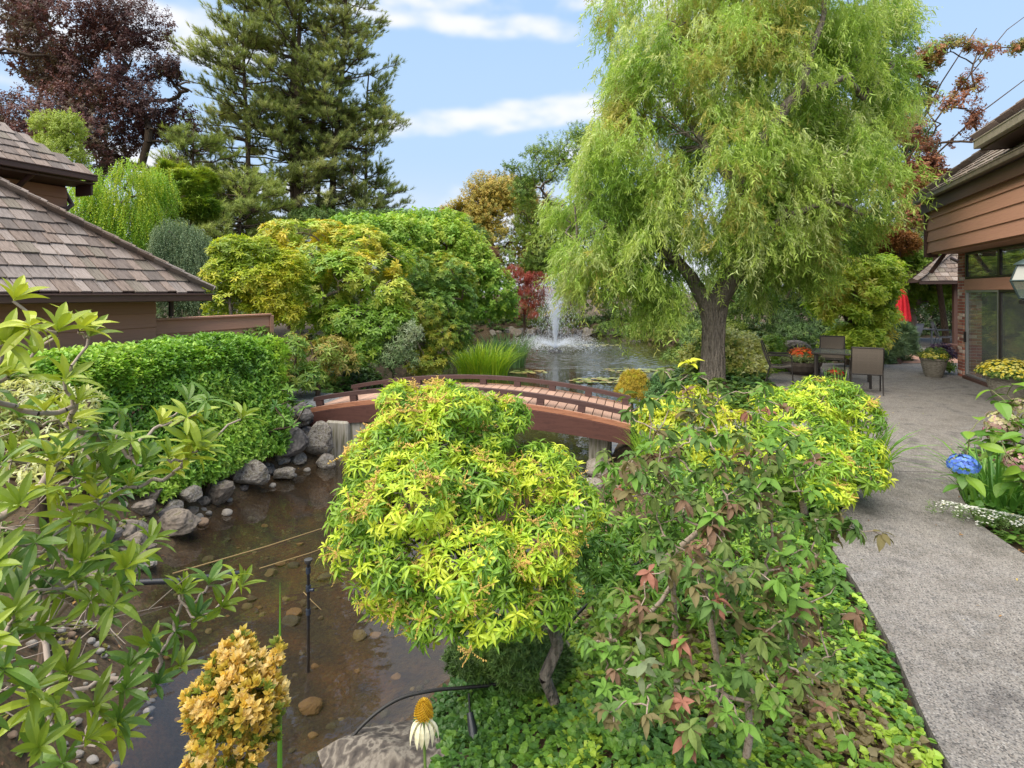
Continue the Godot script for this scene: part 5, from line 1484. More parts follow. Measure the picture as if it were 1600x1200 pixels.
func middle() -> void:
	var rh := []
	for i in 3:
		rh.append(whorl_mesh(whorl_leaves(9, 0.35, 0.3, 610 + i), 0.16, 0.05, 0.25, 0.35, 3, 0.55, 620 + i))
	tree("yellowing_rhododendron", "large rhododendron with yellowing leaves and crooked trunks beyond the bridge", "shrub", P(-4.3, -0.06, 13.6), P(-4.2, 1.0, 13.6), 0.12, 0.09, CROWN["rhodo_tree"], rh, leafy(0.42, 0.75), 2900, bark_pale, {"shell": 0.4, "gap": -0.28, "freq": 1.2, "up": 0.9, "twigs": 12, "r_tip": 0.008, "low": -0.7, "tones": [lin(0.14, 0.25, 0.028), lin(0.22, 0.33, 0.03), lin(0.33, 0.41, 0.045), lin(0.45, 0.46, 0.06), lin(0.52, 0.38, 0.03)]})
	tree("dark_rhododendron", "broad dark rhododendron hanging over the pond with golden new growth", "shrub", P(-2.9, -0.3, 16.9), P(-2.8, 0.9, 16.9), 0.11, 0.08, CROWN["rhodo_dark"], rh, leafy(0.4, 0.6), 3100, bark_pale, {"shell": 0.35, "gap": -0.45, "freq": 0.9, "up": 0.9, "low": -0.8, "size": Vector2(0.6, 1.0), "tones": [lin(0.08, 0.16, 0.025), lin(0.12, 0.21, 0.03), lin(0.19, 0.28, 0.035), lin(0.33, 0.36, 0.04), lin(0.42, 0.35, 0.04)]})
	var az := [whorl_mesh(whorl_leaves(8, 0.4, 0.3, 630), 0.11, 0.034, 0.2, 0.4, 3, 0.5, 631), whorl_mesh(whorl_leaves(7, 0.3, 0.3, 632), 0.12, 0.034, 0.2, 0.4, 3, 0.5, 633)]
	tree("golden_andromeda_tree", "golden green shrub in tiers leaning over the board fence", "shrub", P(-5.45, -0.06, 11.3), P(-5.5, 1.1, 11.3), 0.06, 0.05, CROWN["azalea_tree"], az, leafy(0.42, 0.8), 3000, bark_grey, {"shell": 0.35, "gap": -0.3, "freq": 1.6, "up": 1.2, "low": -0.6, "tones": [lin(0.17, 0.25, 0.02), lin(0.30, 0.36, 0.025), lin(0.44, 0.45, 0.03), lin(0.50, 0.42, 0.03)]})
	tree("low_rhododendron", "low rhododendron with slim drooping leaves left of the bridge", "shrub", P(-3.9, -0.06, 10.9), P(-3.9, 0.3, 10.9), 0.05, 0.04, CROWN["low_rhodo"], [whorl_mesh(whorl_leaves(10, 0.15, 0.4, 640), 0.16, 0.036, 0.2, 0.5, 3, 0.5, 641), whorl_mesh(whorl_leaves(9, 0.2, 0.4, 642), 0.15, 0.034, 0.2, 0.5, 3, 0.5, 643)], leafy(0.42, 0.7), 850, bark_brown, {"shell": 0.45, "gap": -0.35, "freq": 1.6, "up": 1.0, "tones": [lin(0.08, 0.16, 0.025), lin(0.13, 0.22, 0.03), lin(0.20, 0.27, 0.04), lin(0.30, 0.22, 0.05)]})
	var vb := [spray_mesh(12, 0.26, 0.15, 0.085, 651, 0.4), spray_mesh(12, 0.24, 0.14, 0.08, 652, 0.4)]
	tree("light_green_viburnum", "fresh green shrub rising behind the rhododendrons at the water", "shrub", P(-2.4, -0.2, 21.4), P(-2.4, 1.6, 21.4), 0.12, 0.09, CROWN["viburnum"], vb, leafy(0.5, 0.8), 3000, bark_brown, {"shell": 0.4, "gap": -0.4, "freq": 0.8, "up": 0.9, "low": -0.7, "tones": [lin(0.12, 0.24, 0.03), lin(0.19, 0.33, 0.035), lin(0.27, 0.40, 0.045), lin(0.36, 0.42, 0.05)]})
	tree("pale_variegated_shrub", "pale silvery variegated shrub at the foot of the rhododendrons", "shrub", P(-2.9, -0.3, 13.3), P(-2.9, 0.2, 13.3), 0.03, 0.025, CROWN["variegated"], [spray_mesh(10, 0.12, 0.075, 0.022, 661)], leafy(0.5, 0.5), 520, bark_brown, {"gap": -0.4, "tones": [lin(0.10, 0.15, 0.055), lin(0.17, 0.21, 0.10), lin(0.27, 0.29, 0.17)]})
	tree("variegated_euonymus", "rounded cream and green shrub behind the willow trunk", "shrub", P(5.6, -0.25, 14.4), P(5.6, 0.1, 14.4), 0.05, 0.04, CROWN["euonymus"], [spray_mesh(12, 0.13, 0.085, 0.05, 671), spray_mesh(12, 0.13, 0.08, 0.05, 672)], leafy(0.45, 0.8), 2300, bark_brown, {"gap": -0.5, "freq": 2.0, "tones": [lin(0.12, 0.2, 0.04), lin(0.48, 0.46, 0.10), lin(0.72, 0.66, 0.2), lin(0.82, 0.76, 0.3)]})
	tree("box_bush", "small leafy green bush beside the patio bowl planter", "shrub", P(6.95, -0.1, 14.6), P(6.95, 0.2, 14.6), 0.03, 0.025, CROWN["box_green"], [spray_mesh(12, 0.12, 0.07, 0.03, 681)], leafy(0.45, 0.7), 700, bark_brown, {"gap": -0.5, "tones": [lin(0.10, 0.2, 0.025), lin(0.2, 0.3, 0.03)]})
	tree("golden_dwarf_conifer", "golden cushion conifer at the right end of the bridge", "shrub", P(2.65, -0.45, 12.0), P(2.65, -0.25, 12.0), 0.03, 0.025, CROWN["gold_conifer"], [tuft_mesh(26, 0.07, 0.012, 691, -0.2, 1.2)], leafy(0.6, 0.5), 1700, bark_brown, {"gap": -0.6, "shell": 0.2, "tones": [lin(0.32, 0.30, 0.02), lin(0.46, 0.40, 0.025), lin(0.40, 0.26, 0.03)]})
	tree("green_cushion_shrub", "small blue green shrub beside the golden cushion conifer", "shrub", P(3.15, -0.4, 11.8), P(3.15, -0.2, 11.8), 0.025, 0.02, CROWN["green_cushion"], [spray_mesh(12, 0.09, 0.045, 0.02, 701)], leafy(0.45, 0.5), 480, bark_brown, {"gap": -0.5, "tones": [lin(0.04, 0.10, 0.03), lin(0.07, 0.15, 0.045)]})
	tree("feathery_juniper", "feathery grey green juniper between maple and terrace ramp", "shrub", P(11.3, -0.06, 16.4), P(11.3, 0.3, 16.4), 0.04, 0.03, CROWN["juniper"], [tuft_mesh(30, 0.16, 0.016, 711, -0.1, 1.1)], leafy(0.6, 0.4), 1100, bark_brown, {"gap": -0.5, "tones": [lin(0.08, 0.13, 0.05), lin(0.13, 0.19, 0.08)]})
	tree("low_dark_hedge", "low dark evergreen shrubs behind the stone and bowl planter", "hedge", P(11.0, -0.06, 20.2), P(11.0, 0.3, 20.2), 0.05, 0.04, CROWN["dark_hedge"], [spray_mesh(14, 0.2, 0.08, 0.03, 721)], leafy(0.5, 0.5), 1500, bark_brown, {"gap": -0.6, "tones": [lin(0.03, 0.06, 0.016), lin(0.06, 0.11, 0.025), lin(0.1, 0.16, 0.03)]})

func hedge() -> void:
	var a := P(-5.25, 0, 5.9)
	var b := P(-4.28, 0, 9.0)
	var dir := (b - a).normalized()
	var side := dir.cross(Vector3.UP).normalized()      # towards the stream
	if side.x < 0:
		side = -side
	var t := thing("clipped_hedge", "clipped glossy green hedge along the rocky bank below the garden house", "hedge", (a + b) * 0.5 + Vector3.UP * -0.1)
	var L := a.distance_to(b)
	var cb := MB.new(t.position)
	for i in 90:
		var u := R(0.1, L - 0.1)
		var p := a + dir * u + side * R(-0.1, 0.1) - Vector3.UP * 0.2
		cb.tube([p, p + Vector3.UP * 0.6 + unit() * 0.15, p + dir * R(-0.3, 0.3) + side * R(-0.4, 0.42) + Vector3.UP * R(0.9, 1.4)], [0.018, 0.013, 0.006], 4, false)
	put(t, "stems", cb.done(), bark_brown)
	var ms := []
	for i in 3:
		ms.append(spray_mesh(12, 0.11, 0.066, 0.03, 730 + i, 0.3, 0.8, 3))
	var xs := [[], [], []]
	var cs := [[], [], []]
	var tones := [lin(0.08, 0.18, 0.022), lin(0.13, 0.27, 0.025), lin(0.20, 0.37, 0.035), lin(0.32, 0.48, 0.05)]
	for i in 9500:
		var u := R(-0.05, L + 0.05)
		var k := rng.randf()
		var p: Vector3
		var nrm: Vector3
		if k < 0.34:
			var w := R(-0.48, 0.5)
			p = a + dir * u + side * w + Vector3.UP * (1.32 - 0.26 * pow(absf(w) / 0.5, 3.0) - 0.2 * smoothstep(L - 0.5, L, u))
			nrm = Vector3.UP
		elif k < 0.9:
			var y := R(-0.45, 1.30)
			p = a + dir * u + side * (0.5 - 0.24 * pow(smoothstep(0.5, 1.3, y), 2.0) + 0.28 * smoothstep(0.7, -0.4, y)) + Vector3.UP * y
			nrm = side
		else:
			p = b + side * R(-0.45, 0.6) + Vector3.UP * R(-0.3, 1.25) + dir * 0.08
			nrm = dir
		p += nrm * (0.10 * noise_a.get_noise_3dv(p * 14.0) + 0.06 * noise_a.get_noise_3dv(p * 40.0) - 0.16 * pow(rng.randf(), 2.0))
		if p.y < ground(p.x, -p.z) + 0.02 or noise_b.get_noise_3dv(p * 22.0) < -0.42:
			continue
		var j := rng.randi() % 3
		var s := R(0.7, 1.2)
		xs[j].append(Transform3D(facing(nrm + Vector3.UP * 0.7 + unit() * 0.5, R(0, TAU)).scaled(Vector3(s, s, s)), p - t.position))
		cs[j].append(pick_tone(tones, p, 2.0))
	for j in 3:
		many(t, "foliage", ms[j], leafy(0.38, 0.7), xs[j], cs[j])


# ---------------------------------------------------------------- plants close to the viewer
func raceme_mesh(seed_: int) -> ArrayMesh:      # spray of spent flower buds at a shoot tip
	var r := RandomNumberGenerator.new()
	r.seed = seed_
	var mb := MB.new()
	for k in 6:
		var a := r.randf_range(0, TAU)
		var dir := Vector3(cos(a), r.randf_range(0.3, 0.9), sin(a)).normalized()
		var len_ := r.randf_range(0.05, 0.095)
		for i in 11:
			var s := (i + 1) / 11.0
			var p := dir * len_ * s - Vector3.UP * 0.02 * s * s + Vector3(r.randf_range(-1, 1), r.randf_range(-1, 1), r.randf_range(-1, 1)) * 0.004
			var q := 0.0034 * r.randf_range(0.7, 1.3)
			var t := r.randf_range(0.75, 1.2)
			mb.col = Color(t, t * r.randf_range(0.85, 1.1), t)
			var e := [p + Vector3(q, 0, 0), p + Vector3(0, 0, q), p + Vector3(-q, 0, 0), p + Vector3(0, 0, -q)]
			for j in 4:
				mb.tri(e[j], p + Vector3(0, q * 1.6, 0), e[(j + 1) % 4])
				mb.tri(e[(j + 1) % 4], p - Vector3(0, q * 1.6, 0), e[j])
		mb.col = Color(0.8, 0.9, 0.7)
		var w := dir.cross(Vector3.UP).normalized() * 0.0011
		mb.quad(-w, w, dir * len_ - Vector3.UP * 0.02 + w, dir * len_ - Vector3.UP * 0.02 - w)
	return mb.done()

func andromeda(called: String, label: String, key: String, root: Vector3, count: int, L: float, tones: Array, single: int, flowers: float, bark: Material, gold := 0.5, gap := -0.42, r_root := 0.035) -> Node3D:
	var t := thing(called, label, "shrub", root)
	var kinds := [leaf_kind(9, 0.15, 0.35, L, L * 0.25, 0.3, 0.75, 800, 0.55, 0.0, 5), leaf_kind(8, 0.05, 0.4, L * 1.1, L * 0.25, 0.3, 0.9, 801, 0.55, 0.0, 5), leaf_kind(7, 0.5, 0.3, L * 0.85, L * 0.26, 0.35, 0.4, 802, 0.55, 0.0, 5)]
	var pts := crown_points(CROWN[key], count, 0.32, gap, 3.0, -0.5, 0.3)
	var shoots := []
	var fx := []
	var fc := []
	var tips := []
	for q in pts:
		var p: Vector3 = q[0]
		var ax: Vector3 = q[1] * 0.8 + Vector3.UP * 0.7 + unit() * 0.55
		var s := R(0.6, 1.28)
		var x := Transform3D(facing(ax, R(0, TAU)).scaled(Vector3(s, s, s)), p)
		var young := noise_b.get_noise_3dv(p * 60.0) + R(-0.35, 0.35) + (gold - 0.5) > 0.0
		var n := tones.size() / 2
		var ti := (n + rng.randi() % (tones.size() - n)) if young else rng.randi() % n
		var dist := p.distance_to(Vector3(0, 2.05, 0))
		var see: float = s / dist * (0.25 + maxf(0.0, q[1].dot((Vector3(0, 2.05, 0) - p).normalized()))) + R(0, 0.05)
		shoots.append([x, ti, 2 if young and rng.randf() < 0.5 else rng.randi() % 2, see])
		if rng.randf() < flowers and young:
			fx.append(Transform3D(facing(ax, R(0, TAU)).scaled(Vector3(s, s, s) * 1.1), p + ax.normalized() * 0.012 - t.position))
			fc.append(lin(0.66, 0.46, 0.13) * R(0.8, 1.2))
		if rng.randf() < 0.34:
			tips.append(p - ax.normalized() * 0.01)
	var mb := MB.new(root)
	branches(mb, root, tips, 0.0025, r_root, 5, 0.2, 0.03, 3)
	put(t, "branches", mb.done(), bark)
	whorl_plant(t, shoots, kinds, tones, 0.4, single, 0.8)
	if fx.size():
		many(t, "flower_clusters", raceme_mesh(810), leafy(0.7, 0.3), fx, fc)
	return t

func near_plants() -> void:
	var gold := [lin(0.09, 0.19, 0.02), lin(0.14, 0.26, 0.025), lin(0.20, 0.33, 0.03), lin(0.32, 0.46, 0.03), lin(0.44, 0.54, 0.035), lin(0.54, 0.58, 0.04)]
	andromeda("andromeda_bush", "big yellow green andromeda bush leaning over the stream in the middle", "pieris_near", P(0.28, -0.35, 3.05), 4300, 0.064, gold, 300, 0.12, bark_grey, 0.58, -0.62)
	andromeda("andromeda_bush", "golden andromeda bush beside the path below the patio table", "pieris_back", P(3.0, -0.05, 5.9), 1100, 0.085, gold, 120, 0.08, bark_pale, 0.52)
	andromeda("andromeda_bush", "spreading golden andromeda at the narrow bend of the path", "pieris_low", P(2.75, -0.1, 5.1), 800, 0.09, gold, 120, 0.08, bark_pale, 0.5)
	andromeda("andromeda_bush", "loose golden andromeda behind the bronze leaved shrub", "pieris_gold", P(1.6, -0.2, 5.3), 620, 0.105, [lin(0.14, 0.24, 0.025), lin(0.22, 0.32, 0.03), lin(0.40, 0.44, 0.03), lin(0.52, 0.50, 0.035)], 60, 0.15, bark_pale, 0.66, -0.25)
	andromeda("bank_laurel", "glossy mid green laurel filling the bank under the bronze shrub", "bank_green", P(1.0, -0.4, 3.9), 800, 0.085, [lin(0.06, 0.14, 0.02), lin(0.09, 0.19, 0.025), lin(0.14, 0.26, 0.03), lin(0.2, 0.32, 0.035)], 120, 0.0, bark_brown, 0.45)

	# rhododendron at the near edge, its shoots reaching in over the stream
	var root := P(-3.1, 0.45, 2.3)
	var t := thing("foreground_rhododendron", "rhododendron with long leathery leaves in whorls close at hand on the near bank", "shrub", root)
	var kinds := [leaf_kind(9, 0.5, 0.45, 0.125, 0.032, 0.4, 0.32, 820, 0.6, 0.01, 7), leaf_kind(7, 0.8, 0.3, 0.11, 0.03, 0.5, 0.22, 821, 0.6, 0.01, 7), leaf_kind(10, 0.1, 0.6, 0.12, 0.031, 0.35, 0.6, 822, 0.6, 0.01, 7)]
	var tones := [lin(0.06, 0.125, 0.027), lin(0.10, 0.175, 0.027), lin(0.175, 0.24, 0.024), lin(0.26, 0.32, 0.026), lin(0.35, 0.38, 0.03)]
	var tips := []
	var shoots := []
	for q in TIPS["rhodo_tips"]:
		var p := P(q[0], q[1], q[2])
		tips.append(p)
		for k in 3:
			var pp: Vector3 = p if k == 0 else p + Vector3(R(-0.2, 0.07), R(-0.18, 0.04), R(-0.3, 0.08))
			if k >= 1:
				if rng.randf() < 0.25:
					continue
				tips.append(pp)
			var ax := (pp - root).normalized() * 0.55 + Vector3.UP * 0.7 + unit() * 0.3
			var s := R(0.85, 1.15)
			var up_high := pp.y > 1.3
			shoots.append([Transform3D(facing(ax, R(0, TAU)).scaled(Vector3(s, s, s)), pp), (1 + rng.randi() % 4) if up_high else [0, 1, 1, 2, 2, 3][rng.randi() % 6], rng.randi() % 3, s / pp.distance_to(Vector3(0, 2.05, 0)) - k * 0.3])
	var mb := MB.new(root)
	branches(mb, root, tips, 0.003, 0.024, 6, 0.16, -0.06, 5)
	mb.tube([P(-3.3, -0.3, 2.4), root], [0.04, 0.026], 8)
	# bare side twigs
	for i in 150:
		var p: Vector3 = tips[rng.randi() % tips.size()].lerp(root, R(0.1, 0.5)) + unit() * 0.05
		var e := p + (unit() + Vector3(0.6, 0.1, 0)) * R(0.06, 0.2)
		mb.tube([p, p.lerp(e, 0.5) + unit() * 0.01, e], [0.003, 0.0024, 0.0014], 4, false)
	put(t, "branches", mb.done(), plain(0.36, 0.30, 0.255, 0.9))
	whorl_plant(t, shoots, kinds, tones, 0.3, 300, 0.7)
	# bronze leaved shrub
	root = P(0.9, -0.25, 2.75)
	t = thing("bronze_leaved_shrub", "sparse shrub with bronze and dull green leaves on thin stems by the path", "shrub", root)
	kinds = [leaf_kind(8, -0.1, 0.5, 0.066, 0.03, 0.35, 0.5, 830, 0.5, 0.06, 6), leaf_kind(7, 0.15, 0.5, 0.058, 0.028, 0.4, 0.4, 831, 0.5, 0.06, 6), leaf_kind(9, -0.3, 0.45, 0.07, 0.029, 0.3, 0.6, 832, 0.5, 0.05, 6)]
	tones = [lin(0.07, 0.13, 0.03), lin(0.115, 0.155, 0.04), lin(0.13, 0.10, 0.045), lin(0.17, 0.09, 0.06), lin(0.10, 0.20, 0.028), lin(0.28, 0.10, 0.075), lin(0.14, 0.165, 0.09), lin(0.36, 0.22, 0.05)]
	tips = []
	shoots = []
	for q in TIPS["bronze_tips"]:
		var p := P(q[0], q[1], q[2])
		tips.append(p)
		for k in 6:
			var pp: Vector3 = p if k == 0 else p + Vector3(R(-0.12, 0.12), R(-0.13, 0.03), R(-0.25, 0.06))
			if k >= 2 and rng.randf() < 0.42:
				continue
			if k:
				tips.append(pp)
			var s := R(0.85, 1.3)
			shoots.append([Transform3D(facing(Vector3.UP * 1.2 + (pp - root).normalized() * 0.4 + unit() * 0.5, R(0, TAU)).scaled(Vector3(s, s, s)), pp), [0, 1, 4, 3, 2, 4, 0, 2, 0, 4, 1, 0, 4, 1, 2, 5, 0, 1, 4, 3][rng.randi() % 20], rng.randi() % 3, s / pp.distance_to(Vector3(0, 2.05, 0)) - k * 0.1])
	tones.append(lin(0.55, 0.52, 0.03))
	shoots.append([Transform3D(Basis(Vector3.UP, 0.4).scaled(Vector3.ONE * 1.5), tips[0] + Vector3(0, 0.05, 0)), 8, 1, 99.0])
	mb = MB.new(root)
	var stems := [[P(0.86, -0.3, 2.8), P(0.84, 0.2, 2.78), P(0.8, 0.62, 2.7)], [P(1.02, -0.25, 2.45), P(1.06, 0.1, 2.42), P(1.02, 0.4, 2.38)], [P(0.95, -0.25, 2.6), P(0.98, 0.3, 2.6), P(0.9, 0.75, 2.6)]]
	var parts := [[], [], []]
	for p in tips:
		var best := 0
		for k in 3:
			if stems[k][2].distance_to(p) < stems[best][2].distance_to(p):
				best = k
		parts[best].append(p)
	for k in 3:
		mb.tube(stems[k], [0.02, 0.016, 0.013], 7, false)
		branches(mb, stems[k][2], parts[k], 0.0022, 0.012, 5, 0.22, 0.0, 3)
	put(t, "stems", mb.done(), bark_pale)
	var sx := []
	var sc := []
	for p in tips:
		for k in 1:
			if rng.randf() < 0.65:
				continue
			var j: Vector3 = p.lerp(stems[rng.randi() % 3][2], R(0.02, 0.3)) + unit() * R(0.02, 0.07)
			sx.append(Transform3D(facing(Vector3.UP + unit() * 0.7, R(0, TAU)).scaled(Vector3.ONE * R(0.8, 1.2)), j - root))
			sc.append(fresh(tones[[0, 2, 0, 4, 4, 6, 1][rng.randi() % 7]]) * R(0.85, 1.1))
	many(t, "foliage", spray_mesh(9, 0.12, 0.06, 0.028, 835, 0.5, 0.5, 4), leafy(0.75, 0.8), sx, sc)
	whorl_plant(t, shoots, kinds, tones, 0.75, 300, 0.8)

	# leaning bare trunk behind it
	root = P(0.65, -0.5, 4.3)
	var log := thing("leaning_stem", "bare leaning grey stem crossing behind the bronze shrub", "branch", root)
	mb = MB.new(root)
	mb.tube([root, P(0.9, 0.0, 3.9), P(1.08, 0.33, 3.6), P(1.2, 0.52, 3.5)], [0.045, 0.036, 0.028, 0.014], 8)
	put(log, "stem", mb.done(), bark_pale)

	# golden box bush at the bottom edge
	root = P(-0.82, 0.3, 1.62)
	t = thing("golden_box_bush", "small box bush with amber yellow leaves at the near edge of the stream", "shrub", root)
	kinds = []
	for i in 3:
		kinds.append(leaf_kind(6, 0.95, 0.3, 0.025, 0.013, 0.3, 0.15, 840 + i, 0.5, 0.0, 4))
	tones = [lin(0.16, 0.19, 0.03), lin(0.5, 0.32, 0.05), lin(0.76, 0.42, 0.07), lin(0.85, 0.48, 0.12), lin(0.9, 0.55, 0.2)]
	shoots = []
	tips = []
	for q in crown_points(CROWN["gold_box"], 1300, 0.45, -0.6, 14.0, -0.7, 0.4):
		var s := R(0.8, 1.25)
		shoots.append([Transform3D(facing(q[1] * 0.7 + Vector3.UP * 1.1 + unit() * 0.5, R(0, TAU)).scaled(Vector3(s, s, s)), q[0]), clampi(int(noise_b.get_noise_3dv(q[0] * 200.0) * 4.0 + R(-0.4, 4.6)), 0, 4), rng.randi() % 3, s / q[0].distance_to(Vector3(0, 2.05, 0)) + maxf(0, q[1].z) * 0.3 + maxf(0, q[1].y) * 0.2])
		if rng.randf() < 0.3:
			tips.append(q[0])
	mb = MB.new(root)
	branches(mb, root - Vector3.UP * 0.2, tips, 0.0012, 0.008, 4, 0.1)
	mb.tube([P(-0.82, -0.8, 1.66), root - Vector3.UP * 0.2], [0.012, 0.009], 6)
	put(t, "stems", mb.done(), bark_brown)
	whorl_plant(t, shoots, kinds, tones, 0.5, 296, 0.95)

	# gold edged shrub under the rhododendron
	andromeda("gold_edged_shrub", "cream and gold variegated shrub behind the near rhododendron", "gold_variegated", P(-2.6, -0.1, 3.0), 420, 0.06, [lin(0.16, 0.2, 0.04), lin(0.3, 0.3, 0.07), lin(0.5, 0.46, 0.14), lin(0.58, 0.55, 0.26)], 0, 0.0, bark_brown, 0.6)

	# cluster of green rosettes on the bank by the bridge
	root = P(-3.75, -0.25, 8.7)
	t = thing("young_rhododendron", "young rhododendron with green rosettes on the bank left of the bridge pier", "shrub", root)
	kinds = [leaf_kind(11, 0.1, 0.35, 0.15, 0.04, 0.25, 0.35, 850, 0.6, 0.0, 5), leaf_kind(10, 0.3, 0.35, 0.14, 0.038, 0.25, 0.3, 851, 0.6, 0.0, 5)]
	tones = [lin(0.07, 0.17, 0.03), lin(0.11, 0.23, 0.035), lin(0.16, 0.29, 0.04)]
	shoots = []
	tips = []
	for q in [[-3.7, 0.28, 8.5], [-3.55, 0.1, 8.45], [-3.9, 0.0, 8.4], [-3.72, -0.08, 8.35], [-3.5, 0.35, 8.6], [-3.95, 0.2, 8.6], [-3.6, 0.5, 8.8], [-3.42, -0.02, 8.5], [-3.85, 0.42, 8.8], [-4.1, 0.1, 8.5], [-3.3, 0.22, 8.65]]:
		var p := P(q[0], q[1], q[2])
		tips.append(p)
		shoots.append([Transform3D(facing(Vector3.UP + unit() * 0.4 + Vector3(0.2, 0, 0.4), R(0, TAU)), p), rng.randi() % 3, rng.randi() % 2, 1.0])
	mb = MB.new(root)
	branches(mb, root - Vector3.UP * 0.2, tips, 0.006, 0.025, 5)
	put(t, "stems", mb.done(), bark_brown)
	whorl_plant(t, shoots, kinds, tones, 0.38, 300, 0.7)

	# heather cushion at the boulder
	t = thing("heather_cushion", "fine leaved dark green cushion plant behind the lichened boulder", "plant", P(0.0, -0.6, 3.5))
	foliage(t, CROWN["heather"], [tuft_mesh(26, 0.035, 0.006, 861, 0.0, 1.2)], leafy(0.6, 0.4), 2600, {"gap": -0.6, "shell": 0.5, "freq": 4.0, "tones": [lin(0.035, 0.07, 0.015), lin(0.06, 0.11, 0.02), lin(0.10, 0.16, 0.03)]})

	strap_plants()
	ground_cover()

func strap(called: String, label: String, at: Vector3, count: int, spread: float, tall: float, wide: float, lean: float, tones: Array) -> Node3D:
	var t := thing(called, label, "plant", at)
	var left := count
	for i in mini(count, 300):
		var mb := MB.new(at)
		blades(mb, at, 1, spread, tall, wide, lean, tones)
		put(t, "blade", mb.done(), leafy(0.4, 0.75))
	if count > 300:
		var mb := MB.new(at)
		blades(mb, at, count - 300, spread, tall, wide, lean, tones)
		var o := put(t, "blades", mb.done(), leafy(0.4, 0.75))
		o.set_meta("kind", "stuff")
	return t

func strap_plants() -> void:
	var lime := [lin(0.20, 0.34, 0.02), lin(0.28, 0.42, 0.025), lin(0.36, 0.45, 0.03), lin(0.14, 0.27, 0.02)]
	var blue := [lin(0.11, 0.20, 0.08), lin(0.15, 0.25, 0.10), lin(0.10, 0.19, 0.05)]
	var green := [lin(0.08, 0.19, 0.025), lin(0.12, 0.26, 0.03), lin(0.18, 0.31, 0.04)]
	strap("yellow_flag_clump", "lime green clump of upright iris leaves standing in the pond", P(-1.0, WATER_Y - 0.05, 18.8), 620, 0.85, 1.35, 0.035, 0.75, lime)
	strap("blue_flag_clump", "blue green clump of iris leaves behind the lime green one", P(-0.25, WATER_Y - 0.05, 21.2), 380, 0.8, 1.5, 0.035, 0.6, blue)
	strap("rush_clump", "fine upright green rushes at the right end of the footbridge", P(2.1, -0.55, 7.9), 300, 0.28, 0.85, 0.014, 0.5, [lin(0.13, 0.30, 0.025), lin(0.18, 0.36, 0.03), lin(0.24, 0.38, 0.04)])
	strap("daylily_clump", "arching daylily leaves spilling over the bend of the path", P(3.95, -0.03, 6.2), 110, 0.24, 0.72, 0.036, 0.75, green)
	strap("daylily_clump", "upright iris leaves beside the golden bush near the patio chair", P(5.15, -0.03, 8.6), 40, 0.18, 0.9, 0.036, 0.4, green)
	strap("agapanthus_clump", "dark arching strap leaves under the blue hydrangea head", P(4.72, -0.05, 5.35), 130, 0.24, 0.72, 0.026, 1.15, [lin(0.045, 0.12, 0.02), lin(0.07, 0.17, 0.025), lin(0.11, 0.22, 0.03)])
	# two broad iris blades by the golden box bush
	for q in [[P(-0.79, 0.3, 1.85), 0.78, 0.016, 0.03, "tall single iris blade rising behind the golden box bush"], [P(-0.83, 0.3, 1.8), 0.62, 0.010, -0.25, "shorter iris blade left of the tall one"], [P(-0.68, 0.15, 1.5), 0.5, 0.02, -0.5, "bent iris blade beside the golden box bush at the frame edge"], [P(-0.2, 0.35, 1.35), 0.42, 0.016, 0.75, "slanting green blade beside the cone flower"]]:
		var foot: Vector3 = q[0]
		var t := thing("iris_blade", q[4], "leaf", Vector3(foot.x, foot.y - 0.4, foot.z))
		var mb := MB.new(t.position)
		one_blade(mb, t.position, Vector3(0.45 if q[3] > 0 else -0.45, 0, 0.9).normalized(), q[1] + 0.4, q[2] * 1.15, absf(q[3]) * 0.6, lin(0.10, 0.26, 0.03))
		put(t, "blade", mb.done(), leafy(0.4, 0.7))

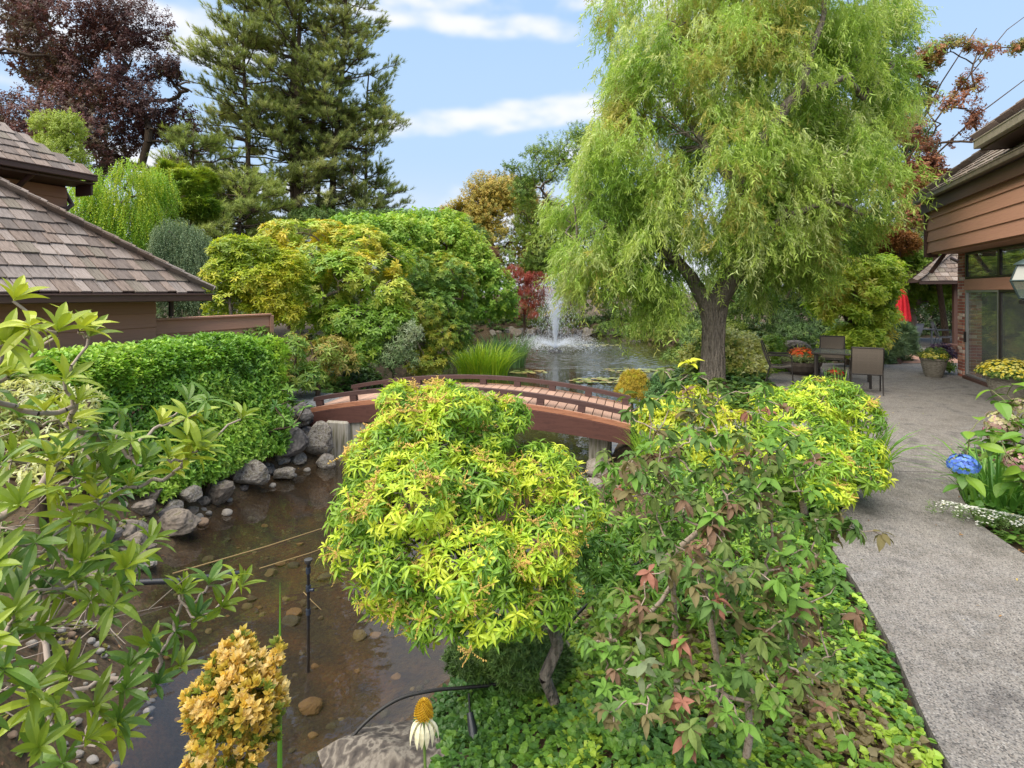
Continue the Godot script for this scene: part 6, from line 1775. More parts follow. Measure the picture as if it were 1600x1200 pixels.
func ground_cover() -> void:
	var ivy := []
	for i in 3:
		var r := MB.new()
		for k in 7:
			var a := TAU * k * 0.382
			var b := Basis(Vector3.UP, a) * Basis(Vector3.RIGHT, -R(-0.1, 0.6))
			var s := R(0.7, 1.15)
			var c := R(0.82, 1.2)
			r.leaf(Transform3D(b.scaled(Vector3(s, s, s)), Vector3(cos(a), R(0.1, 0.8), sin(a)) * 0.025), 0.048, 0.046, 0.2, 0.25, 3, Color(c, c, c), 0.35)
		ivy.append(r.done())
	var areas := [
		["ivy_ground_cover", "ivy and small leaved ground cover between the stream bank and the path", -0.6, 3.0, 1.7, 5.6, 15500, 0.74, [lin(0.035, 0.085, 0.018), lin(0.055, 0.125, 0.02), lin(0.09, 0.18, 0.022), lin(0.22, 0.32, 0.03), lin(0.12, 0.085, 0.04)]],
		["bank_ground_cover", "low green plants covering the bank beyond the footbridge", -8.5, -3.0, 9.8, 16.0, 5200, 1.7, [lin(0.05, 0.10, 0.025), lin(0.08, 0.15, 0.03), lin(0.12, 0.2, 0.04)]],
		["willow_ground_cover", "low green plants under the willow beside the pond", 2.0, 8.0, 8.6, 19.0, 6000, 1.8, [lin(0.04, 0.085, 0.02), lin(0.07, 0.13, 0.025), lin(0.13, 0.19, 0.03)]],
		["path_bed_ground_cover", "green plants edging the path below the golden bushes", 2.0, 5.4, 5.0, 9.0, 3600, 1.3, [lin(0.05, 0.12, 0.02), lin(0.09, 0.18, 0.025), lin(0.15, 0.25, 0.03)]],
		["far_bank_ground_cover", "dark low growth along the far shore of the pond", -9.0, 16.0, 18.0, 44.0, 7000, 3.6, [lin(0.03, 0.06, 0.016), lin(0.05, 0.09, 0.02), lin(0.09, 0.12, 0.03)]],
		["terrace_ground_cover", "dark low growth behind the terrace and maple", 7.0, 13.0, 15.8, 24.0, 2600, 2.2, [lin(0.03, 0.06, 0.016), lin(0.06, 0.10, 0.02)]],
		["bank_moss_plants", "small green plants and moss among the rocks of the left bank", -5.4, -2.2, 2.4, 9.6, 4200, 0.75, [lin(0.06, 0.10, 0.02), lin(0.10, 0.15, 0.025), lin(0.14, 0.12, 0.03)]],
		["hydrangea_bed_cover", "small green plants in the bed right of the path", 4.1, 8.0, 2.0, 7.2, 2400, 1.2, [lin(0.05, 0.11, 0.02), lin(0.1, 0.18, 0.03)]]]
	for q in areas:
		var xs := [[], [], []]
		var cs := [[], [], []]
		for i in q[6]:
			var x := R(q[2], q[3])
			var d := R(q[4], q[5])
			if paved(x, d):
				continue
			var s := shore_distance(x, d)
			if s < 0.12 or (q[0] == "bank_moss_plants" and noise_b.get_noise_2d(x * 70, d * 70) < -0.02):
				continue
			if noise_b.get_noise_2d(x * 40 / q[7], d * 40 / q[7]) < (-0.62 if q[0] == "ivy_ground_cover" else -0.36):
				continue
			var p := P(x, ground(x, d) + 0.02 + 0.05 * rng.randf() * q[7], d)
			var k: float = R(0.65, 1.25) * q[7]
			var j := rng.randi() % 3
			xs[j].append(Transform3D(facing(Vector3.UP + unit() * 0.35, R(0, TAU)).scaled(Vector3(k, k, k)), p))
			cs[j].append(pick_tone(q[8], p, 2.5))
		var mm := Node3D.new()
		mm.name = q[0]
		add_child(mm)
		mm.set_meta("kind", "stuff")
		mm.set_meta("label", q[1])
		mm.set_meta("category", "ground cover")
		for j in 3:
			many(mm, "plants", ivy[j], leafy(0.42, 0.6), xs[j], cs[j])
	# fallen leaves and bark chips on the bare soil
	var chip := MB.new()
	chip.leaf(Transform3D(), 0.05, 0.02, 0.4, 0.3, 3, Color(1, 1, 1))
	var xs := []
	var cs := []
	for i in 5200:
		var x := R(-6.0, 3.2)
		var d := R(1.8, 10.0)
		if i > 4200:
			x = R(4.0, 7.0)
			d = R(2.0, 7.0)
		if paved(x, d):
			continue
		var s := shore_distance(x, d)
		if s < 0.02:
			continue
		var k := R(0.5, 1.2)
		xs.append(Transform3D(facing(Vector3.UP + unit() * 0.5, R(0, TAU)).scaled(Vector3(k, k, k)), P(x, ground(x, d) + 0.012, d)))
		cs.append([lin(0.20, 0.10, 0.045), lin(0.11, 0.055, 0.03), lin(0.30, 0.17, 0.08), lin(0.36, 0.20, 0.05), lin(0.07, 0.04, 0.025)][rng.randi() % 5])
	for i in 170:      # a few blown onto the paving
		var x := R(1.8, 8.0)
		var d := R(2.2, 11.0)
		if paved(x, d) and paved(x - 0.06, d) and paved(x + 0.06, d) and x < 8.0:
			var k := R(0.3, 0.8)
			xs.append(Transform3D(facing(Vector3.UP + unit() * 0.3, R(0, TAU)).scaled(Vector3(k, k, k)), P(x, 0.01, d)))
			cs.append([lin(0.30, 0.17, 0.06), lin(0.42, 0.32, 0.08), lin(0.16, 0.09, 0.045), lin(0.3, 0.34, 0.08)][rng.randi() % 4])
	var li := many(self, "leaf_litter", chip.done(), leafy(0.8, 0.2), xs, cs)
	tag(li, "fallen leaves and bark chips on the soil of both banks and the path", "leaf litter")

var path_shapes := []
func paved(x: float, d: float) -> bool:
	if path_shapes.is_empty():
		path_shapes = [PackedVector2Array([Vector2(1.5, 1.0), Vector2(1.72, 1.9), Vector2(1.95, 2.585), Vector2(2.18, 3.156), Vector2(2.39, 3.81), Vector2(2.54, 4.36), Vector2(2.92, 4.95), Vector2(3.46, 5.6), Vector2(4.15, 6.3), Vector2(4.7, 7.2), Vector2(5.05, 8.6), Vector2(5.35, 10), Vector2(5.65, 11.4), Vector2(6.05, 13), Vector2(7.15, 15.0), Vector2(8.6, 16.0), Vector2(14.4, 16), Vector2(14.4, 25), Vector2(30, 25), Vector2(30, 8), Vector2(8.6, 7.4), Vector2(7.0, 7.65), Vector2(5.95, 7.2), Vector2(5.1, 6.2), Vector2(4.65, 5.6), Vector2(4.2, 4.88), Vector2(4.06, 4.28), Vector2(3.99, 3.2), Vector2(4.05, 1.0)]),
			PackedVector2Array([Vector2(-3.3, 9.75), Vector2(-3.1, 10.9), Vector2(-4.2, 11.4), Vector2(-6.5, 13.5), Vector2(-7.2, 13), Vector2(-4.8, 10.6)]),
			PackedVector2Array([Vector2(1.95, 8.35), Vector2(2.3, 9.9), Vector2(3.6, 9.6), Vector2(5.2, 9.3), Vector2(5.0, 8.2), Vector2(3.2, 8.1)]), PackedVector2Array([Vector2(11.2, 15.8), Vector2(13.7, 15.8), Vector2(14.5, 18.8), Vector2(11.5, 18.8)]), PackedVector2Array([Vector2(11.5, 18.5), Vector2(11.5, 25), Vector2(24, 25), Vector2(24, 17)])]
	for s in path_shapes:
		if Geometry2D.is_point_in_polygon(Vector2(x, d), s):
			return true
	return false


# ---------------------------------------------------------------- stones, fountain, furniture and small things
func smooth(pts: Array, n := 6) -> Array:
	var out := []
	for i in pts.size() - 1:
		for k in n:
			out.append(pts[i].cubic_interpolate(pts[i + 1], pts[maxi(i - 1, 0)], pts[mini(i + 2, pts.size() - 1)], float(k) / n))
	out.append(pts[-1])
	return out

func same(v: float, n: int) -> Array:
	var out := []
	for i in n:
		out.append(v)
	return out

func stones() -> void:
	var stone := [
		textured(speckle(256, [lin(0.06, 0.05, 0.04), lin(0.15, 0.13, 0.11), lin(0.27, 0.25, 0.225), lin(0.12, 0.10, 0.06), lin(0.33, 0.31, 0.28)], 0.03, 111), Vector3(1.5, 1.5, 1.5), 0.9, relief(0.02, 15, 6), 0.35),
		textured(speckle(256, [lin(0.06, 0.05, 0.04), lin(0.15, 0.125, 0.10), lin(0.24, 0.20, 0.165), lin(0.11, 0.10, 0.05)], 0.03, 112), Vector3(1.5, 1.5, 1.5), 0.9, relief(0.02, 15, 6), 0.35),
		textured(speckle(256, [lin(0.045, 0.04, 0.04), lin(0.10, 0.09, 0.085), lin(0.19, 0.175, 0.165)], 0.03, 113), Vector3(1.5, 1.5, 1.5), 0.9, relief(0.02, 15, 6), 0.35)]
	var pale := plain(0.22, 0.20, 0.175, 0.85)
	var tan_m := plain(0.20, 0.14, 0.095, 0.85)
	var sharp := []
	var round_ := []
	for i in 6:
		sharp.append(rock_mesh(20 + i, 1.0))
		round_.append(rock_mesh(40 + i, 0.55))
	# larger stones along the left bank, each named by where it lies
	var list := [
		[-3.92, -0.62, 6.35, 0.30, 0.15, 0.22, 0, 1, "broad flat grey stone on the bank nearest the hedge foot"],
		[-4.02, -0.44, 6.75, 0.17, 0.11, 0.13, 1, 0, "small pale grey stone above the broad flat one"],
		[-3.95, -0.62, 7.35, 0.22, 0.22, 0.2, 2, 1, "brown boulder at the water in the middle of the bank"],
		[-3.75, -0.58, 7.85, 0.28, 0.22, 0.2, 3, 0, "angular grey boulder with a flat side toward the water"],
		[-3.98, -0.30, 8.0, 0.26, 0.14, 0.2, 4, 0, "grey block resting on the bank above the angular boulder"],
		[-3.5, -0.70, 8.35, 0.26, 0.10, 0.14, 5, 0, "low pale stone lying along the waterline"],
		[-3.62, -0.32, 8.75, 0.34, 0.26, 0.26, 1, 2, "large mottled boulder leaning below the bridge abutment"],
		[-3.2, -0.42, 9.05, 0.26, 0.34, 0.2, 3, 0, "slanting slab of rock beside the concrete pier"],
		[-3.05, -0.72, 8.95, 0.2, 0.14, 0.16, 0, 0, "knobbly stone at the foot of the concrete pier"],
		[-4.1, -0.5, 5.75, 0.2, 0.14, 0.2, 4, 1, "dark stone on the bank behind the rhododendron tips"],
		[-3.75, -0.70, 5.5, 0.18, 0.08, 0.16, 2, 0, "pinkish flat stone at the waterline near the black pipe"]]
	for q in list:
		var o := put(self, "bank_stone", sharp[q[6]], stone[q[7]], Transform3D(Basis(Vector3.UP, R(0, TAU)).scaled(Vector3(q[3], q[4], q[5])), P(q[0], q[1], q[2])))
		tag(o, q[8], "stone", "stones of the left bank")
	for i in 16:      # rough stones stacked as the abutment
		var p := P(-3.45 - R(0, 0.7), -0.45 + (i / 4) * 0.17 - 0.05, 9.25 + R(-0.15, 0.4))
		var o := put(self, "abutment_stone", sharp[i % 6], stone[2 if i % 3 else 0], Transform3D(Basis(Vector3.UP, R(0, TAU)).scaled(Vector3(R(0.12, 0.22), R(0.09, 0.14), R(0.12, 0.18))), p))
		tag(o, "rough dark stone stacked under the left end of the footbridge", "stone", "abutment stones")
	for i in 46:      # filler stones and pebbles on the waterline
		var s := R(4.7, 9.2)
		var x := -3.0
		for k in 60:
			if shore_distance(x, s) > 0:
				break
			x -= 0.05
		var r := R(0.05, 0.16)
		var up := R(0.0, 0.5)
		var y := ground(x - up, s)
		var o := put(self, "bank_stone", sharp[i % 6], stone[i % 3], Transform3D(Basis(Vector3.UP, R(0, TAU)).scaled(Vector3(r, r * 0.7, r)), P(x - up, y + r * 0.25, s)))
		tag(o, "small rough stone wedged among the larger bank stones", "stone", "small rough stones of the left bank")
	for q in [[-4.06, 7.08], [-3.93, 7.0], [-3.98, 6.86], [-3.85, 6.72], [-3.9, 7.45], [-3.7, 7.0], [-3.42, 8.45], [-3.3, 8.7], [-3.05, 9.0], [-3.55, 8.0]]:
		var r := R(0.05, 0.085)
		var o := put(self, "pebble", round_[rng.randi() % 6], pale if rng.randf() < 0.6 else tan_m, Transform3D(Basis(Vector3.UP, R(0, TAU)).scaled(Vector3(r, r * 0.7, r * 0.85)), P(q[0] + 0.03, WATER_Y + 0.02, q[1])))
		tag(o, "smooth pale pebble at the edge of the stream", "stone", "smooth pale pebbles along the waterline")
	# pebble beach below the rhododendron
	for i in 120:
		var x := R(-3.3, -2.2)
		var d := R(3.0, 4.2)
		if shore_distance(x, d) < -0.15:
			continue
		var r := R(0.014, 0.045)
		var o := put(self, "pebble", round_[rng.randi() % 6], [pale, tan_m, plain(0.13, 0.122, 0.115, 0.85), plain(0.27, 0.25, 0.23, 0.85)][rng.randi() % 4], Transform3D(Basis(Vector3.UP, R(0, TAU)).scaled(Vector3(r, r * 0.6, r * 0.8)), P(x, ground(x, d) + r * 0.3, d)))
		tag(o, "pebble in the patch of gravel under the near rhododendron", "stone", "pebbles under the near rhododendron")
	# stones on the stream bed
	var bed := [plain(0.11, 0.062, 0.02, 0.9), plain(0.055, 0.04, 0.016, 0.9), plain(0.09, 0.066, 0.024, 0.9), plain(0.04, 0.034, 0.016, 0.9)]
	for i in 230:
		var d := R(2.2, 7.5)
		var x := R(-3.6, 0.2)
		if shore_distance(x, d) > -0.1:
			continue
		var r := 0.028 + 0.09 * pow(rng.randf(), 2.5)
		var o := put(self, "stream_bed_stone", (sharp if i % 2 else round_)[rng.randi() % 6], bed[rng.randi() % 4], Transform3D(Basis(Vector3.UP, R(0, TAU)).scaled(Vector3(r, r * 0.55, r * 0.85)), P(x, ground(x, d) + r * 0.1, d)))
		tag(o, "brown stone lying under water on the stream bed", "stone", "stones on the stream bed")
	# far shore
	for i in 30:
		var a := i / 29.0
		var x := lerpf(-2.6, 9.6, a)
		var d := 36.9 - 1.6 * pow(2.0 * a - 1.0, 2.0) + R(-0.3, 0.5)
		var r := R(0.3, 0.6)
		var o := put(self, "shore_rock", sharp[i % 6], stone[i % 3], Transform3D(Basis(Vector3.UP, R(0, TAU)).scaled(Vector3(r, r * 0.75, r)), P(x, WATER_Y + r * 0.35, d)))
		tag(o, "rock in the low wall along the far shore", "rock", "rocks along the far shore")
	for q in [[6.2, 19.6, 0.4], [7.0, 20.8, 0.45], [8.0, 22.4, 0.5], [5.2, 18.2, 0.35], [4.3, 16.6, 0.3]]:
		var o := put(self, "shore_rock", sharp[rng.randi() % 6], stone[1], Transform3D(Basis(Vector3.UP, R(0, TAU)).scaled(Vector3(q[2], q[2] * 0.7, q[2])), P(q[0], WATER_Y + 0.1, q[1])))
		tag(o, "rock at the water's edge below the willow", "rock", "rocks below the willow")
	for q in [[1.35, 8.55, 0.22, "rounded dark stone at the foot of the right bridge pier"], [1.05, 7.7, 0.26, "grey stone on the right bank near the footbridge"], [0.8, 6.9, 0.24, "stone on the right bank hidden behind the andromeda"]]:
		var o := put(self, "bank_stone", sharp[rng.randi() % 6], stone[0], Transform3D(Basis(Vector3.UP, R(0, TAU)).scaled(Vector3(q[2], q[2] * 0.7, q[2])), P(q[0], WATER_Y + 0.1, q[1])))
		tag(o, q[3], "stone")
	var st := put(self, "feature_stone", rock_mesh(77, 1.0), stone[2], Transform3D(Basis(Vector3.BACK, 0.3).scaled(Vector3(0.62, 0.42, 0.4)), P(8.6, 0.2, 16.6)))
	tag(st, "dark pointed stone behind the bowl of orange flowers", "stone")
	# the lichened boulder at the bottom of the view
	var lich := textured(speckle(512, [lin(0.03, 0.026, 0.024), lin(0.06, 0.052, 0.047), lin(0.10, 0.085, 0.073), lin(0.24, 0.215, 0.18), lin(0.085, 0.073, 0.064), lin(0.05, 0.043, 0.038)], 0.009, 121, FastNoiseLite.TYPE_SIMPLEX_SMOOTH, 6), Vector3(1.7, 1.7, 1.7), 0.95, relief(0.02, 16, 6), 0.35)
	var bo := put(self, "boulder", rock_mesh(61, 0.75), lich, Transform3D(Basis(Vector3.UP, 0.5).scaled(Vector3(0.88, 0.38, 0.60)), P(-0.34, -0.80, 3.15)))
	tag(bo, "broad lichen spotted boulder with a black hose across it", "boulder")
	var b2 := put(self, "boulder", rock_mesh(62, 0.8), stone[1], Transform3D(Basis(Vector3.UP, 1.5).scaled(Vector3(0.45, 0.26, 0.36)), P(0.02, -0.62, 2.85)))
	tag(b2, "brown boulder sloping down right of the lichened one", "boulder")
	var b3 := put(self, "boulder", rock_mesh(63, 0.8), stone[0], Transform3D(Basis(Vector3.UP, 0.2).scaled(Vector3(0.16, 0.12, 0.14)), P(0.3, -0.42, 3.7)))
	tag(b3, "small grey rock where the hose enters the leaves", "boulder")

func pond_things() -> void:
	# fountain
	var f := P(2.1, WATER_Y, 26.3)
	var t := thing("fountain", "floating fountain with a tall white jet and a low spray ring", "fountain", f)
	var mb := MB.new(f)
	mb.lathe(f, [Vector2(0, -0.1), Vector2(0.36, -0.1), Vector2(0.38, 0.03), Vector2(0.3, 0.09), Vector2(0.1, 0.11), Vector2(0.05, 0.2), Vector2(0, 0.2)], 24)
	put(t, "float", mb.done(), plain(0.02, 0.02, 0.022, 0.5))
	var drop := MB.new()
	var e := [Vector3(0.5, 0, 0), Vector3(0, 0, 0.5), Vector3(-0.5, 0, 0), Vector3(0, 0, -0.5)]
	for j in 4:
		drop.tri(e[j], Vector3(0, 0.5, 0), e[(j + 1) % 4])
		drop.tri(e[(j + 1) % 4], Vector3(0, -0.5, 0), e[j])
	var dm := drop.done()
	for q in [["jet", 12000, 0.015, 0.13, 8.4, 0.009], ["spray_ring", 15000, 0.72, 1.0, 5.2, 0.006]]:
		var xs := []
		var cs := []
		for i in q[1]:
			var a := R(0, TAU)
			var tilt: float = lerpf(q[2], q[3], rng.randf())
			var sp: float = q[4] * R(0.72, 1.0) if q[0] == "jet" else q[4] * R(0.6, 1.0)
			var v0 := Vector3(cos(a) * sin(tilt), cos(tilt), sin(a) * sin(tilt)) * sp
			var air := 2.0 * v0.y / 9.8
			var s := R(0.02, 1.0) * air
			if q[0] == "jet" and rng.randf() < 0.45:
				s = R(0.0, 0.5) * air
			var p := v0 * s - Vector3.UP * 4.9 * s * s + Vector3.UP * 0.18
			if p.y < 0.01:
				continue
			p += unit() * 0.02 * (1.0 + 3.0 * s)
			var vel := v0 - Vector3.UP * 9.8 * s
			var th: float = q[5] * R(0.6, 1.6)
			var len_ := th * R(1.5, 3.0) + 0.012 * vel.length() * R(0.5, 1.2)
			xs.append(Transform3D(facing(vel, 0).scaled_local(Vector3(th, len_, th)), p))
			cs.append(Color(1, 1, 1))
		var wm := StandardMaterial3D.new()
		wm.albedo_color = Color(0.92, 0.94, 0.96)
		wm.roughness = 0.25
		wm.backlight_enabled = true
		wm.backlight = Color(0.9, 0.92, 0.95)
		many(t, q[0], dm, wm, xs, cs)
	# rings of ripples that the falling water makes
	var rm := SurfaceTool.new()
	rm.begin(Mesh.PRIMITIVE_TRIANGLES)
	rm.set_smooth_group(0)
	var rings := 110
	var sec := 150
	for i in rings + 1:
		var r := 0.35 + 6.6 * i / rings
		for k in sec:
			var a := TAU * k / sec
			var w := smoothstep(6.9, 4.2, r) * smoothstep(0.2, 1.0, r)
			var x := r * cos(a)
			var z := r * sin(a)
			var h := 0.016 * sin(r * 19.0 + 2.5 * noise_a.get_noise_2d(x * 18.0, z * 18.0)) + 0.035 * noise_a.get_noise_2d(x * 75.0, z * 75.0)
			rm.add_vertex(f + Vector3(x, 0.02 + h * w * 0.6 - 0.035 * smoothstep(6.0, 6.95, r), z))
	for i in rings:
		for k in sec:
			var j := (k + 1) % sec
			for n in [i * sec + k, (i + 1) * sec + j, (i + 1) * sec + k, i * sec + k, i * sec + j, (i + 1) * sec + j]:
				rm.add_index(n)
	rm.generate_normals()
	var rw := StandardMaterial3D.new()
	rw.albedo_color = Color(0.05, 0.046, 0.02, 0.62).linear_to_srgb()
	rw.transparency = BaseMaterial3D.TRANSPARENCY_ALPHA
	rw.roughness = 0.08
	structure("fountain_ripples", rm.commit(), rw)

	# water lilies
	for q in [[3.1, 17.6, 1.3, 0.55, 95, "water lily patch with pale pads in front of the fountain"], [3.5, 29.5, 2.6, 0.8, 70, "far water lily patch beyond the fountain under the willow tips"], [0.6, 19.6, 0.7, 0.5, 30, "small scatter of lily pads beside the iris clumps"], [4.3, 20.0, 1.0, 0.6, 40, "lily pads along the right shore under the willow"]]:
		var at := P(q[0], WATER_Y, q[1])
		var l := thing("water_lily", q[5], "water lily", at, "water lilies on the pond")
		var pads := []
		for i in 3:
			var pm := MB.new()
			var n := 12
			for k in n - 1:
				var a := TAU * (k + 0.5) / n
				var b := TAU * (k + 1.5) / n
				pm.tri(Vector3.ZERO + Vector3(0, 0.004, 0), Vector3(cos(b), 0.02 * sin(b * 2.0 + i), sin(b)) * 1.0, Vector3(cos(a), 0.02 * sin(a * 2.0 + i), sin(a)) * 1.0)
			pads.append(pm.done())
		for i in q[4]:
			var a := R(0, TAU)
			var r := sqrt(rng.randf())
			var s := R(0.06, 0.13)
			var tone: Color = [lin(0.24, 0.27, 0.06), lin(0.34, 0.35, 0.10), lin(0.42, 0.40, 0.14), lin(0.16, 0.22, 0.05), lin(0.36, 0.26, 0.10)][rng.randi() % 5]
			var place := Vector3(cos(a) * r * q[2], 0.012 + 0.0004 * i, sin(a) * r * q[3])
			put(l, "lily_pad", pads[i % 3], plain(tone.r, tone.g, tone.b, 0.4), Transform3D(Basis(Vector3.UP, R(0, TAU)).scaled(Vector3(s, s, s)), place))
	# sprinkler riser in the stream
	var sp := P(-1.73, WATER_Y, 4.62)
	var s := thing("sprinkler_riser", "thin black sprinkler riser standing in the stream", "sprinkler", Vector3(sp.x, ground(-1.73, 4.62), sp.z))
	var sm := MB.new(s.position)
	sm.tube([s.position - Vector3.UP * 0.05, sp + Vector3.UP * 0.56], [0.013, 0.013], 10)
	put(s, "pipe", sm.done(), plain(0.015, 0.015, 0.018, 0.4))
	for y in [0.12, 0.32, 0.47]:
		var cm := MB.new(s.position)
		cm.tube([sp + Vector3.UP * y, sp + Vector3.UP * (y + 0.05)], [0.02, 0.02], 10)
		put(s, "coupling", cm.done(), plain(0.03, 0.04, 0.06, 0.35))
	var hm := MB.new(s.position)
	hm.lathe(sp + Vector3.UP * 0.55, [Vector2(0, 0), Vector2(0.018, 0), Vector2(0.032, 0.025), Vector2(0.034, 0.04), Vector2(0, 0.045)], 14)
	put(s, "head", hm.done(), plain(0.05, 0.05, 0.05, 0.5))
	var sd := MB.new(s.position)
	sd.tube([sp + Vector3.UP * 0.33, sp + Vector3(0.05, 0.335, 0.01)], [0.012, 0.014], 8)
	put(s, "side_outlet", sd.done(), plain(0.02, 0.03, 0.06, 0.35))
	# sticks and a pipe in the water
	for q in [[[-3.4, -0.76, 5.45], [-2.75, -0.79, 6.1], [-1.9, -0.80, 7.0], 0.008, "long bamboo cane floating along the left side of the stream"], [[-2.6, -0.785, 5.6], [-2.2, -0.79, 5.95], [-1.75, -0.80, 6.5], 0.006, "shorter bamboo cane in the water beside the long one"], [[-1.82, -0.56, 4.75], [-1.72, -0.6, 4.68], [-1.62, -0.64, 4.62], 0.004, "short dry twig caught on the sprinkler riser"]]:
		var a := P(q[0][0], q[0][1], q[0][2])
		var k := thing("floating_cane", q[4], "stick", a)
		var km := MB.new(a)
		km.tube([a, P(q[1][0], q[1][1], q[1][2]), P(q[2][0], q[2][1], q[2][2])], [q[3], q[3] * 0.9, q[3] * 0.5], 7)
		put(k, "cane", km.done(), plain(0.22, 0.155, 0.06, 0.7))
	var pa := P(-3.75, -0.62, 5.0)
	var pp := thing("drain_pipe", "black pipe sticking out of the left bank into the stream", "pipe", pa)
	var pmb := MB.new(pa)
	pmb.tube([pa, P(-3.2, -0.7, 5.2), P(-2.75, -0.78, 5.5)], [0.028, 0.028, 0.028], 10)
	put(pp, "pipe", pmb.done(), plain(0.02, 0.022, 0.028, 0.4))
	# hose across the boulder and the spotlight beside it
	var ha := P(-1.12, -0.72, 3.15)
	var ho := thing("black_hose", "black hose draped over the lichened boulder into the leaves", "hose", ha)
	var hb := MB.new(ha)
	var way := [[-1.12, -0.78, 3.12], [-0.92, -0.56, 3.25], [-0.72, -0.46, 3.35], [-0.5, -0.435, 3.4], [-0.28, -0.45, 3.45], [-0.05, -0.45, 3.5], [0.16, -0.38, 3.6], [0.35, -0.28, 3.72], [0.5, -0.22, 3.9], [0.9, -0.05, 4.15], [1.3, 0.12, 4.3]]
	var hp := []
	var hr := []
	for q in way:
		hp.append(P(q[0], q[1], q[2]))
		hr.append(0.011)
	hp = smooth(hp)
	hb.tube(hp, same(0.011, hp.size()), 8)
	put(ho, "hose", hb.done(), plain(0.018, 0.018, 0.018, 0.45))
	var la := P(-0.22, -0.5, 3.05)
	var ls := thing("garden_spotlight", "small dark garden spotlight lying between the two boulders", "spotlight", la)
	var lm := MB.new(la)
	lm.tube([la + Vector3(-0.02, 0.16, -0.05), la + Vector3(0, 0.1, 0), la + Vector3(0.015, 0.03, 0.05)], [0.018, 0.026, 0.03], 12)
	put(ls, "body", lm.done(), plain(0.04, 0.045, 0.05, 0.35, 0.3))
	var lw := MB.new(la)
	lw.tube([la + Vector3(-0.02, 0.16, -0.05), la + Vector3(-0.03, 0.24, -0.09)], [0.006, 0.006], 6)
	put(ls, "cable", lw.done(), plain(0.02, 0.02, 0.02, 0.5))
	# cone flower
	var ca := P(-0.195, 0.56, 1.2)
	var cf := thing("cone_flower", "yellow cone flower with drooping white petals at the bottom edge", "flower", ca)
	var cs := MB.new(ca)
	cs.tube([ca - Vector3.UP * 0.9, ca + Vector3(0.01, 0.25, 0), ca + Vector3(0, 0.55, 0)], [0.004, 0.0035, 0.003], 6)
	put(cf, "stem", cs.done(), plain(0.12, 0.2, 0.04, 0.6))
	var top := ca + Vector3(0, 0.555, 0)
	var cone := MB.new(ca)
	for i in 220:
		var s2 := i / 219.0
		var y := 0.036 * s2
		var r := 0.0175 * sqrt(maxf(0.0, 1.0 - pow(s2, 2.2)))
		var a := i * 2.39996
		var dir := Vector3(cos(a), 0.35 + 1.2 * s2, sin(a)).normalized()
		var p := top + Vector3(cos(a) * r, y, sin(a) * r)
		cone.col = [lin(0.55, 0.33, 0.015), lin(0.62, 0.42, 0.03), lin(0.42, 0.24, 0.01)][i % 3]
		cone.tube([p, p + dir * 0.005], [0.0018, 0.0004], 4, false)
	cone.lathe(top, [Vector2(0, -0.003), Vector2(0.015, 0), Vector2(0.0165, 0.01), Vector2(0.014, 0.022), Vector2(0.008, 0.032), Vector2(0, 0.036)], 14)
	put(cf, "cone", cone.done(), leafy(0.7, 0.2))
	var pet := MB.new()
	pet.leaf(Transform3D(), 0.045, 0.012, 0.2, 0.8, 5, lin(0.72, 0.70, 0.52), 0.6)
	var petal := pet.done()
	for i in 12:
		var b := Basis(Vector3.UP, TAU * i / 12.0 + R(-0.1, 0.1)) * Basis(Vector3.RIGHT, R(0.35, 0.7))
		put(cf, "petal", petal, leafy(0.5, 0.6), Transform3D(b, top + b.z * 0.012 - ca - Vector3.UP * 0.0))

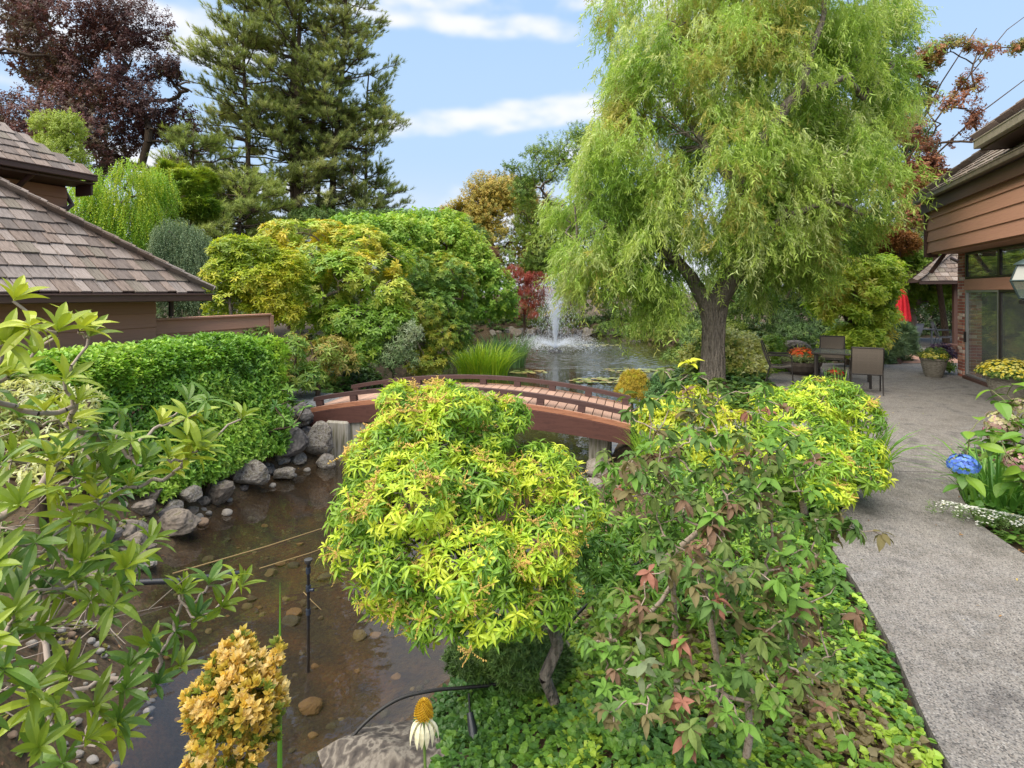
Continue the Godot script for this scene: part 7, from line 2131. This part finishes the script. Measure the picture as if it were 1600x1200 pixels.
func chair_mesh_parts(t: Node3D, frame: Material, sling: Material) -> void:
	var tube := 0.014
	for s in [-1.0, 1.0]:
		var x: float = s * 0.27
		var f := MB.new()
		f.tube([Vector3(x, 0.0, 0.27), Vector3(x, 0.42, 0.24), Vector3(x, 0.62, 0.24), Vector3(x, 0.66, 0.18), Vector3(x, 0.65, -0.26)], [tube, tube, tube, tube, tube], 7)
		f.tube([Vector3(x, 0.0, -0.3), Vector3(x, 0.4, -0.2), Vector3(x, 0.66, -0.27), Vector3(x, 0.95, -0.38)], [tube, tube, tube, tube], 7)
		f.tube([Vector3(x, 0.42, 0.24), Vector3(x, 0.38, -0.2)], [tube, tube], 7)
		put(t, "side_frame", f.done(), frame)
		var a := MB.new()
		a.box(Transform3D(Basis(), Vector3(x, 0.672, -0.04)), Vector3(0.045, 0.02, 0.42), 0.006)
		put(t, "armrest", a.done(), frame)
	var seat := MB.new()
	var back := MB.new()
	for i in 8:
		var z0 := lerpf(0.24, -0.2, i / 8.0)
		var z1 := lerpf(0.24, -0.2, (i + 1) / 8.0)
		var y0 := lerpf(0.42, 0.385, i / 8.0) - 0.03 * sin(PI * i / 8.0)
		var y1 := lerpf(0.42, 0.385, (i + 1) / 8.0) - 0.03 * sin(PI * (i + 1) / 8.0)
		seat.quad(Vector3(-0.26, y0, z0), Vector3(0.26, y0, z0), Vector3(0.26, y1, z1), Vector3(-0.26, y1, z1))
		seat.quad(Vector3(-0.26, y1 - 0.004, z1), Vector3(0.26, y1 - 0.004, z1), Vector3(0.26, y0 - 0.004, z0), Vector3(-0.26, y0 - 0.004, z0))
	for i in 8:
		var u0 := i / 8.0
		var u1 := (i + 1) / 8.0
		var p0 := Vector3(0, lerpf(0.41, 0.95, u0), lerpf(-0.205, -0.38, u0) - 0.03 * sin(PI * u0))
		var p1 := Vector3(0, lerpf(0.41, 0.95, u1), lerpf(-0.205, -0.38, u1) - 0.03 * sin(PI * u1))
		var w := Vector3(0.26, 0, 0)
		var n := Vector3(0, 0, -0.004)
		back.quad(p0 - w, p0 + w, p1 + w, p1 - w)
		back.quad(p1 - w + n, p1 + w + n, p0 + w + n, p0 - w + n)
	put(t, "sling_seat", seat.done(), sling)
	put(t, "sling_back", back.done(), sling)
	var bar := MB.new()
	bar.tube([Vector3(-0.27, 0.95, -0.38), Vector3(0.27, 0.95, -0.38)], [tube, tube], 7)
	bar.tube([Vector3(-0.27, 0.4, -0.2), Vector3(0.27, 0.4, -0.2)], [tube, tube], 7)
	bar.tube([Vector3(-0.27, 0.41, 0.24), Vector3(0.27, 0.41, 0.24)], [tube, tube], 7)
	put(t, "cross_bars", bar.done(), frame)

func table(t: Node3D, w: float, d: float, frame: Material, top_m: Material) -> void:
	var g := MB.new()
	g.box(Transform3D(Basis(), Vector3(0, 0.715, 0)), Vector3(w - 0.06, 0.01, d - 0.06), 0.003)
	put(t, "glass_top", g.done(), top_m)
	var r := MB.new()
	for s in [-1.0, 1.0]:
		r.box(Transform3D(Basis(), Vector3(0, 0.71, s * d / 2)), Vector3(w + 0.04, 0.035, 0.045), 0.008)
		r.box(Transform3D(Basis(), Vector3(s * w / 2, 0.71, 0)), Vector3(0.045, 0.034, d - 0.05), 0.008)
	put(t, "rim", r.done(), frame)
	for sx in [-1.0, 1.0]:
		for sz in [-1.0, 1.0]:
			var l := MB.new()
			l.box(Transform3D(Basis(), Vector3(sx * (w / 2 - 0.06), 0.345, sz * (d / 2 - 0.06))), Vector3(0.05, 0.69, 0.05), 0.008)
			put(t, "leg", l.done(), frame)

func flowers(t: Node3D, called: String, at: Vector3, rx: float, ry: float, count: int, size: float, tones: Array) -> void:
	var fm := MB.new()
	for i in 6:
		var b := Basis(Vector3.UP, TAU * i / 6.0) * Basis(Vector3.RIGHT, -0.25)
		fm.leaf(Transform3D(b, Vector3.ZERO), size * 0.5, size * 0.34, 0.1, 0.2, 2, Color(1, 1, 1), 0.6)
	var xs := []
	var cs := []
	for i in count:
		var u := unit()
		u.y = absf(u.y)
		xs.append(Transform3D(facing(u + Vector3.UP * 0.5, R(0, TAU)).scaled(Vector3.ONE * R(0.7, 1.2)), at + Vector3(u.x * rx, u.y * ry, u.z * rx) * R(0.85, 1.05) - t.position))
		cs.append(tones[rng.randi() % tones.size()] * R(0.85, 1.15))
	many(t, called, fm.done(), leafy(0.6, 0.6), xs, cs)

func pot_plant(t: Node3D, at: Vector3, rx: float, ry: float, count: int, tones: Array, leaf := 0.05) -> void:
	var xs := []
	var cs := []
	for i in count:
		var u := unit()
		u.y = absf(u.y) - 0.15
		xs.append(Transform3D(facing(u + Vector3.UP * 0.4, R(0, TAU)).scaled(Vector3.ONE * R(0.7, 1.2)), at + Vector3(u.x * rx, u.y * ry, u.z * rx) * sqrt(R(0.3, 1.0)) - t.position))
		cs.append(tones[rng.randi() % tones.size()] * R(0.85, 1.15))
	many(t, "foliage", spray_mesh(9, leaf * 1.6, leaf, leaf * 0.45, 901), leafy(0.5, 0.6), xs, cs)

func patio_things() -> void:
	var bronze := plain(0.035, 0.03, 0.027, 0.45, 0.3)
	var weave := textured(speckle(128, [lin(0.075, 0.06, 0.048), lin(0.15, 0.125, 0.10), lin(0.10, 0.085, 0.07)], 0.12, 131, FastNoiseLite.TYPE_SIMPLEX_SMOOTH, 2, 4.0, 0.4), Vector3(6, 6, 6), 0.85, null, 0.0, false)
	var glass := StandardMaterial3D.new()
	glass.albedo_color = Color(0.5, 0.55, 0.53, 0.5)
	glass.transparency = BaseMaterial3D.TRANSPARENCY_ALPHA
	glass.roughness = 0.05
	var at := P(7.5, 0, 12.35)
	var tb := thing("patio_table", "dark metal patio table with a glass top near the bowl planter", "table", at)
	table(tb, 1.15, 1.15, bronze, glass)
	tb.rotation.y = -0.55
	for q in [[7.32, 11.25, -0.5, "patio chair with its woven back toward the golden bush"], [6.08, 12.35, -2.04, "patio chair seen side on between willow and table"], [8.0, 13.6, -0.543 - PI, "patio chair on the far side of the glass table"]]:
		var c := thing("patio_chair", q[3], "chair", P(q[0], 0, q[1]), "chairs round the near patio table")
		chair_mesh_parts(c, bronze, weave)
		c.rotation.y = q[2] + PI
	var at2 := P(15.2, 0, 20.6)
	var grey := plain(0.07, 0.08, 0.10, 0.5, 0.3)
	var weave2 := plain(0.13, 0.14, 0.17, 0.8)
	var t2 := thing("terrace_table", "small dark table among grey chairs on the far terrace", "table", at2)
	table(t2, 0.9, 0.9, grey, glass)
	for q in [[14.35, 19.7, 0.5, "grey chair in front of the far terrace table"], [16.3, 20.5, -PI / 2 - 0.5, "grey chair right of the far terrace table"], [15.1, 21.6, PI, "grey chair behind the far terrace table"]]:
		var c := thing("terrace_chair", q[3], "chair", P(q[0], 0, q[1]), "chairs on the far terrace")
		chair_mesh_parts(c, grey, weave2)
		c.rotation.y = q[2] + PI
	# closed red umbrella
	var ua := P(15.35, 0, 21.4)
	var u := thing("red_umbrella", "closed red patio umbrella above the far terrace", "umbrella", ua)
	var pm := MB.new(ua)
	pm.tube([ua, ua + Vector3.UP * 2.35], [0.022, 0.022], 8)
	put(u, "pole", pm.done(), bronze)
	var um := MB.new(ua)
	var prof := [[2.3, 0.02], [2.15, 0.09], [1.9, 0.17], [1.6, 0.22], [1.3, 0.25], [1.12, 0.28], [0.98, 0.27]]
	var n := 48
	for i in prof.size() - 1:
		for k in n:
			var q := []
			for e in [[i, k], [i, k + 1], [i + 1, k + 1], [i + 1, k]]:
				var a: float = TAU * e[1] / n
				var r: float = prof[e[0]][1] * (0.72 + 0.32 * absf(cos(a * 4.0)) + 0.06 * sin(a * 3.0))
				q.append(ua + Vector3(cos(a) * r, prof[e[0]][0] - 0.05 * absf(cos(a * 4.0)) * e[0] / 6.0, sin(a) * r))
			um.quad(q[0], q[1], q[2], q[3])
	put(u, "canopy", um.done(), plain(0.62, 0.012, 0.026, 0.75))
	var fin := MB.new(ua)
	fin.lathe(ua + Vector3.UP * 2.33, [Vector2(0, 0), Vector2(0.03, 0.01), Vector2(0.02, 0.05), Vector2(0, 0.08)], 10)
	put(u, "finial", fin.done(), bronze)
	# curbs of the ramp
	for q in [[[11.2, 15.8], [11.8, 18.7], "low arched timber kerb on the left side of the brick ramp"], [[13.7, 15.8], [14.5, 18.7], "low arched timber kerb on the right side of the brick ramp"]]:
		var a := P(q[0][0], 0, q[0][1])
		var b := P(q[1][0], 0, q[1][1])
		var k := thing("ramp_kerb", q[2], "kerb", a.lerp(b, 0.5))
		var km := MB.new(k.position)
		var pts := []
		var rr := []
		for i in 9:
			var s := i / 8.0
			pts.append(a.lerp(b, s) + Vector3.UP * (0.16 + 0.22 * sin(PI * s)))
			rr.append(0.06)
		km.tube(pts, rr, 6)
		put(k, "rail", km.done(), brown_trim)
		for i in [0, 2, 4, 6, 8]:
			var bm := MB.new(k.position)
			bm.box(Transform3D(Basis(), Vector3(pts[i].x, pts[i].y * 0.5 - 0.02, pts[i].z)), Vector3(0.12, pts[i].y, 0.14), 0.006)
			put(k, "block", bm.done(), brown_trim)
	# planters
	var clay := textured(speckle(256, [lin(0.09, 0.08, 0.06), lin(0.17, 0.155, 0.125), lin(0.25, 0.225, 0.185)], 0.05, 141, FastNoiseLite.TYPE_SIMPLEX_SMOOTH, 4, 0.6, 2.0), Vector3(1.6, 1.6, 1.6), 0.9)
	var soil := plain(0.03, 0.02, 0.014, 1.0)
	var yellow := [lin(0.62, 0.55, 0.06), lin(0.66, 0.62, 0.16), lin(0.55, 0.45, 0.03)]
	for q in [[10.35, 13.35, 0.27, 0.46, "grey stone pot of yellow flowers beside the brick pillar", 0.3, 260], [9.35, 10.2, 0.36, 0.5, "grey stone pot overflowing with small yellow flowers near the glass door", 0.52, 700]]:
		var p := P(q[0], 0, q[1])
		var t := thing("flower_pot", q[4], "flower pot", p, "stone pots by the house")
		var m := MB.new(p)
		var r: float = q[2]
		var h: float = q[3]
		m.lathe(p, [Vector2(0, 0.0), Vector2(r * 0.62, 0.0), Vector2(r * 0.72, h * 0.15), Vector2(r * 0.93, h * 0.6), Vector2(r * 0.98, h * 0.85), Vector2(r * 1.05, h * 0.9), Vector2(r * 1.05, h), Vector2(r * 0.95, h), Vector2(r * 0.9, h * 0.9), Vector2(0, h * 0.9)], 32)
		put(t, "pot", m.done(), clay)
		pot_plant(t, p + Vector3.UP * (h + 0.02), q[5] * 0.95, 0.2, 260 if q[6] < 300 else 520, [lin(0.08, 0.16, 0.025), lin(0.14, 0.23, 0.03)])
		flowers(t, "flowers", p + Vector3.UP * (h + 0.02), q[5], 0.2 if q[6] < 300 else 0.3, q[6], 0.06, yellow)
	var pv := P(10.95, 0, 13.9)
	var pt := thing("purple_plant", "purple leaved plant tucked behind the pot at the pillar", "plant", pv)
	pot_plant(pt, pv + Vector3.UP * 0.42, 0.22, 0.3, 160, [lin(0.05, 0.03, 0.07), lin(0.09, 0.05, 0.11)], 0.08)
	pot_plant(pt, pv + Vector3.UP * 0.12, 0.24, 0.2, 140, [lin(0.12, 0.24, 0.03), lin(0.2, 0.32, 0.04)], 0.08)
	var ba := P(7.32, 0, 13.75)
	var bt := thing("bowl_planter", "wide shallow stone bowl of orange flowers by the patio table", "planter", ba)
	var bm := MB.new(ba)
	bm.lathe(ba, [Vector2(0, 0), Vector2(0.2, 0.0), Vector2(0.34, 0.1), Vector2(0.44, 0.24), Vector2(0.47, 0.33), Vector2(0.44, 0.33), Vector2(0.4, 0.28), Vector2(0, 0.27)], 36)
	put(bt, "bowl", bm.done(), textured(speckle(128, [lin(0.08, 0.06, 0.05), lin(0.14, 0.115, 0.095)], 0.05, 142), Vector3(1.5, 1.5, 1.5), 0.85))
	pot_plant(bt, ba + Vector3.UP * 0.36, 0.46, 0.16, 420, [lin(0.22, 0.28, 0.10), lin(0.34, 0.38, 0.18), lin(0.12, 0.2, 0.04)])
	flowers(bt, "flowers", ba + Vector3(0.0, 0.44, 0), 0.32, 0.24, 190, 0.085, [lin(0.85, 0.15, 0.02), lin(0.9, 0.26, 0.03), lin(0.8, 0.09, 0.02)])
	var gm := MB.new(ba)
	blades(gm, ba + Vector3(0.05, 0.3, -0.1), 60, 0.12, 0.5, 0.014, 0.7, [lin(0.28, 0.3, 0.05), lin(0.2, 0.26, 0.05)])
	put(bt, "grass", gm.done(), leafy(0.5, 0.6))
	var ra := P(7.1, 0, 11.95)
	var rt := thing("red_flower_pot", "small pot of red flowers under the patio table", "flower pot", ra)
	var rm := MB.new(ra)
	rm.lathe(ra, [Vector2(0, 0), Vector2(0.1, 0), Vector2(0.14, 0.2), Vector2(0.12, 0.2), Vector2(0, 0.19)], 20)
	put(rt, "pot", rm.done(), plain(0.24, 0.09, 0.05, 0.85))
	pot_plant(rt, ra + Vector3.UP * 0.24, 0.17, 0.12, 70, [lin(0.09, 0.18, 0.03)])
	flowers(rt, "flowers", ra + Vector3.UP * 0.27, 0.16, 0.12, 60, 0.07, [lin(0.62, 0.02, 0.02), lin(0.5, 0.015, 0.03)])
	# lantern post
	var lp := P(6.18, 0, 6.5)
	var lt := thing("lantern_post", "black post lantern with frosted panes at the right edge", "lamp post", lp)
	var blk := plain(0.05, 0.075, 0.075, 0.45, 0.5)
	var pl := MB.new(lp)
	pl.tube([lp - Vector3.UP * 0.1, lp + Vector3.UP * 1.92], [0.04, 0.04], 12)
	pl.lathe(lp + Vector3.UP * 1.9, [Vector2(0.04, 0), Vector2(0.09, 0.02), Vector2(0.1, 0.06), Vector2(0.05, 0.08), Vector2(0, 0.08)], 16)
	put(lt, "post", pl.done(), plain(0.015, 0.015, 0.016, 0.4))
	var prs := [[1.99, 0.10], [2.2, 0.19], [2.39, 0.12]]
	var fr := MB.new(lp)
	var gp := []
	for k in 6:
		var a := TAU * k / 6.0 + 0.2
		var pts := []
		for e in prs:
			pts.append(lp + Vector3(cos(a) * e[1], e[0], sin(a) * e[1]))
		gp.append(pts)
		fr.tube(pts, [0.011, 0.011, 0.011], 5)
	for i in 3:
		for k in 6:
			fr.tube([gp[k][i], gp[(k + 1) % 6][i]], [0.011, 0.011], 5)
	put(lt, "cage", fr.done(), blk)
	for i in 2:
		for k in 6:
			var pn := MB.new(lp)
			pn.quad(gp[k][i], gp[(k + 1) % 6][i], gp[(k + 1) % 6][i + 1], gp[k][i + 1])
			var pg := plain(0.32, 0.33, 0.30, 0.4) if i == 1 else glass
			put(lt, "pane", pn.done(), pg)
	var cp := MB.new(lp)
	cp.lathe(lp + Vector3.UP * 2.39, [Vector2(0.15, 0), Vector2(0.13, 0.02), Vector2(0.05, 0.07), Vector2(0.02, 0.09), Vector2(0.025, 0.11), Vector2(0, 0.14)], 12)
	put(lt, "cap", cp.done(), blk)
	var bulb := MB.new(lp)
	bulb.lathe(lp + Vector3.UP * 2.02, [Vector2(0, 0), Vector2(0.03, 0.02), Vector2(0.045, 0.08), Vector2(0.03, 0.14), Vector2(0, 0.16)], 12)
	put(lt, "bulb", bulb.done(), plain(0.75, 0.74, 0.70, 0.4))

func hydrangea() -> void:
	var root := P(4.75, -0.05, 4.75)
	var t := thing("hydrangea", "hydrangea with one blue head and fading pink heads right of the path", "shrub", root)
	var lf := []
	for i in 3:
		var mb := MB.new()
		mb.leaf(Transform3D(), 0.17, 0.10, 0.22, [0.2, 0.35, 0.5][i], 7, Color(1, 1, 1), 0.42, 0.02)
		lf.append(mb.done())
	var heads := [[3.75, 0.62, 4.52, 0.115, 0, "bright blue hydrangea head"], [4.28, 0.92, 4.75, 0.13, 1, "cream and pink hydrangea head"], [4.22, 0.66, 4.5, 0.13, 2, "pink hydrangea head"], [4.6, 1.0, 4.9, 0.13, 1, ""], [4.55, 0.72, 4.55, 0.13, 2, ""], [4.35, 0.80, 4.85, 0.12, 2, ""]]
	var tips := []
	var fl := MB.new()
	for k in 4:
		var b := Basis(Vector3.UP, TAU * k / 4.0) * Basis(Vector3.RIGHT, -0.15)
		fl.leaf(Transform3D(b, Vector3.ZERO), 0.016, 0.015, 0.1, 0.15, 3, Color(1, 1, 1), 0.6)
	var floret := fl.done()
	var tones := [[lin(0.08, 0.19, 0.62), lin(0.13, 0.27, 0.72), lin(0.06, 0.13, 0.5)], [lin(0.50, 0.46, 0.22), lin(0.60, 0.50, 0.36), lin(0.55, 0.36, 0.32), lin(0.42, 0.46, 0.18)], [lin(0.56, 0.26, 0.32), lin(0.62, 0.40, 0.38), lin(0.50, 0.20, 0.28), lin(0.56, 0.48, 0.3)]]
	for h in heads:
		var c := P(h[0], h[1], h[2])
		tips.append(c - Vector3.UP * 0.05)
		var xs := []
		var cs := []
		for i in 260:
			var u := unit()
			if u.y < -0.45:
				continue
			xs.append(Transform3D(facing(u, R(0, TAU)).scaled(Vector3.ONE * R(0.8, 1.2)), c + Vector3(u.x, u.y * 0.8, u.z) * h[3] * R(0.88, 1.02) - t.position))
			cs.append(tones[h[4]][rng.randi() % tones[h[4]].size()])
		var o := many(t, "flower_head", floret, leafy(0.6, 0.4), xs, cs)
		if h[5]:
			o.set_meta("label", h[5])
	var greens := [lin(0.08, 0.19, 0.025), lin(0.13, 0.27, 0.03), lin(0.19, 0.33, 0.035)]
	for h in heads:
		var c := P(h[0], h[1], h[2])
		for i in 7:
			var yaw := TAU * i / 7.0 + R(-0.3, 0.3)
			var b := Basis(Vector3.UP, yaw) * Basis(Vector3.RIGHT, R(-0.35, 0.35))
			var s := R(0.75, 1.2)
			put(t, "leaf", lf[rng.randi() % 3], leafy(0.42, 0.7, greens[rng.randi() % 3]), Transform3D(b.scaled(Vector3(s, s, s)), c + Vector3(0, -0.08 - 0.05 * (i % 3), 0) + b.z * 0.02 - root))
	for q in crown_points(CROWN["hydrangea"], 70, 0.7, -0.9, 2.0, -0.3):
		var b := facing(Vector3.UP + q[1] * 0.5 + unit() * 0.3, R(0, TAU))
		put(t, "leaf", lf[rng.randi() % 3], leafy(0.42, 0.7, greens[rng.randi() % 3]), Transform3D(b.scaled(Vector3.ONE * R(0.8, 1.2)), q[0] - root))
		tips.append(q[0])
	var mb := MB.new(root)
	branches(mb, root - Vector3.UP * 0.1, tips, 0.003, 0.012, 5, 0.08, 0.02)
	put(t, "stems", mb.done(), plain(0.16, 0.17, 0.07, 0.8))
	# white edging flowers
	var wa := P(4.35, 0, 4.75)
	var w := thing("white_alyssum", "mound of tiny white flowers at the edge of the path under the hydrangea", "flowers", wa)
	var wm := MB.new()
	for k in 4:
		wm.leaf(Transform3D(Basis(Vector3.UP, TAU * k / 4.0) * Basis(Vector3.RIGHT, -0.2), Vector3.ZERO), 0.011, 0.009, 0.1, 0.1, 2, Color(1, 1, 1), 0.6)
	var xs := []
	var cs := []
	var gx := []
	var gc := []
	for i in 1500:
		var s := R(0, 1)
		var c := Vector3(lerpf(3.98, 4.85, s), 0, -lerpf(5.0, 4.25, s))
		var p := c + Vector3(R(-0.16, 0.16), 0, R(-0.16, 0.16))
		var k := 1.0 - Vector2(p.x - c.x, p.z - c.z).length() / 0.24
		p.y = 0.0 + 0.13 * sqrt(maxf(k, 0.02))
		if i % 3 == 0:
			gx.append(Transform3D(facing(Vector3.UP + unit() * 0.6, R(0, TAU)), p - Vector3.UP * 0.04 - wa))
			gc.append(lin(0.12, 0.2, 0.05) * R(0.7, 1.3))
		if noise_b.get_noise_3dv(p * 130.0) > -0.15:
			xs.append(Transform3D(facing(Vector3.UP + unit() * 0.4, R(0, TAU)).scaled(Vector3.ONE * R(0.8, 1.4)), p + Vector3.UP * 0.01 - wa))
			cs.append([lin(0.78, 0.78, 0.72), lin(0.72, 0.74, 0.70), lin(0.76, 0.70, 0.42)][rng.randi() % 3 if i % 9 == 0 else rng.randi() % 2])
	many(w, "flowers", wm.done(), leafy(0.7, 0.4), xs, cs)
	many(w, "foliage", spray_mesh(8, 0.06, 0.03, 0.008, 951), leafy(0.6, 0.5), gx, gc)


func _ready() -> void:
	rng.seed = 20240611
	noise_a.seed = 3
	noise_a.frequency = 0.04
	noise_a.fractal_octaves = 3
	noise_b.seed = 8
	noise_b.frequency = 0.04
	noise_b.fractal_octaves = 2
	view()
	land()
	shingle_stock()
	house_paint()
	barks()
	left_houses()
	right_house()
	footbridge()
	willow()
	background()
	middle()
	hedge()
	near_plants()
	stones()
	pond_things()
	patio_things()
	hydrangea()
